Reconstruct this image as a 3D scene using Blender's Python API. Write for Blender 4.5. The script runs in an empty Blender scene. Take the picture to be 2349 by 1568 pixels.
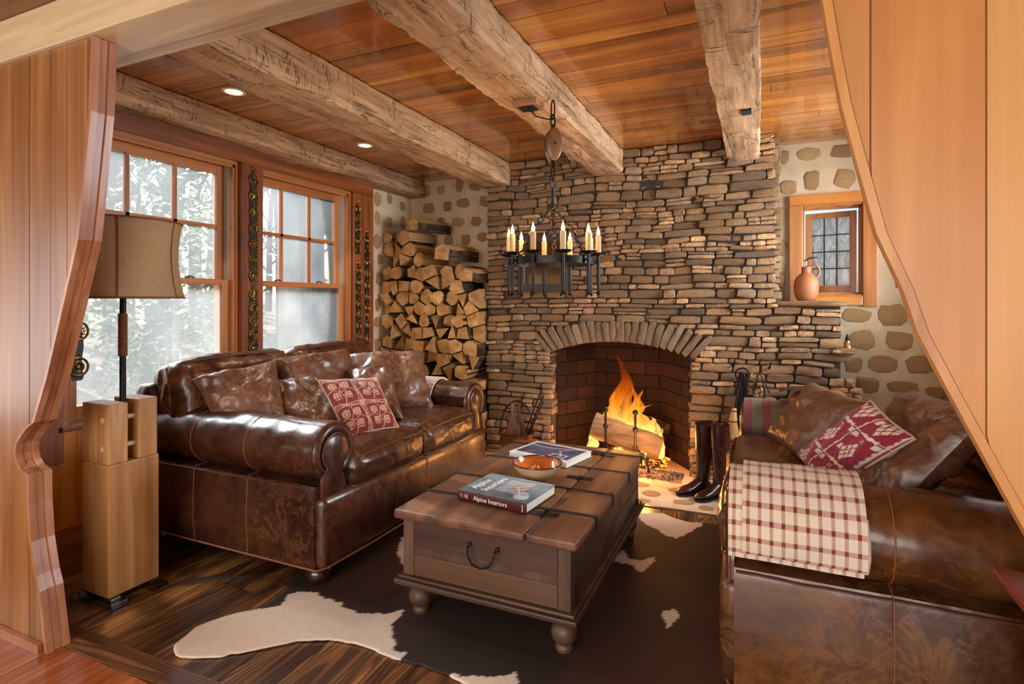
import bpy, bmesh, math, random
import numpy as np
from mathutils import Vector, Matrix, noise
rnd = random.Random(7)
sc = bpy.context.scene
# ---------------------------------------------------------------- camera, sky, sun, large lights, exposure
FPX, CAMH, YAW = 1271.0, 1.30, math.radians(24)
cam = bpy.data.objects.new('camera', bpy.data.cameras.new('camera'))
sc.collection.objects.link(cam)
cam.location = (0, 0, CAMH)
cam.rotation_euler = (math.radians(90), 0, YAW)
cam.data.sensor_width = 36.0
cam.data.lens = 36.0 * FPX / 2349.0
cam.data.shift_y = -(1568 / 2 - 690.0) / 2349.0
cam.data.clip_start = 0.05
cam.data.clip_end = 500
sc.camera = cam
sc.view_settings.view_transform = 'Standard'
sc.view_settings.look = 'None'
sc.view_settings.gamma = 1.0
sc.view_settings.use_curve_mapping = False
sc.view_settings.exposure = 0.60

world = bpy.data.worlds.new('sky')
sc.world = world
world.use_nodes = True
wn = world.node_tree.nodes
wl = world.node_tree.links
sky = wn.new('ShaderNodeTexSky')
sky.sky_type = 'NISHITA'
sky.sun_disc = False
sky.sun_elevation = math.radians(28)
sky.sun_rotation = math.radians(-70)
sky.air_density = 1.0
sky.dust_density = 2.5
bg = wn['Background']
wl.new(sky.outputs[0], bg.inputs[0])
bg.inputs[1].default_value = 0.17

def light(name, kind, loc, energy, col, size=None, size_y=None, aim=None, radius=None, spread=None):
    d = bpy.data.lights.new(name, kind)
    o = bpy.data.objects.new(name, d)
    sc.collection.objects.link(o)
    o.location = loc
    d.energy = energy
    d.color = col
    if kind == 'AREA':
        d.shape = 'RECTANGLE'
        d.size = size
        d.size_y = size_y or size
        if spread: d.spread = spread
    if kind == 'POINT' and radius: d.shadow_soft_size = radius
    if aim is not None:
        v = Vector(aim) - Vector(loc)
        o.rotation_euler = v.to_track_quat('-Z', 'Y').to_euler()
    return o
sun = light('sun', 'SUN', (-8, 5, 6), 5.0, (1.0, 0.86, 0.68), aim=(-8 + 0.80, 5 - 0.22, 6 - 0.50))
sun.data.angle = math.radians(1.0)
# daylight arriving through the two sash windows, the window on the other side and the glazed side of the next room; then two fill lamps added there
light('window_daylight', 'AREA', (-6.6, 3.4, 5.2), 1350, (0.90, 0.95, 1.0), 5.0, 2.6, aim=(-3.17, 2.7, 1.5))
light('side_window_daylight', 'AREA', (1.44, 3.6, 1.62), 105, (0.93, 0.96, 1.0), 1.3, 1.1, aim=(-1, 3.7, 1.4))
light('next_room_daylight', 'AREA', (-0.6, -2.6, 1.25), 100, (1.0, 0.95, 0.88), 4.4, 1.6, aim=(-0.9, 3, 1.35))
light('next_room_side_fill', 'AREA', (-4.30, 0.1, 1.25), 22, (0.97, 0.97, 1.0), 1.8, 1.3, aim=(-1.0, 0.6, 1.6))  # added fill to brighten the header; the wall behind it has no window
light('next_room_top_fill', 'AREA', (-1.2, -0.7, 2.34), 14, (1.0, 0.86, 0.68), 1.6, 1.2, aim=(-1.2, -0.7, 0))  # added unseen fill lamp, no fixture on that ceiling

# ---------------------------------------------------------------- helpers
def wloc(o):
    v = Vector((0, 0, 0))
    while o is not None:
        v = v + o.location
        o = o.parent
    return v
def tag(o, label, cat, group=None, kind=None):
    if label: o['label'] = label
    if cat: o['category'] = cat
    if group: o['group'] = group
    if kind: o['kind'] = kind
    return o
def thing(name, label, cat, loc=(0, 0, 0), group=None, kind=None):
    o = bpy.data.objects.new(name, None)
    o.empty_display_size = 0.05
    sc.collection.objects.link(o)
    o.location = loc
    return tag(o, label, cat, group, kind)
def struct(name, loc=(0, 0, 0)):
    o = bpy.data.objects.new(name, None)
    sc.collection.objects.link(o)
    o.location = loc
    o['kind'] = 'structure'
    return o

class MB:
    def __init__(s): s.v = []; s.f = []; s.mi = []; s.col = None; s.uv = None
    def add(s, vs, fs, mi=0):
        b = len(s.v)
        s.v.extend([tuple(v) for v in vs])
        for f in fs:
            s.f.append(tuple(i + b for i in f)); s.mi.append(mi)
        return s
    def box(s, x0, y0, z0, x1, y1, z1, mi=0):
        if x0 > x1: x0, x1 = x1, x0
        if y0 > y1: y0, y1 = y1, y0
        if z0 > z1: z0, z1 = z1, z0
        v = [(x0, y0, z0), (x1, y0, z0), (x1, y1, z0), (x0, y1, z0), (x0, y0, z1), (x1, y0, z1), (x1, y1, z1), (x0, y1, z1)]
        return s.add(v, [(0, 3, 2, 1), (4, 5, 6, 7), (0, 1, 5, 4), (1, 2, 6, 5), (2, 3, 7, 6), (3, 0, 4, 7)], mi)
    def hexa(s, v, mi=0):
        return s.add(v, [(0, 3, 2, 1), (4, 5, 6, 7), (0, 1, 5, 4), (1, 2, 6, 5), (2, 3, 7, 6), (3, 0, 4, 7)], mi)
    def tube(s, pts, r, n=8, closed=False, mi=0, cap=True):
        pts = [Vector(p) for p in pts]
        m = len(pts)
        rs = r if isinstance(r, (list, tuple)) else [r] * m
        vs = []; fs = []
        up = None
        for i, p in enumerate(pts):
            if closed: t = pts[(i + 1) % m] - pts[i - 1]
            else: t = pts[min(i + 1, m - 1)] - pts[max(i - 1, 0)]
            if t.length < 1e-9: t = Vector((0, 0, 1))
            t.normalize()
            if up is None:
                a = Vector((0, 0, 1)) if abs(t.z) < 0.9 else Vector((1, 0, 0))
                up = (a - t * a.dot(t)).normalized()
            else:
                up = up - t * up.dot(t)
                if up.length < 1e-6: up = t.orthogonal()
                up.normalize()
            w = t.cross(up)
            for k in range(n):
                a = 2 * math.pi * k / n
                vs.append(p + (up * math.cos(a) + w * math.sin(a)) * rs[i])
        for i in range(m if closed else m - 1):
            j = (i + 1) % m
            for k in range(n):
                k2 = (k + 1) % n
                fs.append((i * n + k, i * n + k2, j * n + k2, j * n + k))
        if not closed and cap:
            fs.append(tuple(range(n - 1, -1, -1)))
            fs.append(tuple((m - 1) * n + k for k in range(n)))
        return s.add(vs, fs, mi)
    def lathe(s, prof, n=24, c=(0, 0, 0), ax=None, mi=0, cap=True):
        # prof: (radius, height); ax: optional 3x3 matrix columns x,y,axis
        c = Vector(c)
        A = ax if ax is not None else Matrix.Identity(3)
        vs = []; fs = []
        for r, h in prof:
            for k in range(n):
                a = 2 * math.pi * k / n
                vs.append(c + A @ Vector((r * math.cos(a), r * math.sin(a), h)))
        for i in range(len(prof) - 1):
            for k in range(n):
                k2 = (k + 1) % n
                fs.append((i * n + k, i * n + k2, (i + 1) * n + k2, (i + 1) * n + k))
        if cap and prof[0][0] > 1e-5: fs.append(tuple(range(n - 1, -1, -1)))
        if cap and prof[-1][0] > 1e-5: fs.append(tuple((len(prof) - 1) * n + k for k in range(n)))
        return s.add(vs, fs, mi)
    def sphere(s, c, r, n=12, sq=(1, 1, 1), mi=0):
        m = n // 2
        vs = [(c[0], c[1], c[2] - r * sq[2])]; fs = []
        for i in range(1, m):
            th = math.pi * i / m
            for k in range(n):
                a = 2 * math.pi * k / n
                vs.append((c[0] + r * sq[0] * math.sin(th) * math.cos(a), c[1] + r * sq[1] * math.sin(th) * math.sin(a), c[2] - r * sq[2] * math.cos(th)))
        vs.append((c[0], c[1], c[2] + r * sq[2]))
        for k in range(n):
            k2 = (k + 1) % n
            fs.append((0, 1 + k2, 1 + k))
            for i in range(m - 2):
                a = 1 + i * n; b = a + n
                fs.append((a + k, a + k2, b + k2, b + k))
            a = 1 + (m - 2) * n
            fs.append((a + k, a + k2, len(vs) - 1))
        return s.add(vs, fs, mi)
    def prism(s, poly, y0, y1, fn=None, mi=0, mi_end=None):
        # poly: list of (a, b) counter-clockwise; fn maps (a, b, y) -> xyz ; default x=a, z=b
        fn = fn or (lambda a, b, y: (a, y, b))
        n = len(poly)
        vs = [fn(a, b, y0) for a, b in poly] + [fn(a, b, y1) for a, b in poly]
        fs = [tuple(range(n)), tuple(range(2 * n - 1, n - 1, -1))]
        sd = [(i, i + n, (i + 1) % n + n, (i + 1) % n) for i in range(n)]
        b = len(s.v)
        s.add(vs, fs, mi if mi_end is None else mi_end)
        for f in sd:
            s.f.append(tuple(i + b for i in f)); s.mi.append(mi)
        return s
    def grid(s, nu, nv, fn, mi=0, flip=False):
        vs = [fn(i / nu, j / nv) for j in range(nv + 1) for i in range(nu + 1)]
        fs = []
        for j in range(nv):
            for i in range(nu):
                a = j * (nu + 1) + i
                q = (a, a + 1, a + nu + 2, a + nu + 1)
                fs.append(q[::-1] if flip else q)
        return s.add(vs, fs, mi)
    def loft(s, rings, mi=0, cap=True):
        n = len(rings[0]); vs = [p for r in rings for p in r]; fs = []
        for i in range(len(rings) - 1):
            for k in range(n):
                k2 = (k + 1) % n
                fs.append((i * n + k, i * n + k2, (i + 1) * n + k2, (i + 1) * n + k))
        if cap:
            fs.append(tuple(range(n - 1, -1, -1)))
            fs.append(tuple((len(rings) - 1) * n + k for k in range(n)))
        return s.add(vs, fs, mi)
    def xf(s, M):
        s.v = [tuple(M @ Vector(v)) for v in s.v]
        return s
    def out(s, name, mat, parent=None, smooth=False, bevel=0, angle=40, label=None, cat=None, group=None, kind=None, loc=None, fix=False, sub=0):
        me = bpy.data.meshes.new(name)
        off = Vector(loc) if loc is not None else Vector((0, 0, 0))
        base = wloc(parent) if parent is not None else Vector((0, 0, 0))
        o = bpy.data.objects.new(name, me)
        if loc is not None: o.location = off - base
        ref = off if loc is not None else base
        me.from_pydata([(v[0] - ref.x, v[1] - ref.y, v[2] - ref.z) for v in s.v], [], s.f)
        mats = mat if isinstance(mat, (list, tuple)) else [mat]
        for m in mats: me.materials.append(m)
        if len(mats) > 1: me.polygons.foreach_set('material_index', s.mi)
        if s.uv is not None:
            l = me.uv_layers.new(name='UVMap')
            idx = np.empty(len(me.loops), dtype=np.int32); me.loops.foreach_get('vertex_index', idx)
            l.data.foreach_set('uv', np.asarray(s.uv, dtype=np.float32)[idx].ravel())
        if s.col is not None:
            at = me.color_attributes.new('Col', 'FLOAT_COLOR', 'POINT')
            c = np.ones((len(s.v), 4), dtype=np.float32); c[:, :3] = np.asarray(s.col)
            at.data.foreach_set('color', c.ravel())
        me.validate()
        if fix:
            bm = bmesh.new(); bm.from_mesh(me); bmesh.ops.recalc_face_normals(bm, faces=bm.faces); bm.to_mesh(me); bm.free()
        me.update()
        if smooth:
            me.polygons.foreach_set('use_smooth', [True] * len(me.polygons))
            me.set_sharp_from_angle(angle=math.radians(angle))
        sc.collection.objects.link(o)
        if parent is not None: o.parent = parent
        if bevel:
            b = o.modifiers.new('bevel', 'BEVEL'); b.width = bevel; b.segments = 2; b.limit_method = 'ANGLE'; b.angle_limit = math.radians(35)
        if sub:
            b = o.modifiers.new('sub', 'SUBSURF'); b.levels = sub; b.render_levels = sub
        tag(o, label, cat, group, kind)
        return o
def inst(src, name, parent, loc, rot=(0, 0, 0), scale=(1, 1, 1)):
    o = bpy.data.objects.new(name, src)
    sc.collection.objects.link(o)
    o.parent = parent
    o.location = Vector(loc) - (wloc(parent) if parent else Vector((0, 0, 0)))
    o.rotation_euler = rot
    o.scale = scale
    return o
def copy_tree(o, parent=None):
    c = o.copy(); sc.collection.objects.link(c); c.parent = parent
    for ch in list(o.children): copy_tree(ch, c)
    return c
def nz(x, y, z, s=1.0): return noise.noise(Vector((x * s, y * s, z * s)))
def fbm(x, y, z, s=1.0, o=3):
    t = 0; a = 1
    for i in range(o):
        t += a * noise.noise(Vector((x * s, y * s, z * s))); s *= 2.1; a *= 0.5
    return t
def rbox(x0, y0, z0, x1, y1, z1, r, n=8, bulge=(0, 0, 0), wr=0, ws=6, seed=0, pinch=0):
    """rounded box with bulging faces and optional wrinkles; returns verts, faces"""
    h = Vector(((x1 - x0) / 2, (y1 - y0) / 2, (z1 - z0) / 2)); c = Vector(((x0 + x1) / 2, (y0 + y1) / 2, (z0 + z1) / 2))
    r = min(r, min(h) * 0.999)
    def lin(hh):
        t = [-1, -1 + 0.35 * r / hh, -1 + r / hh]
        m = max(2, n)
        a = -1 + r / hh
        t += [a + (-2 * a) * i / m for i in range(1, m)]
        t += [1 - r / hh, 1 - 0.35 * r / hh, 1]
        return t
    vd = {}; vs = []; fs = []
    L = [lin(h.x), lin(h.y), lin(h.z)]
    def vid(p):
        k = tuple(round(q, 5) for q in p)
        if k in vd: return vd[k]
        q = Vector((p[0] * h.x, p[1] * h.y, p[2] * h.z))
        inn = Vector([max(-(h[i] - r), min(h[i] - r, q[i])) for i in range(3)])
        d = q - inn
        if d.length > 1e-9: d.normalize()
        pos = inn + d * r
        u, v, w = p
        f = [(1 - v * v) * (1 - w * w), (1 - u * u) * (1 - w * w), (1 - u * u) * (1 - v * v)]
        for i in range(3): pos[i] += (1 if p[i] > 0 else -1) * (abs(p[i]) ** 2) * bulge[i] * math.sqrt(max(f[i], 0))
        if pinch:
            k2 = abs(u * v) if abs(h.z) < min(h.x, h.y) else (abs(v * w) if h.x < min(h.y, h.z) else abs(u * w))
            pos += (pos.normalized() if pos.length else pos) * pinch * (k2 ** 6)
        if wr:
            g = pos + c
            t = fbm(g.x + seed, g.y + seed * 1.7, g.z, ws, 3)
            t2 = 1 - abs(nz(g.x * 1.5 + seed, g.y * 1.5, g.z * 1.5, ws * 1.4)) * 3
            pos += d * (t * wr + max(t2, 0) * wr * 0.8)
        vs.append(tuple(pos + c)); vd[k] = len(vs) - 1
        return vd[k]
    for ax in range(3):
        a, b = [(1, 2), (2, 0), (0, 1)][ax]
        for sg in (-1, 1):
            for i in range(len(L[a]) - 1):
                for j in range(len(L[b]) - 1):
                    q = []
                    for (ii, jj) in ((i, j), (i + 1, j), (i + 1, j + 1), (i, j + 1)):
                        p = [0, 0, 0]; p[ax] = sg; p[a] = L[a][ii]; p[b] = L[b][jj]
                        q.append(vid(p))
                    if sg < 0: q = q[::-1]
                    fs.append(tuple(q))
    return vs, fs

# ---------------------------------------------------------------- materials
def lin3(h):
    """sRGB hex string to linear"""
    h = h.lstrip('#')
    out = []
    for i in (0, 2, 4):
        c = int(h[i:i + 2], 16) / 255
        out.append(c / 12.92 if c < 0.04045 else ((c + 0.055) / 1.055) ** 2.4)
    return tuple(out) + (1,)
class NT:
    def __init__(s, name):
        s.m = bpy.data.materials.new(name); s.m.use_nodes = True
        s.n = s.m.node_tree.nodes; s.l = s.m.node_tree.links
        s.b = s.n['Principled BSDF']; s.o = s.n['Material Output']
    def new(s, t, **k):
        n = s.n.new('ShaderNode' + t)
        for a, v in k.items():
            if hasattr(n, a): setattr(n, a, v)
        return n
    def set(s, sock, v):
        if v is None: return
        if isinstance(v, bpy.types.NodeSocket): s.l.new(v, sock)
        else: sock.default_value = v
    def coord(s, scale=(1, 1, 1), rand=True, kind='Object', rot=(0, 0, 0)):
        tc = s.new('TexCoord'); mp = s.new('Mapping')
        v = tc.outputs[kind]
        if rand:
            oi = s.new('ObjectInfo'); ml = s.new('VectorMath', operation='SCALE')
            cb = s.new('CombineXYZ')
            s.l.new(oi.outputs['Random'], cb.inputs[0]); s.l.new(oi.outputs['Random'], cb.inputs[1]); s.l.new(oi.outputs['Random'], cb.inputs[2])
            s.l.new(cb.outputs[0], ml.inputs[0]); ml.inputs['Scale'].default_value = 37.3
            ad = s.new('VectorMath', operation='ADD')
            s.l.new(v, ad.inputs[0]); s.l.new(ml.outputs[0], ad.inputs[1]); v = ad.outputs[0]
        s.l.new(v, mp.inputs[0]); mp.inputs['Scale'].default_value = scale; mp.inputs['Rotation'].default_value = rot
        return mp.outputs[0]
    def noise(s, vec, scale=5, detail=6, rough=0.55, dist=0, out='Fac'):
        n = s.new('TexNoise'); s.l.new(vec, n.inputs['Vector'])
        n.inputs['Scale'].default_value = scale; n.inputs['Detail'].default_value = detail
        n.inputs['Roughness'].default_value = rough; n.inputs['Distortion'].default_value = dist
        return n.outputs[out]
    def ramp(s, fac, stops, interp='LINEAR'):
        r = s.new('ValToRGB'); r.color_ramp.interpolation = interp
        e = r.color_ramp.elements
        while len(e) < len(stops): e.new(0.5)
        for i, (p, c) in enumerate(stops):
            e[i].position = p; e[i].color = c if len(c) == 4 else tuple(c) + (1,)
        s.l.new(fac, r.inputs[0])
        return r.outputs[0]
    def mix(s, fac, a, b, mode='MIX'):
        m = s.new('Mix', data_type='RGBA', blend_type=mode)
        s.set(m.inputs[0], fac); s.set(m.inputs[6], a); s.set(m.inputs[7], b)
        return m.outputs[2]
    def math(s, op, a, b=None, clamp=False):
        m = s.new('Math', operation=op, use_clamp=clamp)
        s.set(m.inputs[0], a); s.set(m.inputs[1], b)
        return m.outputs[0]
    def bump(s, h, strength=0.3, dist=0.01, prev=None):
        b = s.new('Bump'); b.inputs['Strength'].default_value = strength; b.inputs['Distance'].default_value = dist
        s.l.new(h, b.inputs['Height'])
        if prev is not None: s.l.new(prev, b.inputs['Normal'])
        return b.outputs[0]
    def hsv(s, col, h=0.5, sa=1.0, v=1.0):
        n = s.new('HueSaturation'); s.set(n.inputs['Hue'], h); s.set(n.inputs['Saturation'], sa); s.set(n.inputs['Value'], v); s.set(n.inputs['Color'], col)
        return n.outputs[0]
    def rand(s):
        return s.new('ObjectInfo').outputs['Random']
    def island(s):
        return s.new('NewGeometry').outputs['Random Per Island']
    def rng(s, f, a, b, c=0.0, d=1.0):
        m = s.new('MapRange'); s.l.new(f, m.inputs[0])
        for i, v in zip((1, 2, 3, 4), (c, d, a, b)): m.inputs[i].default_value = v
        return m.outputs[0]
    def fin(s, col=None, rough=None, normal=None, metal=None, coat=None, coat_r=None, spec=None, sheen=None):
        I = s.b.inputs
        s.set(I['Base Color'], col); s.set(I['Roughness'], rough); s.set(I['Metallic'], metal); s.set(I['Normal'], normal)
        s.set(I['Coat Weight'], coat); s.set(I['Coat Roughness'], coat_r); s.set(I['Specular IOR Level'], spec); s.set(I['Sheen Weight'], sheen)
        if coat and coat > 0.6: I['Coat IOR'].default_value = 1.75
        return s.m

def wood(name, dark, mid, light_, axis=0, sc_=6.0, rough=0.45, coat=0.0, coat_r=0.12, var=0.35, bump=0.15, knots=0.0, streak=None, sat=1.0, contrast=1.0, lines=None):
    t = NT(name)
    S = [sc_, sc_, sc_]; S[axis] = sc_ * 0.07
    v = t.coord(tuple(S))
    S2 = [sc_ * 5, sc_ * 5, sc_ * 5]; S2[axis] = sc_ * 0.12
    v2 = t.coord(tuple(S2))
    a = t.noise(v, 1.0, 6, 0.6, 1.2)
    b = t.noise(v2, 1.0, 4, 0.6, 0.4)
    f = t.math('ADD', t.math('MULTIPLY', a, 0.72), t.math('MULTIPLY', b, 0.28))
    lo = 0.5 - 0.18 / contrast; hi = 0.5 + 0.16 / contrast
    col = t.ramp(f, [(lo, lin3(dark)), (0.5, lin3(mid)), (hi, lin3(light_))])
    if lines:
        SL = [lines[2]] * 3; SL[axis] = lines[2] * 0.085
        g = t.noise(t.coord(tuple(SL)), 1.0, 2, 0.45, 0.35)
        w = t.math('SINE', t.math('MULTIPLY', g, lines[0]))
        k = t.ramp(t.rng(w, 0, 1, -1, 1), [(0.25, (0, 0, 0)), (0.85, (1, 1, 1))])
        col = t.mix(t.math('MULTIPLY', k, lines[1]), col, lin3(dark))
    if knots:
        vo = t.new('TexVoronoi', feature='F1'); vo.inputs['Scale'].default_value = 1.0
        S3 = [sc_ * 0.9] * 3; S3[axis] = sc_ * 0.55
        t.l.new(t.coord(tuple(S3)), vo.inputs['Vector'])
        k = t.ramp(vo.outputs['Distance'], [(0.0, (1, 1, 1)), (knots * 0.6, (1, 1, 1)), (knots * 1.25, (0, 0, 0))])
        col = t.mix(t.math('MULTIPLY', k, 0.85), col, lin3(streak or dark))
    if streak:
        S4 = [sc_ * 1.3] * 3; S4[axis] = sc_ * 0.05
        st = t.noise(t.coord(tuple(S4)), 1.0, 5, 0.65, 0.8)
        k = t.ramp(st, [(0.56, (0, 0, 0)), (0.70, (1, 1, 1))])
        col = t.mix(t.math('MULTIPLY', k, 0.75), col, lin3(streak))
    r = t.rand()
    col = t.hsv(col, 0.5, sat, t.rng(r, 1 - var, 1 + var * 0.6))
    n = t.bump(f, bump, 0.004)
    t.fin(col, rough, n, coat=coat, coat_r=coat_r)
    return t.m
def plain(name, hexc, rough=0.5, metal=0.0, noise_amt=0.12, nscale=12, bump=0.0, coat=0.0, coat_r=0.1, sheen=0.0):
    t = NT(name)
    v = t.coord()
    f = t.noise(v, nscale, 5, 0.6)
    col = t.hsv(lin3(hexc), 0.5, 1.0, t.rng(f, 1 - noise_amt * 1.5, 1 + noise_amt * 1.5, 0.25, 0.75))
    n = t.bump(f, bump, 0.004) if bump else None
    t.fin(col, rough, n, metal, coat=coat, coat_r=coat_r, sheen=sheen)
    return t.m
def leather(name, dark, mid, light_, rough=0.30, scale=1.0, wear='#a5693c', wear_amt=0.26, bump=0.16):
    t = NT(name)
    v = t.coord()
    a = t.noise(v, 2.6 * scale, 7, 0.62, 0.6)
    b = t.noise(v, 11 * scale, 6, 0.6, 0.8)
    f = t.math('ADD', t.math('MULTIPLY', a, 0.68), t.math('MULTIPLY', b, 0.32))
    col = t.ramp(f, [(0.32, lin3(dark)), (0.50, lin3(mid)), (0.70, lin3(light_))])
    # pale creases where the hide has been pulled
    w = t.noise(v, 7.5 * scale, 7, 0.68, 0.9)
    ridge = t.math('ABSOLUTE', t.math('SUBTRACT', w, 0.5))
    k = t.ramp(ridge, [(0.0, (1, 1, 1)), (0.035, (0, 0, 0))])
    patch = t.ramp(t.noise(v, 2.0 * scale, 3, 0.5), [(0.45, (0, 0, 0)), (0.62, (1, 1, 1))])
    k = t.math('MULTIPLY', t.math('MULTIPLY', k, patch), wear_amt)
    col = t.mix(k, col, lin3(wear))
    wr = t.noise(v, 9 * scale, 3, 0.5, 1.0)
    g = t.noise(v, 90 * scale, 3, 0.6)
    n = t.bump(wr, bump, 0.012)
    n = t.bump(g, 0.12, 0.002, n)
    t.fin(col, t.rng(b, rough - 0.08, rough + 0.16, 0.3, 0.7), n, coat=0.25, coat_r=0.18)
    return t.m
def attrmat(name, rough=0.8, bump=0.2, bscale=120, sheen=0.2, nvar=0.15, stretch=(1, 1, 1)):
    t = NT(name)
    a = t.new('Attribute'); a.attribute_name = 'Col'
    v = t.coord(stretch, rand=False)
    f = t.noise(v, bscale, 3, 0.6)
    col = t.hsv(a.outputs['Color'], 0.5, 1.0, t.rng(f, 1 - nvar, 1 + nvar, 0.3, 0.7))
    t.fin(col, rough, t.bump(f, bump, 0.002), sheen=sheen)
    return t.m

def stone_mat(name, cols, mott='#3c3026', bump=0.5, var=0.28, nscale=9, soot_and_shade=False):
    t = NT(name)
    v = t.coord()
    r = t.math('FRACT', t.math('ADD', t.rand(), t.island()))
    base = t.ramp(r, [(i / (len(cols) - 1), lin3(c)) for i, c in enumerate(cols)])
    a = t.noise(v, nscale, 7, 0.65, 0.3)
    k = t.ramp(a, [(0.40, (0, 0, 0)), (0.68, (1, 1, 1))])
    col = t.mix(t.math('MULTIPLY', k, 0.55), base, lin3(mott))
    b = t.noise(v, nscale * 6, 5, 0.65)
    col = t.hsv(col, 0.5, 1.0, t.rng(b, 0.72, 1.28, 0.3, 0.7))
    r2 = t.math('FRACT', t.math('MULTIPLY', r, 7.31))
    col = t.hsv(col, 0.5, 1.0, t.rng(r2, 1 - var, 1 + var))
    n = t.bump(t.math('ADD', a, t.math('MULTIPLY', b, 0.5)), min(bump * 1.5, 1), 0.02)
    t.fin(col, 0.85, n, spec=0.25)
    return t.m

M = {}
M['ceil'] = wood('varnished_ceiling_pine', '#7a4214', '#b56e2a', '#d39544', 0, 3.4, 0.26, 0.7, 0.07, 0.20, 0.06, streak='#4a220b', contrast=1.1, lines=(60, 0.22, 4))
M['floor'] = wood('heart_pine_floor', '#301b0f', '#7a4e2c', '#b58248', 1, 7.0, 0.34, 0.20, 0.18, 0.25, 0.15, streak='#1d100a', contrast=1.15, lines=(170, 0.75, 4.5))
M['floor_x'] = wood('heart_pine_threshold', '#2e1b10', '#74492a', '#a37242', 0, 7.0, 0.34, 0.20, 0.18, 0.25, 0.15, streak='#1d100a', lines=(170, 0.65, 5))
M['floor2'] = wood('orange_pine_floor', '#6e3212', '#a5562a', '#c67a42', 1, 6.0, 0.30, 0.4, 0.15, 0.2, 0.1, streak='#5b2b12', lines=(120, 0.4, 5))
M['pier'] = wood('pine_board_wall', '#6e4018', '#98622f', '#b37e48', 2, 4.0, 0.42, 0.12, 0.2, 0.20, 0.08, knots=0.09, streak='#6a3519', lines=(70, 0.25, 4))
M['pier_r'] = wood('pale_pine_board', '#a5632b', '#c08344', '#d09a5c', 2, 3.0, 0.42, 0.12, 0.2, 0.05, 0.08, knots=0.07, streak='#8a4c22', lines=(55, 0.28, 3))
M['pier_edge'] = wood('pine_edge', '#7c4326', '#a56844', '#bf8a68', 2, 6.0, 0.4, 0.2, 0.2, 0.12, 0.08)
M['header'] = wood('sawn_header_beam', '#b8966a', '#d8bb90', '#e6d0aa', 0, 5.0, 0.40, 0.3, 0.2, 0.08, 0.15, streak='#8b683f', lines=(50, 0.2, 4))
M['casing'] = wood('stained_casing', '#5d2c10', '#8a4820', '#a86030', 2, 8.0, 0.40, 0.2, 0.2, 0.16, 0.2, streak='#47200c')
M['casing_y'] = wood('stained_casing_header', '#5d2c10', '#8a4a20', '#a66030', 1, 8.0, 0.40, 0.2, 0.2, 0.12, 0.25, streak='#47200c')
M['frame'] = wood('fir_window_frame', '#8f5228', '#b87440', '#d09058', 2, 7.0, 0.35, 0.25, 0.15, 0.14, 0.06)
M['frame_y'] = wood('fir_window_rail', '#8f5228', '#b87440', '#d09058', 1, 7.0, 0.35, 0.25, 0.15, 0.14, 0.06)
M['frame_x'] = wood('fir_small_window', '#b86c2c', '#cf8640', '#dd9d58', 0, 7.0, 0.35, 0.25, 0.15, 0.08, 0.06)
M['wain'] = wood('orange_wainscot', '#b05c18', '#e08a34', '#eba050', 2, 4.0, 0.4, 0.2, 0.2, 0.1, 0.06)
M['base_r'] = wood('rough_baseboard', '#7a3c26', '#a5593c', '#bd7658', 1, 9.0, 0.6, 0.0, 0.2, 0.1, 0.5, streak='#5c2c1a')
M['mortar'] = plain('pale_mortar', '#cfb898', 0.95, 0, 0.14, 5, 0.5)
M['mortar_dark'] = plain('dark_joint_mortar', '#382e26', 0.95, 0, 0.2, 12, 0.4)
M['firelog'] = wood('scorched_log', '#4a3c2e', '#85705a', '#a48d70', 0, 9.0, 0.85, 0, 0.2, 0.05, 0.8, streak='#2a201a')
M['stone'] = stone_mat('ledge_fieldstone', ['#b08a64', '#c49a70', '#9a7c62', '#cfa274', '#b38e6a', '#8e7258', '#c69768', '#b89674'], '#6a5440', 0.6)
M['arch'] = stone_mat('arch_stone', ['#ac9072', '#b49676', '#9f8266', '#bc9874'], '#6a5644', 0.6, 0.15)
M['wstone'] = stone_mat('wall_fieldstone', ['#d0a876', '#bd9468', '#d6b07e', '#b48c64', '#d8b07a'], '#a8855a', 0.5, 0.08)
M['hstone'] = stone_mat('hearth_stone', ['#7d6c5c', '#94826e', '#a08c78'], '#5c4c3e', 0.3, 0.12)
M['firebrick'] = stone_mat('sooty_firebrick', ['#2c1a13', '#3a2118', '#241610', '#432619'], '#15100d', 0.4, 0.2)
M['soot_and_shade'] = plain('soot_and_shade', '#14100d', 0.95, 0, 0.2, 9, 0.3)  # near-black: real soot in the firebox, painted shade in the mortise
M['iron'] = plain('black_iron', '#2a2523', 0.42, 0.75, 0.25, 20, 0.25)
M['iron_m'] = plain('matt_black_iron', '#1c1a19', 0.55, 0.4, 0.25, 20, 0.25)
M['brass'] = plain('old_brass', '#a88b50', 0.34, 1.0, 0.25, 30, 0.2)
M['strap'] = plain('black_strap_leather', '#17140f', 0.5, 0, 0.2, 20, 0.2)
M['leather'] = leather('distressed_brown_leather', '#1f0f09', '#3c2014', '#583120', 0.26)
M['leather2'] = leather('caramel_brown_leather', '#25130a', '#4c2b16', '#784a22', 0.26, 1.0, '#a87038', 0.28)
M['pleather'] = leather('crackled_pillow_leather', '#43271a', '#66402d', '#865c45', 0.36, 1.5, '#b08468', 0.55, 0.3)
M['leather_w'] = leather('creased_cushion_leather', '#24120b', '#472818', '#6a3d26', 0.26, 1.3, '#a5693c', 0.45, 0.55)
M['leather_w2'] = leather('creased_caramel_leather', '#2a160b', '#56321a', '#865627', 0.26, 1.3, '#b57a42', 0.45, 0.55)
M['piping'] = plain('leather_piping', '#5a3220', 0.4, 0, 0.2, 20, 0.1)
M['stitch'] = plain('tan_stitching', '#8a5530', 0.6)
M['foot'] = plain('dark_turned_foot', '#2a1710', 0.22, 0, 0.2, 8, 0, 0.5)
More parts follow.
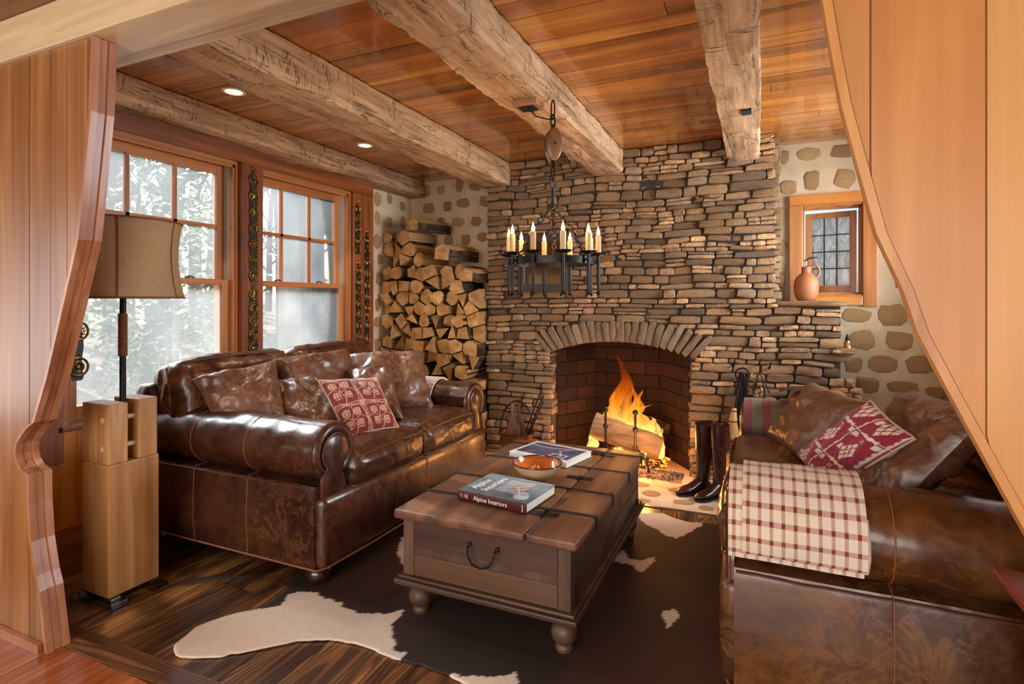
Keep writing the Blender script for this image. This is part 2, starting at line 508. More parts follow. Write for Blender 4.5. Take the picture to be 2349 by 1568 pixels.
M['trunk'] = wood('worn_trunk_wood', '#24150e', '#4a2f1f', '#65442c', 0, 5.0, 0.50, 0.12, 0.3, 0.01, 0.3, streak='#2e1a10')
M['trunk_y'] = wood('worn_trunk_top', '#3c2316', '#684028', '#875a38', 1, 4.0, 0.48, 0.15, 0.3, 0.10, 0.3, streak='#3c2416')
M['trunk_z'] = wood('worn_trunk_post', '#2c1c13', '#4e3626', '#6c4e38', 2, 6.0, 0.5, 0.1, 0.3, 0.08, 0.3)
M['lampblock'] = wood('maple_lamp_block', '#8c5c32', '#b07c4a', '#c89a68', 2, 6.0, 0.5, 0.05, 0.3, 0.05, 0.2, lines=(60, 0.35, 5))
M['lampsplit'] = wood('pale_dowel', '#b08a5c', '#cda878', '#dcc094', 0, 6.0, 0.5, 0.0, 0.3, 0.06, 0.1)
M['flesh'] = plain('pale_split_wood', '#d6ab74', 0.8, 0, 0.10, 30, 0.2)
M['terracotta'] = plain('terracotta', '#a3653c', 0.55, 0, 0.10, 6, 0.05)
M['white'] = plain('white_enamel', '#efece6', 0.3, 0, 0.02)
M['paper'] = plain('page_paper', '#e6dfd2', 0.8, 0, 0.05, 60)
M['red'] = wood('red_painted_wood', '#6e2c20', '#8b3c2c', '#9d4c3a', 1, 5.0, 0.4, 0.3, 0.2, 0.05, 0.06)
def beam_mat():
    t = NT('hewn_barn_beam')
    v = t.coord((8, 0.9, 8), rand=True)
    v2 = t.coord((34, 2.6, 34)); v3 = t.coord((6, 5.0, 6))
    a = t.noise(v, 1, 6, 0.62, 0.8); b = t.noise(v2, 1, 5, 0.65, 0.5)
    f = t.math('ADD', t.math('MULTIPLY', a, 0.55), t.math('MULTIPLY', b, 0.45))
    col = t.ramp(f, [(0.34, lin3('#6e5238')), (0.48, lin3('#b08a66')), (0.62, lin3('#d0aa84'))])
    # along-grain checks and cross-cut adze nicks
    c1 = t.math('ABSOLUTE', t.math('SUBTRACT', t.noise(t.coord((11, 0.7, 11)), 1, 5, 0.6, 1.2), 0.5))
    k1 = t.ramp(c1, [(0.0, (1, 1, 1)), (0.012, (0, 0, 0))])
    gate = t.ramp(t.noise(v3, 0.7, 2), [(0.46, (0, 0, 0)), (0.55, (1, 1, 1))])
    k1 = t.math('MULTIPLY', k1, gate)
    vo = t.new('TexVoronoi', feature='DISTANCE_TO_EDGE'); vo.inputs['Scale'].default_value = 1.0; vo.inputs['Randomness'].default_value = 0.8
    t.l.new(t.coord((4.5, 9.5, 4.5)), vo.inputs['Vector'])
    k2 = t.ramp(vo.outputs['Distance'], [(0.0, (1, 1, 1)), (0.022, (0, 0, 0))])
    gate2 = t.ramp(t.noise(t.coord((5, 5, 5)), 1.3, 2), [(0.50, (0, 0, 0)), (0.60, (1, 1, 1))])
    k2 = t.math('MULTIPLY', k2, gate2)
    c3 = t.math('ABSOLUTE', t.math('SUBTRACT', t.noise(t.coord((4.5, 26, 4.5)), 1, 3, 0.5, 0.6), 0.5))
    k3 = t.ramp(c3, [(0.0, (1, 1, 1)), (0.018, (0, 0, 0))])
    g3 = t.ramp(t.noise(t.coord((9, 7, 9)), 1.0, 2), [(0.50, (0, 0, 0)), (0.58, (1, 1, 1))])
    k = t.math('MAXIMUM', k1, t.math('MAXIMUM', t.math('MULTIPLY', k2, 0.0), t.math('MULTIPLY', k3, g3)))
    col = t.mix(t.math('MULTIPLY', k, 0.85), col, lin3('#2e2219'))
    n = t.bump(t.math('SUBTRACT', f, t.math('MULTIPLY', k, 0.8)), 0.6, 0.012)
    t.fin(col, 0.8, n, spec=0.2)
    return t.m
M['beam'] = beam_mat()

def endgrain():
    t = NT('cut_log_end')
    v = t.coord((1, 1, 1), rand=False)
    w = t.new('TexWave', wave_type='RINGS', rings_direction='Y')
    w.inputs['Scale'].default_value = 24; w.inputs['Distortion'].default_value = 1.2; w.inputs['Detail'].default_value = 2
    t.l.new(v, w.inputs['Vector'])
    vr = t.coord()
    a = t.noise(vr, 14, 6, 0.6)
    col = t.ramp(a, [(0.3, lin3('#a8743f')), (0.5, lin3('#cf9c62')), (0.7, lin3('#e2b984'))])
    col = t.mix(t.math('MULTIPLY', w.outputs['Fac'], 0.22), col, lin3('#a9773f'))
    c1 = t.math('ABSOLUTE', t.math('SUBTRACT', t.noise(t.coord((9, 1, 30)), 1, 4, 0.6, 1.0), 0.5))
    k = t.ramp(c1, [(0.0, (1, 1, 1)), (0.010, (0, 0, 0))])
    col = t.mix(t.math('MULTIPLY', k, 0.55), col, lin3('#6b4526'))
    col = t.hsv(col, 0.5, 1.0, t.rng(t.rand(), 0.78, 1.08))
    t.fin(col, 0.85, t.bump(a, 0.3, 0.004), spec=0.2)
    return t.m
M['logend'] = endgrain()
M['logsplit'] = wood('split_log_face', '#7a5230', '#a87a4a', '#c89c68', 1, 8, 0.85, 0, 0.2, 0.15, 0.6, streak='#6e4a2a')
def bark():
    t = NT('log_bark')
    v = t.coord((26, 5, 26)); a = t.noise(v, 1, 7, 0.7, 0.6)
    col = t.ramp(a, [(0.35, lin3('#241a13')), (0.52, lin3('#4d3c2c')), (0.68, lin3('#776049'))])
    t.fin(col, 0.95, t.bump(a, 1.0, 0.02), spec=0.1)
    return t.m
M['bark'] = bark()

def glass_mat(name, veil, tint='#e8eef2', rough=0.0, bumpy=0):
    """real pane: clear, with a veil for dust and the milky outdoor haze mixed in, so the light outside shows through it"""
    t = NT(name)
    t.n.remove(t.b)
    tr = t.new('BsdfTransparent'); tr.inputs[0].default_value = lin3('#f4f7f8')
    tl = t.new('BsdfTranslucent'); tl.inputs[0].default_value = lin3(tint)
    gl = t.new('BsdfGlossy'); gl.inputs['Roughness'].default_value = 0.03
    m1 = t.new('MixShader'); m2 = t.new('MixShader')
    v = t.coord((1, 1, 1), rand=False)
    f = t.noise(v, 1.6, 3, 0.5)
    fr = t.new('Fresnel'); fr.inputs[0].default_value = 1.35
    t.set(m1.inputs[0], t.rng(f, veil * 0.7, veil * 1.3, 0.3, 0.7))
    t.l.new(tr.outputs[0], m1.inputs[1]); t.l.new(tl.outputs[0], m1.inputs[2])
    t.l.new(fr.outputs[0], m2.inputs[0]); t.l.new(m1.outputs[0], m2.inputs[1]); t.l.new(gl.outputs[0], m2.inputs[2])
    if bumpy:
        n = t.bump(t.noise(t.coord((30, 30, 9), rand=False), 1, 3, 0.5, 1.5), 1.0, 0.02)
        t.l.new(n, gl.inputs['Normal'])
    t.l.new(m2.outputs[0], t.o.inputs[0])
    return t.m
M['glass'] = glass_mat('window_glass', 0.08)
M['glass_low'] = glass_mat('screened_window_glass', 0.11)
def obscure():
    t = NT('rippled_leaded_glass')
    t.n.remove(t.b)
    tl = t.new('BsdfTranslucent'); rf = t.new('BsdfRefraction'); rf.inputs['IOR'].default_value = 1.15; rf.inputs['Roughness'].default_value = 0.12
    v = t.coord((34, 34, 10), rand=False)
    a = t.noise(v, 1, 3, 0.5, 2.0)
    tl.inputs[0].default_value = lin3('#e4e6e4')
    t.l.new(t.ramp(a, [(0.4, lin3('#d2d0ca')), (0.6, lin3('#ffffff'))]), tl.inputs[0])
    t.l.new(t.bump(a, 1.0, 0.02), rf.inputs['Normal'])
    m = t.new('MixShader'); m.inputs[0].default_value = 0.7
    t.l.new(rf.outputs[0], m.inputs[1]); t.l.new(tl.outputs[0], m.inputs[2]); t.l.new(m.outputs[0], t.o.inputs[0])
    return t.m
M['obscure'] = obscure()
def emis(name, col, strength, base='#ffffff'):
    t = NT(name); t.fin(lin3(base), 0.4)
    t.b.inputs['Emission Color'].default_value = lin3(col); t.b.inputs['Emission Strength'].default_value = strength
    return t.m
M['bulb'] = emis('lit_candle_bulb', '#ff9a3c', 2.6)
M['downlight'] = emis('lit_downlight', '#ffb870', 1.1)
def flame_mat():
    t = NT('flame')
    t.n.remove(t.b)
    tc = t.new('TexCoord'); sp = t.new('SeparateXYZ'); t.l.new(tc.outputs['Object'], sp.inputs[0])
    h = t.rng(sp.outputs['Z'], 0, 1, 0.02, 0.52)
    nn = t.noise(t.coord((16, 16, 5), rand=False), 1, 4, 0.6, 1.5)
    h2 = t.math('ADD', h, t.math('MULTIPLY', t.math('SUBTRACT', nn, 0.5), 0.9))
    col = t.ramp(h2, [(0.0, lin3('#ffd070')), (0.35, lin3('#ff9a2c')), (0.7, lin3('#f36a10')), (1.0, lin3('#a8360a'))])
    em = t.new('Emission'); t.l.new(col, em.inputs[0])
    t.set(em.inputs[1], t.rng(h2, 1.5, 0.6))
    tr = t.new('BsdfTransparent')
    lw = t.new('LayerWeight'); lw.inputs[0].default_value = 0.35
    fac = t.math('MULTIPLY', t.math('SUBTRACT', 1.0, lw.outputs['Facing']), t.rng(nn, 0.05, 0.9, 0.36, 0.62), True)
    fac = t.math('MULTIPLY', fac, t.rng(h, 1.0, 0.45))
    m = t.new('MixShader'); t.l.new(fac, m.inputs[0]); t.l.new(tr.outputs[0], m.inputs[1]); t.l.new(em.outputs[0], m.inputs[2])
    t.l.new(m.outputs[0], t.o.inputs[0])
    return t.m
M['flame'] = flame_mat()
def ember_mat():
    t = NT('glowing_embers')
    v = t.coord((1, 1, 1), rand=False)
    a = t.noise(v, 26, 5, 0.65)
    t.fin(t.ramp(a, [(0.4, lin3('#15100d')), (0.6, lin3('#6b5a4c'))]), 0.95, t.bump(a, 0.8, 0.02))
    k = t.ramp(a, [(0.50, (0, 0, 0)), (0.60, (1.0, 0.16, 0.01)), (0.74, (1.0, 0.45, 0.06))])
    t.l.new(k, t.b.inputs['Emission Color']); t.b.inputs['Emission Strength'].default_value = 4.0
    return t.m
M['ember'] = ember_mat()
def ash_mat():
    t = NT('grey_ash')
    v = t.coord((1, 1, 1), rand=False); a = t.noise(v, 40, 5, 0.7)
    t.fin(t.ramp(a, [(0.4, lin3('#2c2018')), (0.55, lin3('#8c7462')), (0.7, lin3('#b89a82'))]), 0.95, t.bump(a, 0.8, 0.02))
    return t.m
M['ash'] = ash_mat()
def shade_mat():
    t = NT('linen_shade')
    v = t.coord((1, 1, 1), rand=False); a = t.noise(v, 160, 3, 0.6)
    c = t.ramp(a, [(0.3, lin3('#bfa07c')), (0.7, lin3('#d8bd98'))])
    t.fin(c, 0.85, t.bump(a, 0.15, 0.002))
    tl = t.new('BsdfTranslucent'); t.l.new(c, tl.inputs[0])
    m = t.new('MixShader'); m.inputs[0].default_value = 0.4
    t.l.new(t.b.outputs[0], m.inputs[1]); t.l.new(tl.outputs[0], m.inputs[2]); t.l.new(m.outputs[0], t.o.inputs[0])
    return t.m
M['shade'] = shade_mat()
def plaid(name, base, line, n=(11, 11), w=0.16, dark=None):
    t = NT(name)
    tc = t.new('TexCoord'); sp = t.new('SeparateXYZ'); t.l.new(tc.outputs['UV'], sp.inputs[0])
    def band(o, k):
        f = t.math('FRACT', t.math('MULTIPLY', o, k))
        d = t.math('ABSOLUTE', t.math('SUBTRACT', f, 0.5))
        return t.ramp(d, [(w * 0.5, (1, 1, 1)), (w * 0.5 + 0.05, (0, 0, 0))])
    a = band(sp.outputs['X'], n[0]); b = band(sp.outputs['Y'], n[1])
    v = t.coord((1, 1, 1), rand=False); nn = t.noise(v, 220, 2, 0.6)
    s = t.math('MULTIPLY', t.math('ADD', a, b), 0.5)
    k = t.math('MULTIPLY', s, t.rng(nn, 0.75, 1.2))
    col = t.mix(k, lin3(base), lin3(line))
    t.fin(col, 0.95, t.bump(nn, 0.4, 0.003), sheen=0.3)
    return t.m
M['plaid'] = plaid('cream_red_windowpane_wool', '#e3d0b8', '#7d1420', (11, 12), 0.26)
M['plaid2'] = plaid('cream_red_small_check', '#d9c0aa', '#8c2c30', (14, 14), 0.2)
def knit():
    t = NT('striped_knit_throw')
    tc = t.new('TexCoord'); sp = t.new('SeparateXYZ'); t.l.new(tc.outputs['UV'], sp.inputs[0])
    f = t.math('FRACT', t.math('MULTIPLY', sp.outputs['X'], 2.4))
    st = t.ramp(f, [(0.0, lin3('#733c3c')), (0.42, lin3('#733c3c')), (0.46, lin3('#776b50')), (0.95, lin3('#776b50')), (1.0, lin3('#733c3c'))])
    ck = t.new('TexChecker'); ck.inputs['Scale'].default_value = 44; ck.inputs[1].default_value = (1, 1, 1, 1); ck.inputs[2].default_value = (0.25, 0.25, 0.22, 1)
    t.l.new(tc.outputs['UV'], ck.inputs[0])
    g = t.math('GREATER_THAN', f, 0.44)
    col = t.mix(t.math('MULTIPLY', g, 0.7), st, t.mix(1.0, st, ck.outputs[0], 'MULTIPLY'))
    t.fin(col, 0.95, t.bump(ck.outputs[1], 0.3, 0.003), sheen=0.05)
    return t.m
M['knit'] = knit()
M['hide'] = attrmat('cowhide', 0.75, 0.10, 90, 0.0, 0.08, (1, 0.4, 1))
M['woven'] = attrmat('woven_coverlet_cloth', 0.95, 0.3, 260, 0.25, 0.12)
M['wovenback'] = plain('cream_pillow_back', '#b5a081', 0.95, 0, 0.08, 80, 0.2)
M['printed'] = attrmat('printed_cover', 0.25, 0.0, 60, 0.0, 0.02)
M['bookred'] = plain('maroon_book_spine', '#4a1a16', 0.35, 0, 0.05)
M['bookwhite'] = plain('white_book_cover', '#dcd8d2', 0.4, 0, 0.03)
M['ink'] = plain('white_lettering', '#e9e6e0', 0.5, 0, 0.0)
M['inkd'] = plain('dark_brush_line', '#3a1c12', 0.4, 0, 0.0)
def mirror():
    t = NT('old_mirror'); t.fin(lin3('#b9b2a4'), 0.09, None, 1.0); return t.m
M['mirror'] = mirror()
M['mirframe'] = plain('dark_mirror_frame', '#3d3029', 0.5, 0, 0.15, 10)
M['copper'] = plain('copper_pail', '#7a3d20', 0.30, 0.85, 0.2, 12, 0.1)
M['bootl'] = leather('oxblood_boot_leather', '#1c0b08', '#35160f', '#562a1c', 0.22, 1.0, '#7a4030', 0.3)
M['straw'] = wood('broom_corn', '#9a6c38', '#c99a5c', '#dfb87c', 2, 20, 0.8, 0, 0.2, 0.05, 0.5)
M['candle'] = wood('dripped_candle_sleeve', '#96744a', '#c4a676', '#d8c096', 2, 30, 0.5, 0, 0.2, 0.08, 0.3)
M['rope'] = plain('wound_cord', '#7a4a26', 0.8, 0, 0.2, 60, 0.4)
M['pulley'] = wood('pulley_wood', '#3a2416', '#66442a', '#8a6040', 2, 10, 0.4, 0.2, 0.2, 0.1, 0.2)
M['oak'] = wood('reddish_oak_block', '#7a4a32', '#98684c', '#a87c5e', 0, 9, 0.5, 0, 0.2, 0.05, 0.1)
M['bowl_in'] = plain('orange_glaze', '#c4682a', 0.10, 0, 0.12, 9, 0, 0.8)
M['bowl_out'] = plain('buff_glaze', '#b59274', 0.25, 0, 0.25, 9, 0, 0.4)
M['bowl_rim'] = plain('brown_glaze', '#5a2416', 0.10, 0, 0.2, 20, 0, 0.8)
M['tan'] = plain('tan_saddle_leather', '#8a4a22', 0.35, 0, 0.2, 8, 0.1, 0.2)
M['olive'] = plain('olive_webbing', '#6e6650', 0.9, 0, 0.2, 50, 0.2)
M['pewter'] = plain('pewter', '#8f8d88', 0.3, 1.0, 0.1, 10)
M['alu'] = plain('white_window_track', '#c9c6bc', 0.5, 0, 0.05)
M['paddle'] = wood('dark_walnut_paddle', '#3a1c16', '#6a3a30', '#8c5c50', 2, 8, 0.25, 0.5, 0.12, 0.05, 0.05)
M['nextceil'] = wood('next_room_ceiling', '#5c3c22', '#84603a', '#a07c50', 0, 4, 0.6, 0, 0.2, 0.1, 0.1)
M['plaster'] = plain('warm_plaster', '#cfae86', 0.9, 0, 0.05, 3)
M['cord'] = plain('black_flex', '#151312', 0.5)
M['ground'] = plain('leaf_litter', '#8a7866', 0.95, 0, 0.35, 0.9, 0.6)
M['trunkb'] = plain('grey_tree_bark', '#857a70', 0.95, 0, 0.3, 3, 0.5)
M['holly'] = plain('holly_leaf', '#5c6a44', 0.35, 0, 0.4, 1.5)
M['conifer'] = plain('blue_conifer', '#4c6660', 0.8, 0, 0.3, 3)
M['railfence'] = plain('weathered_fence', '#8c8274', 0.9, 0, 0.2, 2)

# ================================================================ THE ROOM
XL, XR, YB, YC, H = -3.17, 1.25, 4.64, 4.28, 2.47
YP = 1.24                                      # plane of the opening the room is seen through
# ---- floor: boards along the room, one threshold board across, orange boards in the next room
fl = struct('floor')
MB().box(-4.4, -3.0, -0.08, 2.6, 4.9, -0.022).out('subfloor', M['soot_and_shade'], fl)
def boards(parent, name, x0, x1, y0, y1, z0, z1, w, mat, axis, gap=0.0025, cuts=2, bev=0.0, jit=0.0015, tri=None):
    """separate boards filling a rectangle, running along axis (0 = x, 1 = y)"""
    a0, a1 = (x0, x1) if axis == 1 else (y0, y1)
    l0, l1 = (y0, y1) if axis == 1 else (x0, x1)
    a = a0
    while a < a1 - 0.01:
        ww = min(w * rnd.uniform(0.85, 1.15), a1 - a)
        if a1 - a - ww < w * 0.4: ww = a1 - a
        c = sorted(rnd.uniform(l0 + 0.4, l1 - 0.4) for _ in range(cuts)) if l1 - l0 > 1.2 else []
        c = [l0] + [v for i, v in enumerate(c) if i == 0 or v - c[i - 1] > 0.5] + [l1]
        for s, e in zip(c, c[1:]):
            dz = rnd.uniform(-jit, jit)
            b = MB()
            if axis == 1: bx = (a + gap / 2, s + gap / 2, a + ww - gap / 2, e - gap / 2)
            else: bx = (s + gap / 2, a + gap / 2, e - gap / 2, a + ww - gap / 2)
            b.box(bx[0], bx[1], z0 + (dz if z1 > z0 and bev < 0 else 0), bx[2], bx[3], z1 + (dz if bev >= 0 else 0))
            b.out(name, mat, parent, loc=((bx[0] + bx[2]) / 2, (bx[1] + bx[3]) / 2, z0))
        a += ww
boards(fl, 'plank', XL, XR, 1.32, 3.565, -0.022, 0.0, 0.19, M['floor'], 1, cuts=1)
boards(fl, 'threshold_board', -3.0, 1.6, 1.22, 1.32, -0.022, 0.001, 0.10, M['floor_x'], 0, cuts=1)
boards(fl, 'plank', -4.0, 2.2, -2.9, 1.22, -0.022, 0.0, 0.15, M['floor2'], 1, cuts=1)
# ---- ceiling of varnished boards running across the room
ce = struct('ceiling', (0, 0, H))
boards(ce, 'plank', XL - 0.02, XR + 0.02, 1.36, YB + 0.02, H + 0.02, H, 0.125, M['ceil'], 0, gap=0.003, cuts=1, bev=0, jit=0.001)
MB().box(-3.4, 1.3, H + 0.024, 1.5, 4.9, H + 0.12).out('ceiling_deck', M['soot_and_shade'], ce)
# next room's ceiling, walls and their window openings
nc = struct('ceiling_next_room', (0, 0, 2.38))
MB().box(-4.4, -2.9, 2.38, 2.6, 1.36, 2.5).out('ceiling_slab', M['nextceil'], nc)
nw = struct('wall_next_room')
MB().box(-4.4, -2.98, 0, -3.0, -2.86, 2.38).box(1.8, -2.98, 0, 2.6, -2.86, 2.38).box(-3.0, -2.98, 0, 1.8, -2.86, 0.5).box(-3.0, -2.98, 2.15, 1.8, -2.86, 2.38).out('wall_panel', M['plaster'], nw)
MB().box(-4.44, -2.9, 0, -4.36, 1.36, 2.38).box(2.4, -2.9, 0, 2.5, 1.3, 2.38).out('wall_panel', M['plaster'], nw)

# ---- left wall with two sash windows
wl_ = struct('wall_left', (XL, 0, 0))
W = [(1.61, 2.63), (2.72, 3.74)]; WZ0, WZ1 = 0.68, 2.22
mb = MB()
x0, x1 = XL - 0.22, XL
mb.box(x0, 1.30, 0, x1, W[0][0], H); mb.box(x0, W[0][1], 0, x1, W[1][0], H); mb.box(x0, W[1][1], 0, x1, YB + 0.2, H)
mb.box(x0, W[0][0], 0, x1, W[1][1], WZ0); mb.box(x0, W[0][0], WZ1, x1, W[1][1], H)
mb.out('wall_core', M['mortar'], wl_)
# wainscot boards under the windows
y = 1.32
while y < 4.0:
    w_ = rnd.uniform(0.16, 0.2); e = min(y + w_, 4.0)
    MB().box(XL, y + 0.001, 0.17, XL + 0.014, e - 0.001, WZ0 - 0.01).out('wainscot_board', M['wain'], wl_, loc=(XL, y, 0.17))
    y += w_
bl = struct('baseboard_left', (XL, 0, 0)); MB().box(XL, 1.33, 0, XL + 0.03, 4.0, 0.175).out('board', M['base_r'], bl, bevel=0.004)
tr = struct('trim_1', (XL, 2.7, 2.3)); MB().box(XL, 1.40, 2.222, XL + 0.04, 4.0, 2.33).out('header_board', M['casing_y'], tr, bevel=0.004)
for i, (a, b, z0, xx) in enumerate([(1.46, 1.60, 0.5, 0.04), (2.628, 2.795, 0.2, 0.045), (3.745, 3.868, 0.2, 0.035), (3.870, 4.0, 0.2, 0.04)]):
    tr = struct('trim_%d' % (i + 2), (XL, (a + b) / 2, 1.4))
    MB().box(XL, a, z0, XL + xx, b, 2.221).out('casing_board', M['casing'], tr, bevel=0.003)
tr = struct('trim_6', (XL, 2.7, 0.68)); MB().box(XL - 0.1, 1.58, 0.655, XL + 0.06, 3.76, 0.682).out('window_sill_board', M['casing_y'], tr, bevel=0.006)
def sash_window(n, y0, y1):
    w = struct('window_%d' % n, (XL - 0.1, (y0 + y1) / 2, WZ0))
    X = XL
    # jamb lining with stepped stops and pale balance track
    for a, s in ((y0, 1), (y1, -1)):
        MB().box(X - 0.2, a, WZ0, X + 0.005, a + s * 0.022, WZ1).out('jamb', M['frame'], w)
        MB().box(X - 0.035, a + s * 0.022, WZ0, X - 0.005, a + s * 0.036, WZ1).out('inner_stop', M['frame'], w)
        MB().box(X - 0.15, a + s * 0.022, WZ0 + 0.02, X - 0.036, a + s * 0.030, WZ1 - 0.02).out('balance_track', M['alu'], w)
        MB().box(X - 0.088, a + s * 0.022, WZ0, X - 0.082, a + s * 0.038, WZ1).out('parting_bead', M['alu'], w)
    MB().box(X - 0.2, y0 + 0.022, WZ1 - 0.022, X + 0.005, y1 - 0.022, WZ1).out('head_jamb', M['frame_y'], w)
    MB().box(X - 0.035, y0 + 0.022, WZ1 - 0.036, X - 0.005, y1 - 0.022, WZ1 - 0.022).out('head_stop', M['frame_y'], w)
    a, b = y0 + 0.036, y1 - 0.036
    def sash(nm, xa, xb, z0, z1, rail_b, rail_t, st, gl):
        s = MB(); s.box(xa, a, z0, xb, a + st, z1); s.box(xa, b - st, z0, xb, b, z1)
        p = s.out('sash_stiles', M['frame'], w, bevel=0.002)
        s = MB(); s.box(xa, a + st, z0, xb, b - st, z0 + rail_b); s.box(xa, a + st, z1 - rail_t, xb, b - st, z1)
        s.out('sash_rails', M['frame_y'], w, bevel=0.002)
        xm = (xa + xb) / 2
        return (a + st, b - st, z0 + rail_b, z1 - rail_t, xm)
    g = sash('upper', X - 0.125, X - 0.088, 1.415, WZ1 - 0.022, 0.03, 0.06, 0.052, 0)
    ya, yb, za, zb, xm = g
    ty = [ya, ya + (yb - ya) / 3, ya + 2 * (yb - ya) / 3, yb]; tz = [za, (za + zb) / 2, zb]
    for yy in ty[1:3]: MB().box(xm - 0.014, yy - 0.011, za, xm + 0.014, yy + 0.011, zb).out('muntin', M['frame'], w)
    MB().box(xm - 0.014, ya, tz[1] - 0.011, xm + 0.014, yb, tz[1] + 0.011).out('muntin', M['frame_y'], w)
    for i in range(3):
        for j in range(2):
            MB().box(xm - 0.002, ty[i] + (0.011 if i else 0), tz[j] + (0.011 if j else 0), xm + 0.002, ty[i + 1] - (0.011 if i < 2 else 0), tz[j + 1] - (0.011 if j < 1 else 0)).out('pane', M['glass'], w)
    ya, yb, za, zb, xm = sash('lower', X - 0.080, X - 0.040, WZ0 + 0.005, 1.440, 0.07, 0.035, 0.05, 0)
    MB().box(xm - 0.002, ya, za, xm + 0.002, yb, zb).out('pane', M['glass_low'], w)
    for yy in (y0 + 0.3, y1 - 0.3):
        k = MB(); k.tube([(X - 0.060, yy - 0.03, 1.446), (X - 0.056, yy, 1.455), (X - 0.060, yy + 0.03, 1.446)], 0.006, 8); k.lathe([(0.012, 0), (0.012, 0.008), (0.006, 0.012), (0, 0.012)], 12, (X - 0.06, yy, 1.440))
        k.out('sash_lock', M['pewter'], w, smooth=True)
sash_window(1, *W[0]); sash_window(2, *W[1])

# ---- far wall (behind the chimney) and its small window, right wall, closing pieces
wb = struct('wall_back', (-1, YB, 0))
SW = (0.285, 0.690, 1.335, 2.005)
m_ = MB(); y0, y1 = YB, YB + 0.22
m_.box(XL - 0.2, y0, 0, -1.70, y1, H); m_.box(-0.36, y0, 0, SW[0], y1, H); m_.box(-1.70, y0, 1.56, -0.36, y1, H); m_.box(SW[1], y0, 0, XR + 0.2, y1, H); m_.box(SW[0], y0, 0, SW[1], y1, SW[2]); m_.box(SW[0], y0, SW[3], SW[1], y1, H)
m_.out('wall_core', M['mortar'], wb)
wr_ = struct('wall_right', (XR, 0, 0))
m_ = MB(); RW = (2.9, 4.3, 1.15, 2.15)
m_.box(XR, 1.30, 0, XR + 0.18, RW[0], H); m_.box(XR, RW[1], 0, XR + 0.18, YB + 0.2, H); m_.box(XR, RW[0], 0, XR + 0.18, RW[1], RW[2]); m_.box(XR, RW[0], RW[3], XR + 0.18, RW[1], H)
m_.out('wall_core', M['mortar'], wr_)
wn3 = struct('window_3', (XR, 3.6, RW[2]))
for yy in (RW[0], 3.58, RW[1] - 0.05): MB().box(XR + 0.02, yy, RW[2], XR + 0.09, yy + 0.05, RW[3]).out('stile', M['frame'], wn3)
for zz in (RW[2], RW[3] - 0.05): MB().box(XR + 0.02, RW[0] + 0.05, zz, XR + 0.09, RW[1] - 0.05, zz + 0.05).out('rail', M['frame_y'], wn3)
MB().box(XR + 0.05, RW[0] + 0.05, RW[2] + 0.05, XR + 0.054, 3.58, RW[3] - 0.05).out('pane', M['glass'], wn3)
MB().box(XR + 0.05, 3.63, RW[2] + 0.05, XR + 0.054, RW[1] - 0.05, RW[3] - 0.05).out('pane', M['glass'], wn3)
RIGHT_STONES = [(0.64, 1.195, 0.19, 0.11), (0.86, 1.20, 0.19, 0.17), (0.68, 1.02, 0.165, 0.155), (0.895, 1.02, 0.185, 0.15), (1.10, 1.04, 0.16, 0.15), (1.10, 1.20, 0.16, 0.12), (0.80, 0.855, 0.19, 0.13), (1.02, 0.86, 0.18, 0.14), (0.625, 0.84, 0.12, 0.12), (0.34, 2.385, 0.17, 0.10), (0.57, 2.385, 0.19, 0.11), (0.79, 2.38, 0.18, 0.11), (0.36, 2.19, 0.11, 0.16), (0.57, 2.185, 0.14, 0.16), (0.78, 2.18, 0.15, 0.15), (0.205, 2.15, 0.12, 0.12), (0.165, 2.38, 0.10, 0.11), (0.16, 1.93, 0.07, 0.15), (0.16, 1.70, 0.07, 0.14), (0.155, 1.46, 0.06, 0.14)]
# embedded fieldstones, flush-pointed: each its own slightly proud lump
def blob(rx, rz, d, seed, n=11):
    r_ = random.Random(seed); pts = []
    for k in range(n):
        a = 2 * math.pi * k / n + r_.uniform(-0.12, 0.12)
        c, s = math.cos(a), math.sin(a)
        q = (abs(c) ** 3.2 + abs(s) ** 3.2) ** (-1 / 3.2) * r_.uniform(0.84, 1.06)
        pts.append((c * q * rx, s * q * rz))
    vs = [(x * 1.0, 0, z * 1.0) for x, z in pts] + [(x * 0.93, -d * 0.75, z * 0.92) for x, z in pts] + [(x * 0.62, -d * r_.uniform(0.9, 1.1), z * 0.6) for x, z in pts]
    fs = []
    for L in (0, n):
        for k in range(n):
            k2 = (k + 1) % n; fs.append((L + k, L + k2, L + n + k2, L + n + k))
    fs.append(tuple(range(2 * n, 3 * n)))
    return vs, fs
blob_m = []
for i in range(10):
    v, f = blob(0.5, 0.5, 1.0, 100 + i)
    me = MB().add(v, f); o = me.out('tmp', M['wstone'], None, smooth=True, angle=60); d_ = o.data; bpy.data.objects.remove(o); d_.name = 'embedded_stone'
    blob_m.append(d_)
def embed(parent, items, mp):
    for (a, z, w, h) in items:
        loc, rot = mp(a, z)
        inst(rnd.choice(blob_m), 'stone', parent, loc, (rot[0], rot[1] + 0, rot[2]), (w, 0.012, h))
bk = lambda a, z: ((a, YB + 0.004, z), (0, rnd.uniform(-0.08, 0.08), 0))
items = []
def scatter(x0, x1, z0, z1, w, h, px, pz, seed, skip=None):
    r_ = random.Random(seed); z = z0 + pz / 2; row = 0
    while z < z1:
        x = x0 + (0.5 if row % 2 else 0.15) * px
        while x < x1 - 0.03:
            ww = w * r_.uniform(0.6, 1.2); hh = h * r_.uniform(0.7, 1.25); xx = x + r_.uniform(-0.02, 0.02); zz = z + r_.uniform(-0.02, 0.02)
            if not (skip and skip(xx, zz, ww, hh)): items.append((xx, zz, ww, hh))
            x += px * r_.uniform(0.9, 1.1)
        z += pz * r_.uniform(0.92, 1.08); row += 1
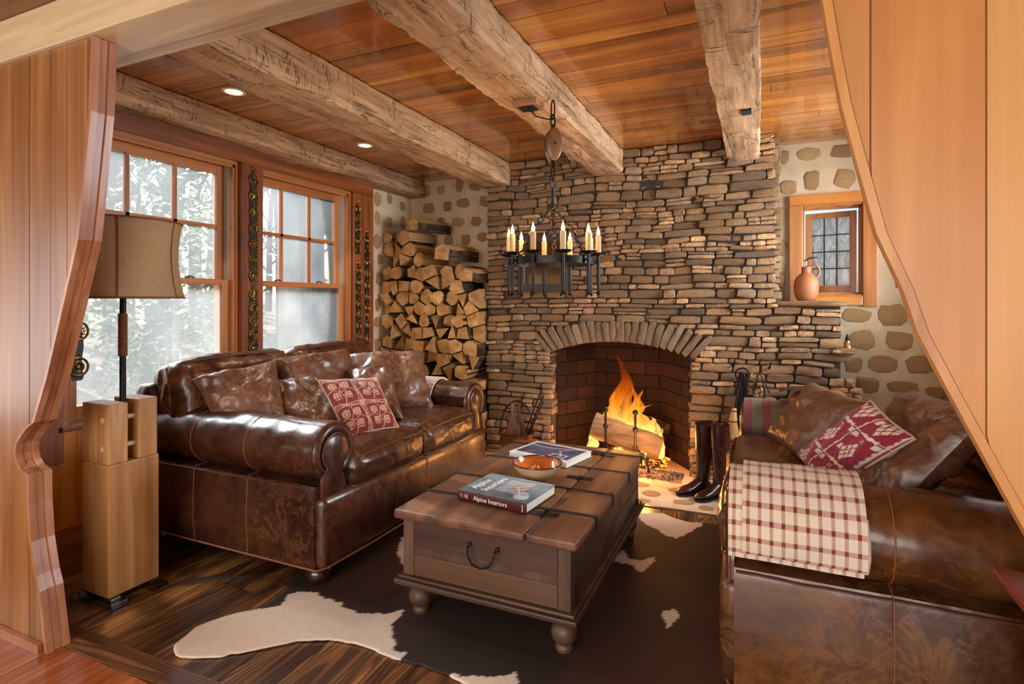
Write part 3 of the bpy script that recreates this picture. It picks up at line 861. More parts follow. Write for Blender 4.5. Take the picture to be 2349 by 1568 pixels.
scatter(-3.04, -2.18, 1.0, 2.46, 0.135, 0.125, 0.19, 0.165, 3)
scatter(0.66, 1.25, 0.60, 0.80, 0.17, 0.12, 0.215, 0.165, 5)
items += [(0.92, 1.98, 0.13, 0.17), (0.90, 1.70, 0.12, 0.15), (0.93, 1.45, 0.13, 0.15), (1.12, 1.85, 0.17, 0.15), (1.13, 1.6, 0.17, 0.14), (1.12, 1.36, 0.18, 0.15), (1.1, 2.1, 0.18, 0.15), (1.1, 2.32, 0.2, 0.13)]
items += RIGHT_STONES
embed(wb, items, bk)
it2 = []
r_ = random.Random(11); z = 0.9
while z < 2.4:
    for yy in (4.12, 4.30, 4.48):
        it2.append((yy + r_.uniform(-0.02, 0.02), z + r_.uniform(-0.03, 0.03), 0.10 * r_.uniform(0.7, 1.2), 0.12 * r_.uniform(0.8, 1.3)))
    z += 0.19
embed(wl_, it2, lambda a, z: ((XL - 0.004, a, z), (0, 0, math.pi / 2)))
# small window: plank casing, stepped frame, casement leaf standing slightly open, leaded panes
w4 = struct('window_4', (0.48, YB, 1.27))
cx0, cx1, cz0, cz1 = 0.208, 0.765, 1.27, 2.08
MB().box(cx0, YB - 0.03, cz0, SW[0] + 0.012, YB, SW[3] + 0.0).out('casing_board', M['frame'], w4, bevel=0.004)
MB().box(SW[1] - 0.012, YB - 0.03, cz0 - 0.01, cx1, YB, SW[3] + 0.0).out('casing_board', M['frame'], w4, bevel=0.004)
MB().box(cx0, YB - 0.032, SW[3] + 0.001, cx1, YB, cz1).out('casing_board', M['frame_x'], w4, bevel=0.004)
MB().box(SW[0] + 0.013, YB - 0.028, cz0, SW[1] - 0.013, YB, SW[2]).out('casing_board', M['frame_x'], w4, bevel=0.004)
for k in range(3):
    i_ = 0.008 * k
    d = MB(); ya, yb = YB - 0.02 + 0.03 * k, YB + 0.01 + 0.03 * k
    d.box(SW[0], ya, SW[2], SW[0] + 0.012 + i_, yb, SW[3]); d.box(SW[1] - 0.012 - i_, ya, SW[2], SW[1], yb, SW[3])
    d.box(SW[0], ya, SW[2], SW[1], yb, SW[2] + 0.012 + i_); d.box(SW[0], ya, SW[3] - 0.012 - i_, SW[1], yb, SW[3])
    d.out('frame_step', M['frame'], w4)
MB().box(SW[0], YB + 0.05, SW[2], SW[0] + 0.008, YB + 0.2, SW[3]).box(SW[1] - 0.008, YB + 0.05, SW[2], SW[1], YB + 0.2, SW[3]).out('weather_track', M['alu'], w4)
lw_, lh_ = 0.335, 0.60
leaf = MB(); st = 0.042
def LB(b, x0, x1, z0, z1, y0=-0.018, y1=0.018): b.box(x0, y0, z0, x1, y1, z1)
lf = [MB() for _ in range(3)]
LB(lf[0], 0, st, 0, lh_); LB(lf[0], lw_ - st, lw_, 0, lh_); LB(lf[0], st, lw_ - st, 0, st + 0.01); LB(lf[0], st, lw_ - st, lh_ - st, lh_)
gx0, gx1, gz0, gz1 = st, lw_ - st, st + 0.01, lh_ - st
for k in (1, 2):
    xx = gx0 + (gx1 - gx0) * k / 3; LB(lf[1], xx - 0.003, xx + 0.003, gz0, gz1, -0.006, 0.006)
for k in (1, 2, 3):
    zz = gz0 + (gz1 - gz0) * k / 4; LB(lf[1], gx0, gx1, zz - 0.003, zz + 0.003, -0.006, 0.006)
Mx = Matrix.Translation((SW[1] - 0.035, YB + 0.10, SW[2] + 0.03)) @ Matrix.Rotation(math.radians(-16), 4, 'Z') @ Matrix.Translation((-lw_, 0, 0))
lf[0].xf(Mx).out('casement_leaf', M['frame'], w4, bevel=0.002)
lf[1].xf(Mx).out('lead_cames', M['iron_m'], w4)
for i in range(3):
    for j in range(4):
        p = MB(); LB(p, gx0 + (gx1 - gx0) * i / 3 + 0.003, gx0 + (gx1 - gx0) * (i + 1) / 3 - 0.003, gz0 + (gz1 - gz0) * j / 4 + 0.003, gz0 + (gz1 - gz0) * (j + 1) / 4 - 0.003, -0.002, 0.002)
        p.xf(Mx).out('pane', M['obscure'], w4)

# ---- the opening: board piers with shaped edges and the header beam across
def sc_(L): return [(x * 0.932, 1.3 + (z - 1.3) * 0.932) for x, z in L]
Lp = sc_([(-2.26, 2.257), (-2.277, 2.011), (-2.331, 1.676), (-2.356, 1.534), (-2.433, 1.335), (-2.565, 0.998), (-2.657, 0.812), (-2.700, 0.790), (-2.746, 0.753), (-2.785, 0.71), (-2.792, 0.668), (-2.775, 0.635), (-2.746, 0.612), (-2.695, 0.598), (-2.692, 0.477), (-2.676, 0.329), (-2.640, 0.20), (-2.614, 0.142), (-2.575, 0.02)])
Lp[-1] = (Lp[-1][0] + 0.01, 0.0); Lp[0] = (Lp[0][0], 2.22)
def edge_x(P, z):
    for (xa, za), (xb, zb) in zip(P, P[1:]):
        if (za - z) * (zb - z) <= 0 and za != zb: return xa + (xb - xa) * (z - za) / (zb - za)
    return P[-1][0] if z < P[-1][1] else P[0][0]
def pier(name, P, sgn, xfar, wboard, mat, medge, zbot, th=0.075, cuts=None):
    root = struct(name, (P[0][0], YP, 0))
    zs = sorted(set([round(z, 3) for _, z in P] + [round(0.03 * q, 3) for q in range(74)]), reverse=True)
    # boards: vertical strips clipped by the shaped edge
    x = xfar; k = 0
    xs_all = [p[0] for p in P]
    while True:
        nx = x + sgn * wboard * rnd.uniform(0.8, 1.2)
        if cuts:
            if k >= len(cuts): nx = P[0][0] - 0.02
            else: nx = cuts[k]
        poly = []
        # region between x and nx, limited by edge
        lim = [(min(nx, edge_x(P, z) - sgn * 0.016) if sgn > 0 else max(nx, edge_x(P, z) - sgn * 0.016), z) for z in zs]
        good = [(a, z) for a, z in lim if (a - x) * sgn > 0.002]
        if len(good) < 2: break
        runs = []; cur = []
        for a, z in lim:
            if (a - x) * sgn > 0.002: cur.append((a, z))
            else:
                if len(cur) > 1: runs.append(cur)
                cur = []
        if len(cur) > 1: runs.append(cur)
        for rn in runs:
            poly = [(x + sgn * 0.0015, rn[-1][1]), (x + sgn * 0.0015, rn[0][1])] + [(a - sgn * 0.0015, z) for a, z in rn]
            o = MB().prism(poly, YP - th + 0.003 + rnd.uniform(0, 0.002), YP - th * 0.6).out('board', mat, root, loc=(x, YP - 0.06, 0), fix=True)
        x = nx; k += 1
        if k > 30: break
    # core with the shaped, moulded edge
    core = [(a - sgn * 0.012, z) for a, z in P]
    back = [(xfar, P[-1][1]), (xfar, P[0][1])]
    MB().prism(core + back, YP - th * 0.6, YP).out('core_panel', mat, root, fix=True)
    for j, (dx, ya, yb) in enumerate(((0.0, YP - th, YP - th * 0.7), (-0.006 if th > 0.05 else -0.001, YP - th * 0.7, YP - th * 0.3), (0.0, YP - th * 0.3, YP + 0.002))):
        e = MB()
        rings = []
        for i, (a, z) in enumerate(P):
            rings.append([(a - sgn * (0.016), ya, z), (a + sgn * dx, ya, z), (a + sgn * dx, yb, z), (a - sgn * 0.016, yb, z)])
        e.loft(rings).out('edge_moulding', medge, root, fix=True)
    return root
pier('wall_pier_left', Lp, 1, -4.2, 0.125, M['pier'], M['pier_edge'], 0)
p0 = MB().box(-4.2, YP - 0.09, 0, -2.42, YP - 0.073, 0.035); p0.out('trim_7', M['pier_edge'], None, kind='structure', loc=(-3.3, YP - 0.08, 0))
Rp = sc_([(0.080, 2.287), (0.117, 1.934), (0.135, 1.81), (0.153, 1.699), (0.191, 1.531), (0.214, 1.433), (0.257, 1.323), (0.282, 1.236), (0.328, 1.132), (0.364, 1.052), (0.451, 0.862), (0.52, 0.70), (0.60, 0.55), (0.66, 0.40), (0.70, -0.09)])
Rp[-1] = (Rp[-1][0], 0.0); Rp[0] = (Rp[0][0], 2.22)
pier('wall_pier_right', Rp, -1, 2.4, 0.30, M['pier_r'], M['pier_r'], 0, 0.03, [2.1, 1.8, 1.5, 1.2, 0.9, 0.62, 0.361, 0.19])

def rough_beam(name, x0, x1, y0, y1, z0, z1, seed, amp=0.010, mat='beam', seg=0.022, kind=None, label=None, cat=None, group=None, hole=None, warp=0.007):
    """squared timber with wavering hewn faces"""
    nsec = int(abs(y1 - y0) / seg); rings = []
    w = x1 - x0; h = z1 - z0; na = 7; nb = 6
    for i in range(nsec + 1):
        y = y0 + (y1 - y0) * i / nsec
        cxs = warp * fbm(seed, y, 0, 1.1, 2); czs = warp * fbm(seed + 9, y, 0, 1.3, 2)
        ring = []
        per = [(-1 + 2 * k / na, -1) for k in range(na)] + [(1, -1 + 2 * k / nb) for k in range(nb)] + [(1 - 2 * k / na, 1) for k in range(na)] + [(-1, 1 - 2 * k / nb) for k in range(nb)]
        for (u, v) in per:
            e = (abs(u) * abs(v)) ** 5
            px = (x0 + x1) / 2 + u * w / 2 * (1 - 0.035 * e); pz = (z0 + z1) / 2 + v * h / 2 * (1 - 0.035 * e)
            d = amp * 0.35 * fbm(px * 1.0 + seed, y, pz, 7, 3) + amp * 0.6 * max(0, nz(seed + u * 2, y, v * 2, 3.3)) + amp * 0.35 * nz(px + seed, y * 3, pz, 16)
            # stepped hewing facets
            d += amp * 0.8 * (round(3 * nz(seed * 2 + (u if abs(v) == 1 else 5) * 0.5, y, v, 5.2)) / 3)
            nx_ = u if abs(u) >= abs(v) else 0; nz_ = v if abs(v) >= abs(u) else 0
            if v == 1: nz_ = 0
            ring.append((px + nx_ * d + cxs, y, min(pz + nz_ * d + (czs if v < 1 else 0), z1)))
        rings.append(ring)
    b = MB().loft(rings)
    return b.out(name, M[mat], None, smooth=True, angle=28, label=label, cat=cat, group=group, kind=kind, loc=((x0 + x1) / 2, (y0 + y1) / 2, z0), fix=True)
G = 'hewn ceiling beams'
rough_beam('ceiling_beam', -3.17, -2.985, 1.38, 4.60, 2.315, 2.468, 1.3, label='grey hewn beam tight above the sash windows, along the left wall', cat='beam', group=G, amp=0.011)
rough_beam('ceiling_beam', -2.19, -1.925, 1.38, 4.34, 2.275, 2.468, 4.7, label='grey hewn beam ending at the outer left corner of the stone chimney', cat='beam', group=G, amp=0.012)
rough_beam('ceiling_beam', -1.20, -0.955, 1.38, 4.34, 2.290, 2.468, 8.1, label='grey hewn beam with the chandelier hanging from it', cat='beam', group=G, amp=0.014)
b4 = rough_beam('ceiling_beam', -0.200, 0.004, 1.38, 4.34, 2.300, 2.468, 12.9, label='grey hewn beam with a square mortise hole, nearest the small window', cat='beam', group=G, amp=0.010)
MB().box(-0.085, 3.12, 2.2885, -0.035, 3.20, 2.31).out('mortise_shade_block', M['soot_and_shade'], b4, loc=(-0.06, 3.16, 2.29))  # black block on the beam stands for the shade inside the mortise
# header beam: front flush face, whole beam coloured pale to stand for window glare beneath
hb = MB()
rings = []
for i in range(121):
    x = -4.2 + 6.6 * i / 120
    o = lambda k: 0.0012 * nz(x * 2, k, 0, 3)
    rings.append([(x, 1.15 + o(1), 2.222 + o(2)), (x, 1.372, 2.222 + o(3)), (x, 1.372, 2.379), (x, 1.15 + o(5), 2.379)])
hb.loft(rings).out('header_beam', M['header'], None, kind='structure', loc=(-1, 1.26, 2.22), bevel=0.004, fix=True)
MB().box(-3.4, 1.30, 2.372, 1.5, 1.40, 2.50).out('wall_above_header', M['nextceil'], None, kind='structure', loc=(-1, 1.3, 2.37))
# ================================================================ FIREPLACE
fp = thing('stone_fireplace', 'floor to ceiling dry-laid fieldstone chimney with arched open firebox', 'fireplace', (-1.01, YC, 0))
CX0, CX1 = -2.14, 0.11
OX0, OX1 = -1.575, -0.447; OCX = -1.008; SPR = 0.872; APX = 0.978
def arc_z(x):
    hw = (OX1 - OX0) / 2; R = (hw * hw + (APX - SPR) ** 2) / (2 * (APX - SPR)); cz = APX - R
    return cz + math.sqrt(max(R * R - (x - OCX) ** 2, 0))
TB = 0.035   # thickness of the stone skin
# mortar body behind the stones: left, right, above the arch, side ledge
body = MB()
yb0 = YC + 0.006
body.box(CX0 + 0.01, yb0, 0, OX0 + 0.02, YB, 1.0).box(OX1 - 0.02, yb0, 0, 0.50, YB, 1.262).box(CX0 + 0.01, yb0, 1.0, OX1 - 0.02, YB, 1.262).box(CX0 + 0.01, yb0, 1.262, CX1 - 0.01, YB, H)
N_ = 16
for k in range(N_):
    xa = OX0 + 0.02 + (OX1 - OX0 - 0.04) * k / N_; xb = OX0 + 0.02 + (OX1 - OX0 - 0.04) * (k + 1) / N_
    za, zb = arc_z(xa) + 0.01, arc_z(xb) + 0.01
    body.hexa([(xa, yb0, za), (xb, yb0, zb), (xb, YC + 0.30, zb), (xa, YC + 0.30, za), (xa, yb0, 1.0), (xb, yb0, 1.0), (xb, YC + 0.30, 1.0), (xa, YC + 0.30, 1.0)])
body.out('mortar_bed', M['mortar_dark'], fp)

def stone_variant(seed):
    """unit ledge stone: x,z in [-.5,.5], front face towards -y, about 44 triangles"""
    r = random.Random(seed); n = 10
    base = [(-0.5, -0.42), (-0.46, 0.40), (-0.22, 0.5), (0.05, 0.5), (0.3, 0.5), (0.47, 0.38), (0.5, -0.05), (0.45, -0.42), (0.15, -0.5), (-0.2, -0.5)]
    pts = [(x * r.uniform(0.97, 1.0), z * r.uniform(0.90, 1.0)) for x, z in base][::-1]
    tl = r.uniform(-0.12, 0.12)
    R0 = [(x, 0.5, z) for x, z in pts]
    R1 = [(x, -0.30 - r.uniform(0, 0.10), z) for x, z in pts]
    R2 = [(x * 0.95, -0.44 - r.uniform(0, 0.14) + tl * x, z * 0.82) for x, z in pts]
    c = (r.uniform(-0.1, 0.1), -0.55 - r.uniform(-0.05, 0.10), r.uniform(-0.05, 0.05))
    vs = R0 + R1 + R2 + [c]; fs = []
    for L in (0, n):
        for k in range(n):
            k2 = (k + 1) % n; fs.append((L + k, L + k2, L + n + k2, L + n + k))
    for k in range(n): fs.append((2 * n + k, 2 * n + (k + 1) % n, 3 * n))
    return vs, fs
SV = [stone_variant(i) for i in range(20)]
def mesh_of(vf, name, mat, smooth=True, ang=50):
    o = MB().add(*vf).out('tmp', mat, None, smooth=smooth, angle=ang, fix=True); d = o.data; bpy.data.objects.remove(o); d.name = name; return d
SM = [mesh_of(v, 'ledge_stone', M['stone']) for v in SV]
rs = random.Random(21)
def arch_half(z):
    """half width blocked by opening + arch ring at height z, or 0"""
    if z > 1.145: return 0
    if z < 0.86: return 0.545
    # outer ring line: from (0.74, 1.04) at the shoulders to (0, 1.175)
    if z > 1.04: return 0.695 * math.sqrt(max(0, (1.145 - z) / 0.105))
    return 0.565 + (z - 0.86) / 0.18 * 0.13
stones = []
z = 0.0
while z < H - 0.012:
    hgt = rs.choice([0.034, 0.042, 0.050, 0.058, 0.066, 0.080]) * rs.uniform(0.9, 1.1)
    if H - z - hgt < 0.02: hgt = H - z
    zm = z + hgt / 2
    if zm > 1.295: iv = [(CX0, CX1)]
    elif zm > 1.262: iv = [(CX0, CX1)]
    else:
        xr = 0.49 + rs.uniform(-0.03, 0.03) if zm > 0.98 else (0.52 + rs.uniform(-0.04, 0.04) if zm > 0.81 else 0.58 + rs.uniform(-0.05, 0.06))
        iv = [(CX0, xr)]
    a = arch_half(zm)
    if a:
        iv = [(iv[0][0], OCX - a), (OCX + a, iv[0][1])]
    for (xa, xb) in iv:
        x = xa + rs.uniform(-0.012, 0.012); end = xb + rs.uniform(-0.012, 0.022)
        while x < end - 0.015:
            w = rs.choice([0.08, 0.11, 0.14, 0.17, 0.20, 0.26]) * rs.uniform(0.85, 1.15) * (0.7 + 5 * hgt)
            if end - x - w < 0.05: w = end - x
            if rs.random() < 0.16 and hgt > 0.05 and w > 0.08:
                s = rs.uniform(0.4, 0.6); stones.append((x, z, w, hgt * s)); stones.append((x, z + hgt * s, w, hgt * (1 - s)))
            else: stones.append((x, z, w, hgt))
            x += w
    z += hgt
def warp(x, z):
    k = min(1, max(0, (H - z) / 0.1))
    k2 = 0.15 if (z < 1.2 and abs(x + 1.008) < 0.8) else (0.15 + 0.85 * min(1, max(abs(x + 1.008) - 0.8, z - 1.2) / 0.35) if z < 1.55 else 1)
    k *= k2
    return x + k2 * 0.010 * nz(x, 3.3, z * 1.0, 3.0), z + k * (0.020 * nz(x, 7.7, z, 2.3) + 0.010 * nz(x, 1.7, z, 7.0))
big = sorted(range(len(stones)), key=lambda i: -(stones[i][2] * stones[i][3]) * (1 if (stones[i][1] > 0.35) else 0.15))
single = set(big[:262])
rest = MB()
for i, (x, z, w, h) in enumerate(stones):
    cx, cz = warp(x + w / 2, z + h / 2)
    x1_, z1_ = warp(x, z + h / 2); x2_, z2_ = warp(x + w, z + h / 2)
    rot = math.atan2(z2_ - z1_, x2_ - x1_) + rs.uniform(-0.035, 0.035)
    dep = rs.uniform(0.040, 0.085)
    k = rs.randrange(len(SV)); fl_ = rs.choice((-1, 1))
    gap = 0.0025
    sx, sz = max(w - gap, 0.01), max(h * 1.02 - gap * 0.9, 0.008)
    yy = YC + 0.020 + rs.uniform(-0.018, 0.010)
    if i in single:
        inst(SM[k], 'stone', fp, (cx, yy, cz), (0, -rot, 0), (sx, dep, sz))
    else:
        c, s = math.cos(rot), math.sin(rot)
        rest.add([(cx + (vx * sx) * c - (vz * sz) * s, yy + vy * dep, cz + (vx * sx) * s + (vz * sz) * c) for vx, vy, vz in SV[k][0]], SV[k][1])
rest.out('small_stones', M['stone'], fp, smooth=True, angle=50, kind='stuff', fix=True)
# arch stones standing on end, fanned
hw = (OX1 - OX0) / 2
na = 22
for i in range(na):
    t = -1 + 2 * (i + 0.5) / na
    ix = OCX + t * (hw + 0.012); iz = arc_z(max(OX0, min(OX1, ix)))
    til = math.radians(44) * (abs(t) ** 1.25) * (1 if t > 0 else -1)
    ln = (0.17 + 0.06 * abs(t) ** 2) * rs.uniform(0.93, 1.07); wd = 2 * hw / na * 1.30
    wd = wd * (math.cos(til)) * 0.98 + 0.002
    cx = ix + math.sin(til) * ln / 2; cz = iz + math.cos(til) * ln / 2
    inst(mesh_of(stone_variant(500 + i), 'arch_stone', M['arch']), 'arch_stone', fp, (cx, YC + 0.006 + rs.uniform(-0.008, 0.006), cz), (0, til - math.pi / 2, 0), (ln, 0.07, wd))
# quoins: rough jamb returns of the opening and upper right corner knobs
for side, xx in ((1, OX0 + 0.01), (-1, OX1 - 0.01)):
    z = 0.0
    while z < SPR - 0.03:
        h = rs.uniform(0.045, 0.075); h = min(h, SPR - z)
        inst(rs.choice(SM), 'jamb_stone', fp, (xx - side * 0.02 + rs.uniform(-0.008, 0.008), YC + 0.075 + rs.uniform(-0.01, 0.01), z + h / 2), (0, 0, side * math.pi / 2), (0.15, 0.06, h - 0.006))
        z += h
z = 1.31
while z < H - 0.03:
    h = rs.uniform(0.035, 0.06)
    inst(rs.choice(SM), 'corner_stone', fp, (CX1 - 0.004 + rs.uniform(-0.006, 0.014), YC + 0.10, z + h / 2), (0, 0, math.pi / 2 * 1), (0.20, 0.05, h - 0.004))
    z += h
# flat shelf stone on top of the side ledge
inst(mesh_of(stone_variant(901), 'shelf_stone', M['stone']), 'shelf_stone', fp, (0.32, YC + 0.15, 1.280), (0, 0, 0), (0.46, 0.38, 0.042))
# ---- firebox lining of firebricks: left splay, back, right splay
BY = 4.80; BXL, BXR = -1.33, -0.735
fb = MB()
fb.hexa([(OX0, YC + 0.12, 0), (BXL, BY, 0), (BXL - 0.06, BY + 0.08, 0), (OX0 - 0.06, YC + 0.12, 0), (OX0, YC + 0.12, 1.5), (BXL, BY, 1.5), (BXL - 0.06, BY + 0.08, 1.5), (OX0 - 0.06, YC + 0.12, 1.5)])
fb.hexa([(BXL, BY, 0), (BXR, BY, 0), (BXR, BY + 0.08, 0), (BXL, BY + 0.08, 0), (BXL, BY, 1.5), (BXR, BY, 1.5), (BXR, BY + 0.08, 1.5), (BXL, BY + 0.08, 1.5)])
fb.hexa([(BXR, BY, 0), (OX1, YC + 0.12, 0), (OX1 + 0.06, YC + 0.12, 0), (BXR + 0.06, BY + 0.08, 0), (BXR, BY, 1.5), (OX1, YC + 0.12, 1.5), (OX1 + 0.06, YC + 0.12, 1.5), (BXR + 0.06, BY + 0.08, 1.5)])
fb.box(OX0 - 0.06, YC + 0.1, 1.5, OX1 + 0.06, BY + 0.1, 1.55)
fb.out('firebox_lining', M['soot_and_shade'], fp)
bm_ = MB().box(-0.5, -0.5, -0.5, 0.5, 0.5, 0.5).out('tmp', M['firebrick']); brick = bm_.data; bpy.data.objects.remove(bm_); brick.name = 'firebrick'
def brick_wall(p, q, z0, z1, bw=0.225, bh=0.112):
    p = Vector(p); q = Vector(q); L = (q - p).length; d = (q - p).normalized(); nrm = Vector((d.y, -d.x, 0)); ang = math.atan2(d.y, d.x)
    z = z0; row = 0
    while z < z1:
        x = -(bw / 2 if row % 2 else 0)
        while x < L - 0.005:
            a = max(x, 0) + 0.003; b = min(x + bw, L) - 0.003
            if b - a > 0.01:
                c = p + d * (a + b) / 2 + nrm * 0.004
                inst(brick, 'firebrick', fp, (c.x, c.y, z + bh / 2), (0, 0, ang), (b - a, 0.024 + rs.uniform(-0.002, 0.002), bh - 0.007))
            x += bw
        z += bh; row += 1
brick_wall((OX0 + 0.012, YC + 0.13, 0), (BXL, BY, 0), 0, 1.12)
brick_wall((BXL, BY - 0.004, 0), (BXR, BY - 0.004, 0), 0, 1.12)
brick_wall((BXR, BY, 0), (OX1 - 0.012, YC + 0.13, 0), 0, 1.12)
# ---- hearth: mortar slab flush with the floor with flagstones showing through
MB().box(XL, 3.568, -0.03, 0.9, YB + 0.3, 0.004).out('hearth_slab', M['mortar'], fp)
MB().box(XL, 3.548, -0.03, 0.9, 3.568, 0.006).out('hearth_border', M['floor_x'], fp)
for (x, y, w, h) in [(-0.66, 3.79, 0.13, 0.13), (-0.44, 3.71, 0.15, 0.10), (-0.86, 3.70, 0.16, 0.11), (-0.50, 3.93, 0.16, 0.11), (-0.30, 3.66, 0.10, 0.09), (-0.78, 3.95, 0.17, 0.12), (-1.05, 3.82, 0.18, 0.14), (-1.3, 3.74, 0.16, 0.12), (-1.35, 4.0, 0.2, 0.14), (-0.56, 4.12, 0.14, 0.09), (-0.22, 3.85, 0.12, 0.1), (-1.0, 4.06, 0.16, 0.1), (-1.6, 3.8, 0.2, 0.15), (-0.68, 3.64, 0.09, 0.06), (-1.75, 4.05, 0.18, 0.14), (-0.1, 4.0, 0.15, 0.12)]:
    inst(rnd.choice(blob_m), 'flagstone', fp, (x, y, 0.0015), (-math.pi / 2, 0, rnd.uniform(-0.4, 0.4)), (w, 0.006, h))

# ---- the fire: split logs on andirons, embers, flames
for i, (p0, p1, r, lab) in enumerate([((-1.235, 4.40, 0.29), (-0.70, 4.44, 0.135), 0.105, 'big pale split log burning across the front of the andirons'),
                                       ((-1.18, 4.60, 0.20), (-0.74, 4.63, 0.18), 0.06, 'charred log glowing behind the big pale log in the fire'),
                                       ((-0.98, 4.53, 0.36), (-0.66, 4.60, 0.27), 0.045, 'small burning log propped on top at the right end of the fire')]):
    p0 = Vector(p0); p1 = Vector(p1); d = p1 - p0; rings = []; n = 14
    s = d.normalized().cross(Vector((0, 1, 0))).normalized(); tt = d.normalized().cross(s)
    for j in range(19):
        c = p0 + d * j / 18; ring = []
        for k in range(n):
            a = 2 * math.pi * k / n
            rr = r * (1 + 0.10 * fbm(k * 0.9 + i * 7, j * 0.25, 0, 1, 2)) * (0.72 + 0.28 * abs(math.cos(a)) if i == 0 else 1)
            if i == 0 and math.sin(a) > 0.3: rr *= 0.84
            ring.append(c + s * math.cos(a) * rr + tt * math.sin(a) * rr * 1.1)
        rings.append(ring)
    b = MB().loft(rings, cap=False)
    m_ = len(b.v)
    b.add(rings[0], [tuple(range(n))[::-1]], 1); b.add(rings[-1], [tuple(range(n))], 1)
    b.out('fire_log', [M['firelog'] if i == 0 else M['bark'], M['firelog'] if i == 0 else M['ember']], None, smooth=True, angle=45, label=lab, cat='log', loc=p0, fix=True)
em = MB(); em.grid(30, 22, lambda u, v: (-1.28 + 0.62 * u, 4.28 + 0.42 * v, 0.008 + 0.075 * (math.sin(math.pi * u) * math.sin(math.pi * v)) ** 0.6 + 0.018 * fbm(u * 9, v * 9, 2, 1, 3)))
em.out('ember_bed', M['ember'], None, smooth=True, angle=60, label='bed of glowing embers and ash beneath the burning logs', cat='embers', kind='stuff', loc=(-1, 4.5, 0))
em = MB(); em.grid(34, 12, lambda u, v: (-1.30 + 0.80 * u, 4.10 + 0.24 * v, 0.003 + (0.012 + 0.022 * max(0, fbm(u * 12, v * 6, 5, 1, 3) + 0.3)) * (math.sin(math.pi * u) * math.sin(math.pi * v)) ** 0.5))
for q in range(150):
    x, y = rs.uniform(-1.25, -0.52), rs.uniform(4.06, 4.34); s = rs.uniform(0.004, 0.013)
    em.sphere((x, y, 0.010 + s), s, 6, (1, 1, 0.7))
em.out('ash_and_cinders', M['ash'], None, smooth=True, angle=60, label='grey ash and cinders spilled over the front of the hearth', cat='ash', kind='stuff', loc=(-0.9, 4.2, 0))
fire = thing('log_fire_flames', 'tall orange flames rising behind the andirons', 'fire', (-1.0, 4.55, 0.22))
def flame(cx, cy, z0, h, r, seed, lean=0):
    b = MB(); rings = []; n = 16
    for j in range(30):
        t = j / 29
        rr = r * (math.sin(math.pi * min(1, (t * 0.85 + 0.12))) ** 0.9) * (1 - t) ** 0.55 * 1.35 + 0.0015
        ox = 0.5 * r * nz(seed, t * 2.2, 0, 1.6) * (0.3 + t) * 2.6 + lean * t; oy = 0.35 * r * nz(seed + 5, t * 2.4, 1, 1.5) * (0.3 + t)
        rings.append([(cx + ox + rr * math.cos(2 * math.pi * k / n) * (1 + 0.45 * nz(math.cos(2 * math.pi * k / n) * 1.3 + seed, math.sin(2 * math.pi * k / n) * 1.3, t * 4, 1.2)), cy + oy + rr * 0.55 * math.sin(2 * math.pi * k / n), z0 + h * t) for k in range(n)])
    b.loft(rings)
    return b
for i, a in enumerate([(-1.02, 4.50, 0.20, 0.66, 0.085, 1.2, 0.01), (-1.08, 4.49, 0.22, 0.34, 0.06, 4.1, -0.02), (-0.96, 4.51, 0.22, 0.36, 0.075, 7.7, 0.03), (-0.88, 4.49, 0.24, 0.24, 0.07, 9.4, 0.03), (-0.79, 4.49, 0.20, 0.18, 0.06, 2.6, 0.02), (-1.14, 4.50, 0.20, 0.20, 0.05, 5.5, -0.03), (-0.72, 4.46, 0.06, 0.24, 0.045, 15.5, 0.02), (-1.0, 4.40, 0.04, 0.12, 0.05, 11.5, 0.0), (-0.86, 4.38, 0.03, 0.12, 0.05, 12.5, 0.02), (-1.27, 4.50, 0.04, 0.20, 0.045, 17.5, 0.0), (-0.94, 4.53, 0.2, 0.42, 0.05, 19.5, 0.03)]):
    flame(*a).out('flame_tongue', M['flame'], fire, smooth=True, angle=180)
light('fire_glow', 'POINT', (-1.0, 4.46, 0.58), 6, (1.0, 0.42, 0.10), radius=0.13)
light('fire_glow_low', 'POINT', (-0.80, 4.10, 0.24), 7, (1.0, 0.40, 0.10), radius=0.08)
light('fire_glow_low', 'POINT', (-1.27, 4.40, 0.14), 3, (1.0, 0.40, 0.10), radius=0.08)
def andiron(x, y, lab):
    t = thing('andiron', lab, 'andiron', (x, y, 0), 'andirons')
    s = MB(); z0 = 0.16
    s.tube([(x, y, 0.15), (x, y, 0.22), (x, y, 0.34), (x, y, 0.44)], [0.014, 0.010, 0.009, 0.010], 8)
    s.sphere((x, y, 0.325), 0.021, 12); s.sphere((x, y, 0.455), 0.022, 12); s.box(x - 0.018, y - 0.014, 0.12, x + 0.018, y + 0.014, 0.20)
    s.out('upright', M['iron_m'], t, smooth=True)
    f = MB()
    for sg in (-1, 1):
        f.tube([(x, y, 0.135), (x + sg * 0.05, y - 0.005, 0.13), (x + sg * 0.085, y - 0.01, 0.10), (x + sg * 0.10, y - 0.012, 0.05), (x + sg * 0.105, y - 0.015, 0.008)], [0.012, 0.011, 0.010, 0.009, 0.011], 8)
    f.out('front_feet', M['iron_m'], t, smooth=True)
    f = MB(); f.box(x - 0.010, y, 0.115, x + 0.010, y + 0.33, 0.135).box(x - 0.010, y + 0.31, 0.005, x + 0.010, y + 0.33, 0.12); f.out('log_bar', M['iron_m'], t)
andiron(-1.09, 4.24, 'black iron andiron with ball finial, left of the pair')
andiron(-0.855, 4.22, 'black iron andiron with ball finial and curved foot on the hearth, right of the pair')

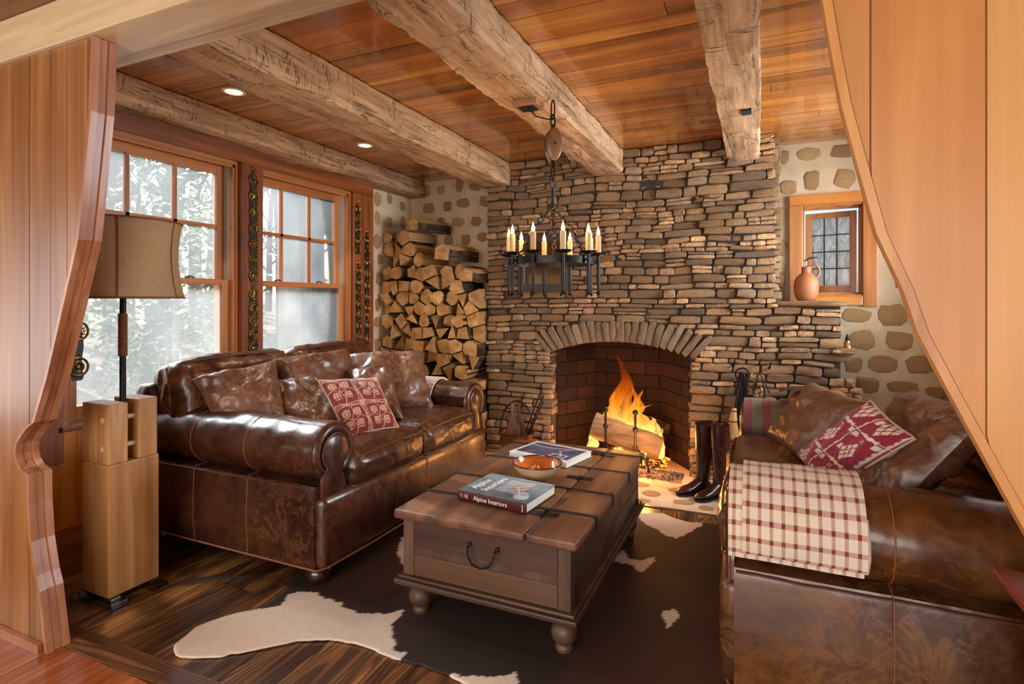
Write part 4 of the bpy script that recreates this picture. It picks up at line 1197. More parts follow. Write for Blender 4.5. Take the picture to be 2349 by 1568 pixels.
# ================================================================ FIREWOOD STACK
def clip(poly, a, b, c):
    out = []
    for i in range(len(poly)):
        p, q = poly[i], poly[(i + 1) % len(poly)]
        dp = a * p[0] + b * p[1] - c; dq = a * q[0] + b * q[1] - c
        if dp <= 0: out.append(p)
        if (dp < 0 < dq) or (dq < 0 < dp):
            t = dp / (dp - dq); out.append((p[0] + (q[0] - p[0]) * t, p[1] + (q[1] - p[1]) * t))
    return out
PX0, PX1 = XL + 0.02, -2.145
def top_at(x):
    if x < -2.95: return 1.93
    if x < -2.72: return 1.93 - 0.10 * (x + 2.95) / 0.23
    if x < -2.46: return 1.62
    if x < -2.30: return 1.58
    return 1.42 if x < -2.25 else 1.37
rw = random.Random(5); pts = []
z = 0.05
row = 0
while z < 2.05:
    x = PX0 + (0.02 if row % 2 else 0.07)
    while x < PX1:
        pts.append((x + rw.uniform(-0.03, 0.03), z + rw.uniform(-0.028, 0.028), row))
        x += 0.124 * rw.uniform(0.85, 1.2)
    z += 0.106 * rw.uniform(0.92, 1.08); row += 1
cells = []
for i, p in enumerate(pts):
    if p[1] > top_at(p[0]) or not (PX0 < p[0] < PX1): continue
    poly = [(PX0, 0.0), (PX1, 0.0), (PX1, 2.05), (PX0, 2.05)]
    for j, q in enumerate(pts):
        if i == j or abs(p[0] - q[0]) > 0.4 or abs(p[1] - q[1]) > 0.4: continue
        a, b = q[0] - p[0], q[1] - p[1]; c = (q[0] ** 2 + q[1] ** 2 - p[0] ** 2 - p[1] ** 2) / 2
        poly = clip(poly, a, b, c)
        if len(poly) < 3: break
    if len(poly) >= 3: cells.append((p, poly))
rows_ = {}
for c_ in cells: rows_.setdefault(c_[0][2], []).append(c_)
rk = sorted(rows_, reverse=True)
ORD = ['topmost', 'second', 'third', 'fourth', 'fifth', 'sixth', 'seventh', 'eighth', 'ninth', 'tenth', 'eleventh', 'twelfth', 'thirteenth', 'fourteenth', 'fifteenth', 'sixteenth', 'seventeenth', 'eighteenth', 'nineteenth', 'twentieth']
names_h = [(0.55, 'low down'), (0.85, 'just above the sofa cushions'), (1.15, 'halfway up'), (1.45, 'above the middle'), (1.75, 'near the top'), (9, 'on the very top')]
seen_lab = {}
for ci, (pt_, poly) in enumerate(cells):
    rl = sorted(rows_[pt_[2]], key=lambda c_: c_[0][0]); ki = [c_[0] for c_ in rl].index(pt_)
    cx = sum(p[0] for p in poly) / len(poly); cz = sum(p[1] for p in poly) / len(poly)
    kind = rw.random()
    if kind < 0.34:   # round off to a half or full round
        n = 14; rr = min(math.hypot(p[0] - cx, p[1] - cz) for p in poly) * 1.02
        new = []
        th0 = rw.uniform(0, 6.28); full = rw.random() < 0.35
        for k in range(n):
            a = 2 * math.pi * k / n; d_ = (math.cos(a), math.sin(a)); best = 9
            for (ax, az), (bx, bz) in zip(poly, poly[1:] + poly[:1]):
                ex, ez = bx - ax, bz - az; den = d_[0] * ez - d_[1] * ex
                if abs(den) > 1e-9:
                    t = ((ax - cx) * ez - (az - cz) * ex) / den
                    if t > 0: best = min(best, t)
            lim = rr * 1.12 if (full or math.cos(a - th0) > -0.35) else 9
            m_ = min(best, lim); new.append((cx + d_[0] * m_, cz + d_[1] * m_))
        poly = new; shape = 'round' if full else 'half-round'
    elif kind < 0.85:
        # drop corners to reach a wedge
        while len(poly) > 4:
            k = min(range(len(poly)), key=lambda i: abs((poly[i][0] - poly[i - 1][0]) * (poly[(i + 1) % len(poly)][1] - poly[i - 1][1]) - (poly[i][1] - poly[i - 1][1]) * (poly[(i + 1) % len(poly)][0] - poly[i - 1][0])))
            poly = poly[:k] + poly[k + 1:]
        if rw.random() < 0.5 and len(poly) == 4:
            poly.pop(min(range(4), key=lambda i: abs((poly[i][0] - poly[i - 1][0]) * (poly[(i + 1) % 4][1] - poly[i - 1][1]) - (poly[i][1] - poly[i - 1][1]) * (poly[(i + 1) % 4][0] - poly[i - 1][0]))))
        shape = 'wedge-split'
    else: shape = 'blocky split'
    g = rw.uniform(0.90, 0.965)
    poly = [(cx + (x - cx) * g, cz + (z - cz) * g) for x, z in poly]
    cx2 = sum(p[0] for p in poly) / len(poly); cz2 = sum(p[1] for p in poly) / len(poly)
    exposed = cz > top_at(cx) - 0.10
    yf = 4.14 + rw.uniform(-0.05, 0.05) + (0.04 if cz > 1.7 else 0); yb = min(yf + 0.42, YB - 0.01)
    tx, tz = rw.uniform(-0.02, 0.02), rw.uniform(-0.012, 0.012)
    b = MB(); n = len(poly)
    segs = 5; rings = []
    for s in range(segs + 1):
        t = s / segs; y = yf + (yb - yf) * t
        ring = []
        for k, (x, z) in enumerate(poly):
            w1 = 0.006 * nz(x * 9 + ci, y * 6, z * 9) if s else 0
            ring.append((x + (tx * t) + w1, y + (0.012 * nz(x, ci, z, 20) if s == 0 else 0), z + tz * t + w1))
        rings.append(ring)
    vs = [p for r_ in rings for p in r_]
    # front cap, split off so it stays crisp
    front = list(rings[0]); b.add(front, [tuple(range(n))], 0)
    barkside = [((k * 7 + ci) % 3 == 0) if shape != 'round' else True for k in range(n)]
    base = len(b.v); b.v.extend(vs)
    for s in range(segs):
        for k in range(n):
            k2 = (k + 1) % n; b.f.append((base + s * n + k, base + (s + 1) * n + k, base + (s + 1) * n + k2, base + s * n + k2)); b.mi.append(1 if barkside[k] else 2)
    b.f.append(tuple(base + segs * n + k for k in range(n))[::-1]); b.mi.append(0)
    r_i = rk.index(pt_[2]); nr = len(rl)
    pos = 'against the window wall' if ki == 0 else ('beside the chimney' if ki == nr - 1 else (ORD[ki] + ' from the window wall' if ki < nr / 2 else ORD[nr - 1 - ki] + ' from the chimney'))
    lab = '%s firewood log, %s layer %s, %s' % (shape, ORD[r_i], 'of the stack' if r_i == 0 else 'down from the top', pos)
    b.out('firewood_log', [M['logend'], M['bark'], M['logsplit']], None, smooth=False, label=lab, cat='log', group='firewood logs in the stack', loc=(cx2, yf, cz2), fix=False)
# two long logs lying on the exposed steps of the stack
for (x, z, r, ln, lab) in [(-2.50, 1.715, 0.075, 0.36, 'big square-split log lying on the middle step of the stack'), (-2.26, 1.515, 0.062, 0.36, 'long split log with shaggy bark on the lower step beside the chimney'), (-2.80, 1.975, 0.06, 0.4, 'thick curved split log crowning the stack')]:
    b = MB(); poly = [(x - r, z - r * 0.7), (x + r * 0.9, z - r * 0.9), (x + r, z + r * 0.35), (x + r * 0.1, z + r), (x - r * 0.85, z + r * 0.55)]
    n = 5; rings = [[(a + 0.10 * t + 0.008 * nz(a * 9, t * 4, c * 9), 4.12 + ln * t, c + 0.008 * nz(a * 8, t * 5, 3)) for a, c in poly] for t in [i / 5 for i in range(6)]]
    b.add(rings[0], [tuple(range(n))], 0)
    base = len(b.v); b.v.extend([p for r_ in rings for p in r_])
    for s in range(5):
        for k in range(n):
            k2 = (k + 1) % n; b.f.append((base + s * n + k, base + (s + 1) * n + k, base + (s + 1) * n + k2, base + s * n + k2)); b.mi.append(2 if k in (2, 4) else 1)
    b.f.append(tuple(base + 5 * n + k for k in range(n))[::-1]); b.mi.append(0)
    b.out('firewood_log', [M['logend'], M['bark'], M['logsplit']], None, label=lab, cat='log', loc=(x, 4.12, z - r))
# ================================================================ SOFAS
def make_sofa(label, loc, rotz, lm, seed):
    """local frame: +x is the front, y runs along the seat; built at the origin then placed"""
    t = thing('leather_sofa', label, 'sofa', (0, 0, 0), 'brown leather sofas')
    L = 0.825
    # base with slightly bowed front rail
    v, f = rbox(-0.68, -0.80, 0.10, 0.555, 0.80, 0.42, 0.03, 6, (0.012, 0.004, 0), wr=0.004, seed=seed)
    MB().add(v, f).out('base', lm, t, smooth=True, angle=60)
    # back frame
    v, f = rbox(-0.75, -0.815, 0.10, -0.60, 0.815, 0.86, 0.05, 6, (0.01, 0, 0), wr=0.004, seed=seed + 1)
    MB().add(v, f).out('back_frame', lm, t, smooth=True, angle=60)
    for sg in (-1, 1):
        # arm: rolled section swept front to back
        prof = []
        yo = L
        prof += [(yo - 0.22, 0.12), (yo - 0.22, 0.30), (yo - 0.22, 0.48), (yo - 0.222, 0.60)]
        cy, cz, r = yo - 0.130, 0.605, 0.135
        for k in range(15):
            a = math.radians(160 - k * (160 + 72) / 14); prof.append((cy + r * math.cos(a), cz + r * math.sin(a)))
        prof += [(yo - 0.022, 0.470), (yo - 0.020, 0.462), (yo - 0.016, 0.452), (yo - 0.014, 0.40), (yo - 0.010, 0.30), (yo - 0.012, 0.20), (yo - 0.018, 0.12), (yo - 0.02, 0.10), (yo - 0.20, 0.10)]
        b = MB(); rings = []; nx = 44
        for i in range(nx + 1):
            x = 0.515 - 1.24 * i / nx
            ring = []
            for (y, z) in prof:
                w = 0.006 * fbm(x + seed, y * sg, z, 3.2, 3) + 0.004 * nz(x * 2.2, y, z + seed, 6)
                # seams pull the cover in
                for sx in (0.10, -0.27):
                    w -= 0.0035 * math.exp(-((x - sx) / 0.012) ** 2)
                dy = (y - (yo - 0.12)); out_ = 1 if dy > 0 else -1
                up = 1 if z > 0.62 else 0
                ring.append((x, sg * (y + w * out_), z + w * up))
            rings.append(ring)
        b.loft(rings if sg > 0 else [r[::-1] for r in rings])
        a = b.out('arm', lm, t, smooth=True, angle=60, fix=True)
        # front panel: keyhole of roll and post, edged with piping
        pts = [(yo - 0.175, 0.10), (yo - 0.045, 0.10), (yo - 0.045, 0.47), (yo - 0.050, 0.505)]
        for k in range(17):
            an = math.radians(-50 + k * 280 / 16); pts.append((cy + 0.083 * math.cos(an), cz + 0.083 * math.sin(an)))
        pts += [(yo - 0.172, 0.505), (yo - 0.175, 0.47)]
        pr = MB(); m = len(pts)
        pr.add([(0.515, sg * y, z) for y, z in pts] + [(0.533, sg * y, z) for y, z in pts] + [(0.542, sg * (y + (cy - y) * 0.25), z + (0.4 - z) * 0.03) for y, z in pts],
               [(i, (i + 1) % m, (i + 1) % m + m, i + m) for i in range(m)] + [(i + m, (i + 1) % m + m, (i + 1) % m + 2 * m, i + 2 * m) for i in range(m)] + [tuple(range(2 * m, 3 * m))])
        ap = pr.out('arm_front_panel', lm, t, smooth=True, angle=50, fix=True)
        pp = MB(); pp.tube([(0.530, sg * y, z) for y, z in pts], 0.0052, 6, True); pp.out('piping', M['piping'], ap, smooth=True)
        # gathered cover wrapping the roll front
        wpn = MB(); rr = []
        for k in range(25):
            an = math.radians(-60 + k * 300 / 24); c_, s_ = math.cos(an), math.sin(an)
            q = 1 + 0.035 * nz(k * 1.3, seed, sg * 3, 1.0)
            rr.append([(0.505, sg * (cy + 0.133 * c_), cz + 0.133 * s_), (0.528, sg * (cy + 0.124 * c_ * q), cz + 0.124 * s_ * q), (0.534, sg * (cy + 0.104 * c_), cz + 0.104 * s_), (0.520, sg * (cy + 0.086 * c_), cz + 0.086 * s_)])
        n4 = 4; vs = [p for r_ in rr for p in r_]; fs = []
        for i in range(24):
            for k in range(3): fs.append((i * 4 + k, (i + 1) * 4 + k, (i + 1) * 4 + k + 1, i * 4 + k + 1))
        wpn.add(vs, fs).out('roll_wrap', lm, t, smooth=True, angle=60, fix=True)
        # stitched seams over the arm
        for sx in (0.10, -0.27):
            s_ = MB()
            s_.tube([(sx, sg * (y + (0.001 if y > cy else -0.001)), z + 0.001 * (z > 0.62)) for y, z in prof[5:-1]], 0.0022, 5)
            s_.out('seam', M['stitch'], t, smooth=True)
        s_ = MB(); s_.tube([(0.51 - 1.22 * i / 20, sg * (yo - 0.012 + 0.002 * nz(i * 1.7, seed, 0, 1)), 0.461 + 0.004 * nz(i, seed, 2, 0.6)) for i in range(21)], 0.004, 6); s_.out('roll_welt', M['piping'], t, smooth=True)
    for (yA, yB2) in ((-0.605, -0.004), (0.004, 0.605)):
        v, f = rbox(-0.44, yA, 0.405, 0.565, yB2, 0.575, 0.05, 14, (0.022, 0.0, 0.034), wr=0.007, ws=5, seed=seed + yA)
        c = MB().add(v, f).out('seat_cushion', M['leather_w'] if lm is M['leather'] else M['leather_w2'], t, smooth=True, angle=70)
        pp = MB()
        for zz, k in ((0.552, 1), (0.418, -1)):
            loop = []
            for i in range(24): loop.append((0.560 + 0.010 * math.sin(math.pi * i / 23), yA + 0.02 + (yB2 - yA - 0.04) * i / 23, zz + k * 0.012 * math.sin(math.pi * i / 23)))
            lo2 = [(0.545 - 0.8 * i / 10, yB2 - 0.012, zz) for i in range(11)]; lo0 = [(-0.255 + 0.8 * i / 10, yA + 0.012, zz) for i in range(11)]
            pp.tube(lo0 + loop + lo2, 0.0052, 6)
        pp.out('piping', M['piping'], c, smooth=True)
        ya, yb = (yA - 0.185, yB2) if yA < -0.1 else (yA, yB2 + 0.185)
        v, f = rbox(-0.135, ya, -0.20, 0.115, yb, 0.20, 0.085, 14, (0.03, 0.0, 0.018), wr=0.010, ws=4.5, seed=seed + 3 + yA)
        Mx = Matrix.Translation((-0.50, 0, 0.775)) @ Matrix.Rotation(math.radians(-13), 4, 'Y')
        c = MB().add([tuple(Mx @ Vector(p)) for p in v], f).out('back_cushion', M['leather_w'] if lm is M['leather'] else M['leather_w2'], t, smooth=True, angle=70)
        pp = MB()
        for s_ in (ya + 0.012, yb - 0.012):
            pp.tube([tuple(Mx @ Vector((0.03 + 0.0 * k, s_ + (0.012 if s_ > (ya + yb) / 2 else -0.012), -0.17 + 0.34 * k / 12))) for k in range(13)], 0.005, 6)
        pp.tube([tuple(Mx @ Vector((0.085, ya + 0.05 + (yb - ya - 0.1) * k / 14, 0.185 + 0.012 * math.sin(math.pi * k / 14)))) for k in range(15)], 0.005, 6)
        pp.out('piping', M['piping'], c, smooth=True)
    # seams of the front rail and bottom welt
    s_ = MB(); s_.tube([(0.568, 0.003 * k, 0.11 + 0.03 * k) for k in range(11)], 0.0025, 5); s_.out('seam', M['stitch'], t, smooth=True)
    s_ = MB(); s_.tube([(-0.72, -L + 0.012, 0.103), (0.525, -L + 0.014, 0.103), (0.545, -L + 0.06, 0.103), (0.560, -0.5, 0.103), (0.568, 0, 0.103), (0.560, 0.5, 0.103), (0.545, L - 0.06, 0.103), (0.525, L - 0.014, 0.103), (-0.72, L - 0.012, 0.103)], 0.005, 6)
    s_.out('bottom_welt', M['stitch'], t, smooth=True)
    for x in (0.45, -0.64):
        for y in (-0.72, 0.72):
            b = MB(); b.lathe([(0.0, 0.0), (0.035, 0.001), (0.052, 0.012), (0.060, 0.035), (0.060, 0.055), (0.050, 0.078), (0.030, 0.088), (0.030, 0.104)], 20, (x, y, 0)); b.out('foot', M['foot'], t, smooth=True)
    t.location = loc; t.rotation_euler = (0, 0, rotz)
    return t
make_sofa('dark brown leather rolled-arm sofa under the sash windows', (-2.31, 2.695, 0.003), 0, M['leather'], 2.0)
make_sofa('caramel brown leather rolled-arm sofa opposite the windows, near arm facing us', (0.445, 2.655, 0.003), math.pi, M['leather2'], 31.0)

# ---- pillows: each defined by its four corners in the room and how plump it is
def pillow(name, c, thick, mat, label, cat='pillow', n=26, wr=0.008, seed=0, colfn=None, welt=None, back=None, group='scatter pillows'):
    A, B, C_, D = [Vector(p) for p in c]       # bottom-left, bottom-right, top-right, top-left (seen from the front)
    nrm = ((B - A).cross(D - A) + (C_ - D).cross(C_ - B)).normalized()
    b = MB(); cols = []
    def P(u, v, s):
        # corners stay sharp, sides pull in a little
        U, V = 2 * u - 1, 2 * v - 1
        uu = 0.5 + 0.5 * U * (1 - 0.055 * (1 - V * V) * abs(U)); vv = 0.5 + 0.5 * V * (1 - 0.055 * (1 - U * U) * abs(V))
        p = A * (1 - uu) * (1 - vv) + B * uu * (1 - vv) + C_ * uu * vv + D * (1 - uu) * vv
        e = max(0.0, (1 - U ** 4) * (1 - V ** 4)) ** 0.55
        h = thick / 2 * e
        w = wr * fbm(U * 1.4 + seed, V * 1.4, s * 2 + seed, 1.5, 3) * 2.0 * min(1, e * 2)
        fold = wr * 1.3 * max(0, 1 - abs(nz(U * 1.2 + seed * 3, V * 1.2, s, 1.6)) * 5) * e
        return p + nrm * s * (h + w + fold)
    for s in (1, -1):
        base = len(b.v)
        b.grid(n, n, lambda u, v, s=s: tuple(P(u, v, s)), flip=(s < 0))
        if colfn:
            for j in range(n + 1):
                for i in range(n + 1): cols.append(colfn(i / n, j / n) if s > 0 else lin3('#b5a081')[:3])
    if colfn: b.col = cols
    loc = (A + B) / 2
    o = b.out(name, mat, None, smooth=True, angle=180, label=label, cat=cat, group=group, loc=loc)
    if welt:
        e = [P(i / 12, 0, 0) for i in range(12)] + [P(1, i / 12, 0) for i in range(12)] + [P(1 - i / 12, 1, 0) for i in range(12)] + [P(0, 1 - i / 12, 0) for i in range(12)]
        MB().tube([tuple(q) for q in e], 0.0045, 6, True).out('welt', welt, o, smooth=True)
    return o
RED, CRM = lin3('#7d1f2b')[:3], lin3('#d3b490')[:3]
def coverlet(u, v):
    """overshot weave: wheels of crossing lines and stepped squares"""
    U, V = u * 2.2, v * 2.2
    fu, fv = U % 1.1, V % 1.1
    on = False
    # blocks of small squares on a diagonal grid
    for (a, b) in ((0.22, 0.25), (0.62, 0.25), (0.22, 0.65), (0.62, 0.65)):
        du, dv = (fu - a) / 0.15, (fv - b) / 0.15
        if abs(du) + abs(dv) * 0.35 < 1 and abs(dv) + abs(du) * 0.35 < 1:
            on |= (int((du + 2) * 3.2) % 2 == 0 or abs(du % 0.3) < 0.18) and (int((dv + 2) * 6.4) % 3 != 0)
    # bundles of wavering lines
    for k in range(3):
        c1 = 0.90 + 0.065 * k + 0.028 * math.sin(fv * 5.7 + k); c2 = 0.90 + 0.065 * k + 0.028 * math.sin(fu * 5.7 + k)
        on |= abs(fu - c1) < 0.011; on |= abs(fv - c2) < 0.011
    c3 = 0.42 + 0.05 * math.sin(fv * 11.4); c4 = 0.44 + 0.05 * math.sin(fu * 11.4)
    on |= abs(fu - c3) < 0.010 or abs(fv - c4) < 0.010
    if 0.88 < fu < 1.06 and 0.88 < fv < 1.06: on |= (int(fu * 34) + int(fv * 34)) % 2 == 0
    return CRM if on else RED
CR2, RD2 = lin3('#d8c8b4')[:3], lin3('#8e2238')[:3]
def snowball(u, v):
    """geometric double weave: lozenge crosses, small blocks and bars"""
    on = False
    U, V = u * 2.0 + 0.02, v * 3.6 + 0.1
    fu, fv = U % 1.0, V % 1.5
    # star of lozenges
    cu, cv = 0.5, 0.55
    for i in range(-1, 2):
        for j in range(-1, 2):
            a, b = cu + (i - j) * 0.10, cv + (i + j) * 0.17
            if abs(fu - a) / 0.07 + abs(fv - b) / 0.12 < 1 + 0.25 * ((int(fu * 50) + int(fv * 50)) % 2): on = True
    if any(abs(fu - (cu + a)) / 0.035 + abs(fv - (cv + b)) / 0.06 < 1 for a, b in ((0.1, 0), (-0.1, 0), (0, 0.17), (0, -0.17))): on = False
    # blocks
    if 0.07 < fu < 0.20 and (1.12 < fv < 1.34 or 0.40 < fv < 0.62): on = True
    if 0.80 < fu < 0.93 and 1.12 < fv < 1.34: on = True
    # bars
    if 0.42 < fu < 0.60 and (abs(fv - 1.12) < 0.014 or abs(fv - 1.22) < 0.014): on = True
    # lattice line with arrowheads
    if abs(fv - 1.42) < 0.02 or abs(fu - 0.985) < 0.012: on = True
    g = abs(((fu * 5) % 1) - 0.5)
    if abs(fv - 1.42) < 0.07 and abs(abs(fv - 1.42) - 0.10 * g) < 0.035 and 0.25 < fu < 0.8: on = True
    g = abs(((fv * 4) % 1) - 0.5)
    if abs(abs(fu - 0.985) - 0.06 * g) < 0.022: on = True
    return CR2 if on else RD2
PL = 'leather pillows on the window sofa'
pillow('leather_pillow', [(-2.54, 1.965, 0.68), (-2.20, 2.16, 0.60), (-2.54, 2.36, 0.965), (-2.66, 1.93, 0.90)], 0.13, M['pleather'], 'brown leather pillow slumped over the near arm of the window sofa', seed=1, wr=0.012, group=PL)
pillow('leather_pillow', [(-2.13, 2.13, 0.605), (-1.97, 2.42, 0.60), (-2.33, 2.47, 0.868), (-2.56, 2.30, 0.84)], 0.12, M['pleather'], 'brown leather pillow directly behind the left edge of the red woven pillow', seed=2, wr=0.010, group=PL)
pillow('leather_pillow', [(-2.46, 2.40, 0.66), (-2.40, 2.98, 0.66), (-2.58, 3.00, 0.975), (-2.63, 2.42, 0.965)], 0.15, M['pleather'], 'large brown leather pillow high against the back, below the second window', seed=3, wr=0.012, group=PL)
pillow('leather_pillow', [(-2.33, 2.80, 0.60), (-1.97, 3.15, 0.595), (-2.20, 3.36, 0.945), (-2.59, 3.04, 0.935)], 0.16, M['pleather'], 'largest upright leather pillow of the window sofa, next to the checked blanket', seed=4, wr=0.012, group=PL)
pillow('leather_pillow', [(-2.20, 2.58, 0.60), (-1.93, 2.75, 0.60), (-2.20, 3.00, 0.865), (-2.42, 2.85, 0.86)], 0.11, M['pleather'], 'smaller leather pillow between the red woven pillow and the largest one', seed=5, wr=0.010, group=PL)
o = pillow('woven_pillow', [(-1.935, 2.255, 0.60), (-1.83, 2.56, 0.60), (-2.07, 2.68, 0.845), (-2.21, 2.345, 0.865)], 0.10, M['woven'], 'red woven pillow with cream wheel and square pattern on the window sofa', n=120, seed=6, wr=0.004, colfn=coverlet, welt=M['wovenback'], group=None)
PR = 'leather pillows on the near sofa'
pillow('leather_pillow', [(0.04, 3.155, 0.60), (0.20, 2.63, 0.60), (0.42, 2.58, 0.895), (0.24, 3.08, 0.905)], 0.13, M['pleather'], 'square leather pillow standing behind the red geometric pillow, by the fire end', seed=7, wr=0.008, group=PR)
o = pillow('woven_pillow', [(0.148, 2.60, 0.66), (0.225, 2.30, 0.60), (0.45, 2.10, 0.87), (0.355, 2.255, 0.955)], 0.10, M['woven'], 'red pillow with cream diamond and block pattern on the near sofa', n=120, seed=8, wr=0.004, colfn=snowball, welt=M['wovenback'], group=None)
pillow('leather_pillow', [(0.44, 2.66, 0.64), (0.50, 2.28, 0.64), (0.64, 2.20, 0.965), (0.55, 2.62, 0.955)], 0.15, M['pleather'], 'plump leather pillow just above the right tip of the red geometric pillow', seed=9, wr=0.012, group=PR)
pillow('leather_pillow', [(0.245, 2.42, 0.60), (0.30, 2.11, 0.595), (0.50, 2.12, 0.80), (0.45, 2.42, 0.785)], 0.12, M['pleather'], 'slumped leather pillow below the red geometric pillow, touching the plaid blanket', seed=10, wr=0.012, group=PR)
pillow('leather_pillow', [(0.345, 2.34, 0.605), (0.36, 2.07, 0.605), (0.605, 2.08, 0.935), (0.60, 2.36, 0.925)], 0.11, M['pleather'], 'leather pillow seen edge-on leaning inside the near arm', seed=12, wr=0.012, group=PR)

# ---- folded blankets over the arms
def drape(name, prof, x0, x1, mat, label, thick=0.012, nu=30, uvs=(1, 1), wave=0.004, seed=0, cat='blanket', skew=0.0):
    P = [Vector((0, y, z)) for y, z in prof]
    L = [0]
    for a, b in zip(P, P[1:]): L.append(L[-1] + (b - a).length)
    T = L[-1]
    sg_ = 1.0 if prof[-1][0] > prof[0][0] else -1.0
    def at(v):
        s = v * T
        for i in range(len(L) - 1):
            if s <= L[i + 1] + 1e-9:
                k = (s - L[i]) / max(L[i + 1] - L[i], 1e-9); return P[i].lerp(P[i + 1], k), (P[i + 1] - P[i]).normalized()
        return P[-1], (P[-1] - P[-2]).normalized()
    nv = 40; b = MB(); uv = []
    outer = []; inner = []
    for j in range(nv + 1):
        p, t = at(j / nv); nrm = Vector((0, -t.z, t.y)) * sg_
        if seed < 0: pass
        for i in range(nu + 1):
            x = x0 + (x1 - x0) * i / nu + skew * (j / nv - 0.5)
            w = wave * fbm(x * 6 + seed, j * 0.12, seed, 1, 2)
            outer.append((x, p.y + nrm.y * (thick + w), p.z + nrm.z * (thick + w))); uv.append((i / nu * uvs[0], j / nv * uvs[1]))
    for j in range(nv + 1):
        p, t = at(j / nv); nrm = Vector((0, -t.z, t.y)) * sg_
        for i in range(nu + 1):
            x = x0 + (x1 - x0) * i / nu + skew * (j / nv - 0.5)
            inner.append((x, p.y + nrm.y * 0.002, p.z + nrm.z * 0.002)); uv.append((i / nu * uvs[0], j / nv * uvs[1]))
    W_ = nu + 1; fs = []; N = len(outer)
    for j in range(nv):
        for i in range(nu):
            a = j * W_ + i; fs.append((a, a + 1, a + W_ + 1, a + W_)); fs.append((N + a, N + a + W_, N + a + W_ + 1, N + a + 1))
    for j in range(nv):
        a = j * W_; fs.append((a, a + W_, N + a + W_, N + a)); a += nu; fs.append((a, N + a, N + a + W_, a + W_))
    for i in range(nu):
        fs.append((i, N + i, N + i + 1, i + 1)); a = nv * W_ + i; fs.append((a, a + 1, N + a + 1, N + a))
    b.add(outer + inner, fs); b.uv = uv
    return b, nrm
def arc(cy, cz, r, a0, a1, n=12): return [(cy + r * math.cos(math.radians(a0 + (a1 - a0) * i / n)), cz + r * math.sin(math.radians(a0 + (a1 - a0) * i / n))) for i in range(n + 1)]
# near arm of the right sofa: outer face at y = 1.83, roll centre y = 1.96
yn = 1.83
pr_out = [(yn + 0.232, 0.640)] + arc(yn + 0.130, 0.605, 0.139, 20, 200, 18)
pr_out = [(y, z) for y, z in pr_out] + [(yn + 0.004, 0.525)]
bl_ = thing('plaid_blanket', 'folded cream wool blanket with dark red windowpane check over the near sofa arm', 'blanket', (0.12, yn, 0.6))
b, _ = drape('b', pr_out[::1], -0.085, 0.270, M['plaid'], '', 0.016, uvs=(1.0, 1.0), seed=3)
b.out('under_fold', M['plaid'], bl_, smooth=True, angle=50, fix=True)
pr2 = [(y - 0.003, z) for y, z in pr_out[:-1]]
b, _ = drape('b', [(y + (yn + 0.13 - y) * -0.125, z + (z - 0.605) * 0.125 if z > 0.5 else z) for y, z in pr2], -0.045, 0.275, M['plaid'], '', 0.017, uvs=(0.92, 0.96), seed=8, wave=0.006)
b.out('top_fold', M['plaid'], bl_, smooth=True, angle=50, fix=True)
b = MB(); b.tube([(0.272, yn - 0.012, 0.54), (0.276, yn - 0.020, 0.58), (0.276, yn - 0.016, 0.63), (0.274, yn + 0.01, 0.68)], 0.010, 8); b.out('folded_edge', M['plaid'], bl_, smooth=True)
# far arm of the window sofa: inner face at y = 3.30, roll centre y = 3.39
yf_ = 3.52
pf = [(yf_ - 0.232, 0.575), (yf_ - 0.234, 0.60)] + [(2 * (yf_ - 0.130) - y, z) for y, z in arc(yf_ - 0.130, 0.605, 0.140, 10, 150, 14)]
b, _ = drape('b', pf[::-1] if False else pf, -2.52, -2.06, M['plaid2'], '', 0.014, uvs=(1.2, 0.8), seed=5)
b.out('checked_blanket', M['plaid2'], None, smooth=True, angle=50, label='small-checked cream and red blanket over the far arm of the window sofa', cat='blanket', loc=(-2.3, 3.39, 0.6), fix=True)
# striped knit throw over the far arm of the right sofa
yg = 3.48
pg = [(yg - 0.236, 0.565), (yg - 0.236, 0.60)] + [(2 * (yg - 0.130) - y, z) for y, z in arc(yg - 0.130, 0.605, 0.142, 10, 170, 14)]
b, _ = drape('b', pg, -0.075, 0.150, M['knit'], '', 0.014, uvs=(1.0, 1.5), seed=9)
b.out('striped_throw', M['knit'], None, smooth=True, angle=50, label='rose and grey-green striped knitted throw over the far arm by the fireplace', cat='throw', loc=(0.03, 3.35, 0.6), fix=True)
# saddle bag with buckled strap and dark horn lying on the far arm
sb = thing('saddle_bag', 'tan leather saddle bag with hanging olive buckled strap on the far sofa arm', 'bag', (0.26, 3.34, 0.745))
v, f = rbox(0.155, 3.22, 0.735, 0.42, 3.44, 0.815, 0.035, 6, (0.01, 0.01, 0.012), wr=0.006, seed=4); MB().add(v, f).out('bag_body', M['tan'], sb, smooth=True, angle=60)
b = MB(); b.tube([(0.165, 3.215, 0.76), (0.16, 3.20, 0.73), (0.17, 3.205, 0.70), (0.20, 3.21, 0.69)], 0.012, 8); b.out('bag_flap_edge', M['tan'], sb, smooth=True)
b = MB(); b.loft([[(0.20 + a, 3.204, 0.80 - c), (0.235 + a, 3.204, 0.80 - c), (0.235 + a, 3.198, 0.80 - c), (0.20 + a, 3.198, 0.80 - c)] for a, c in ((0, 0), (0, 0.05), (-0.012, 0.10), (-0.03, 0.15), (-0.035, 0.19))]); b.out('strap', M['olive'], sb, fix=True)
b = MB(); b.tube([(0.196, 3.193, 0.775), (0.238, 3.193, 0.775), (0.238, 3.193, 0.735), (0.196, 3.193, 0.735)], 0.0035, 6, True); b.out('buckle', M['brass'], sb, smooth=True)
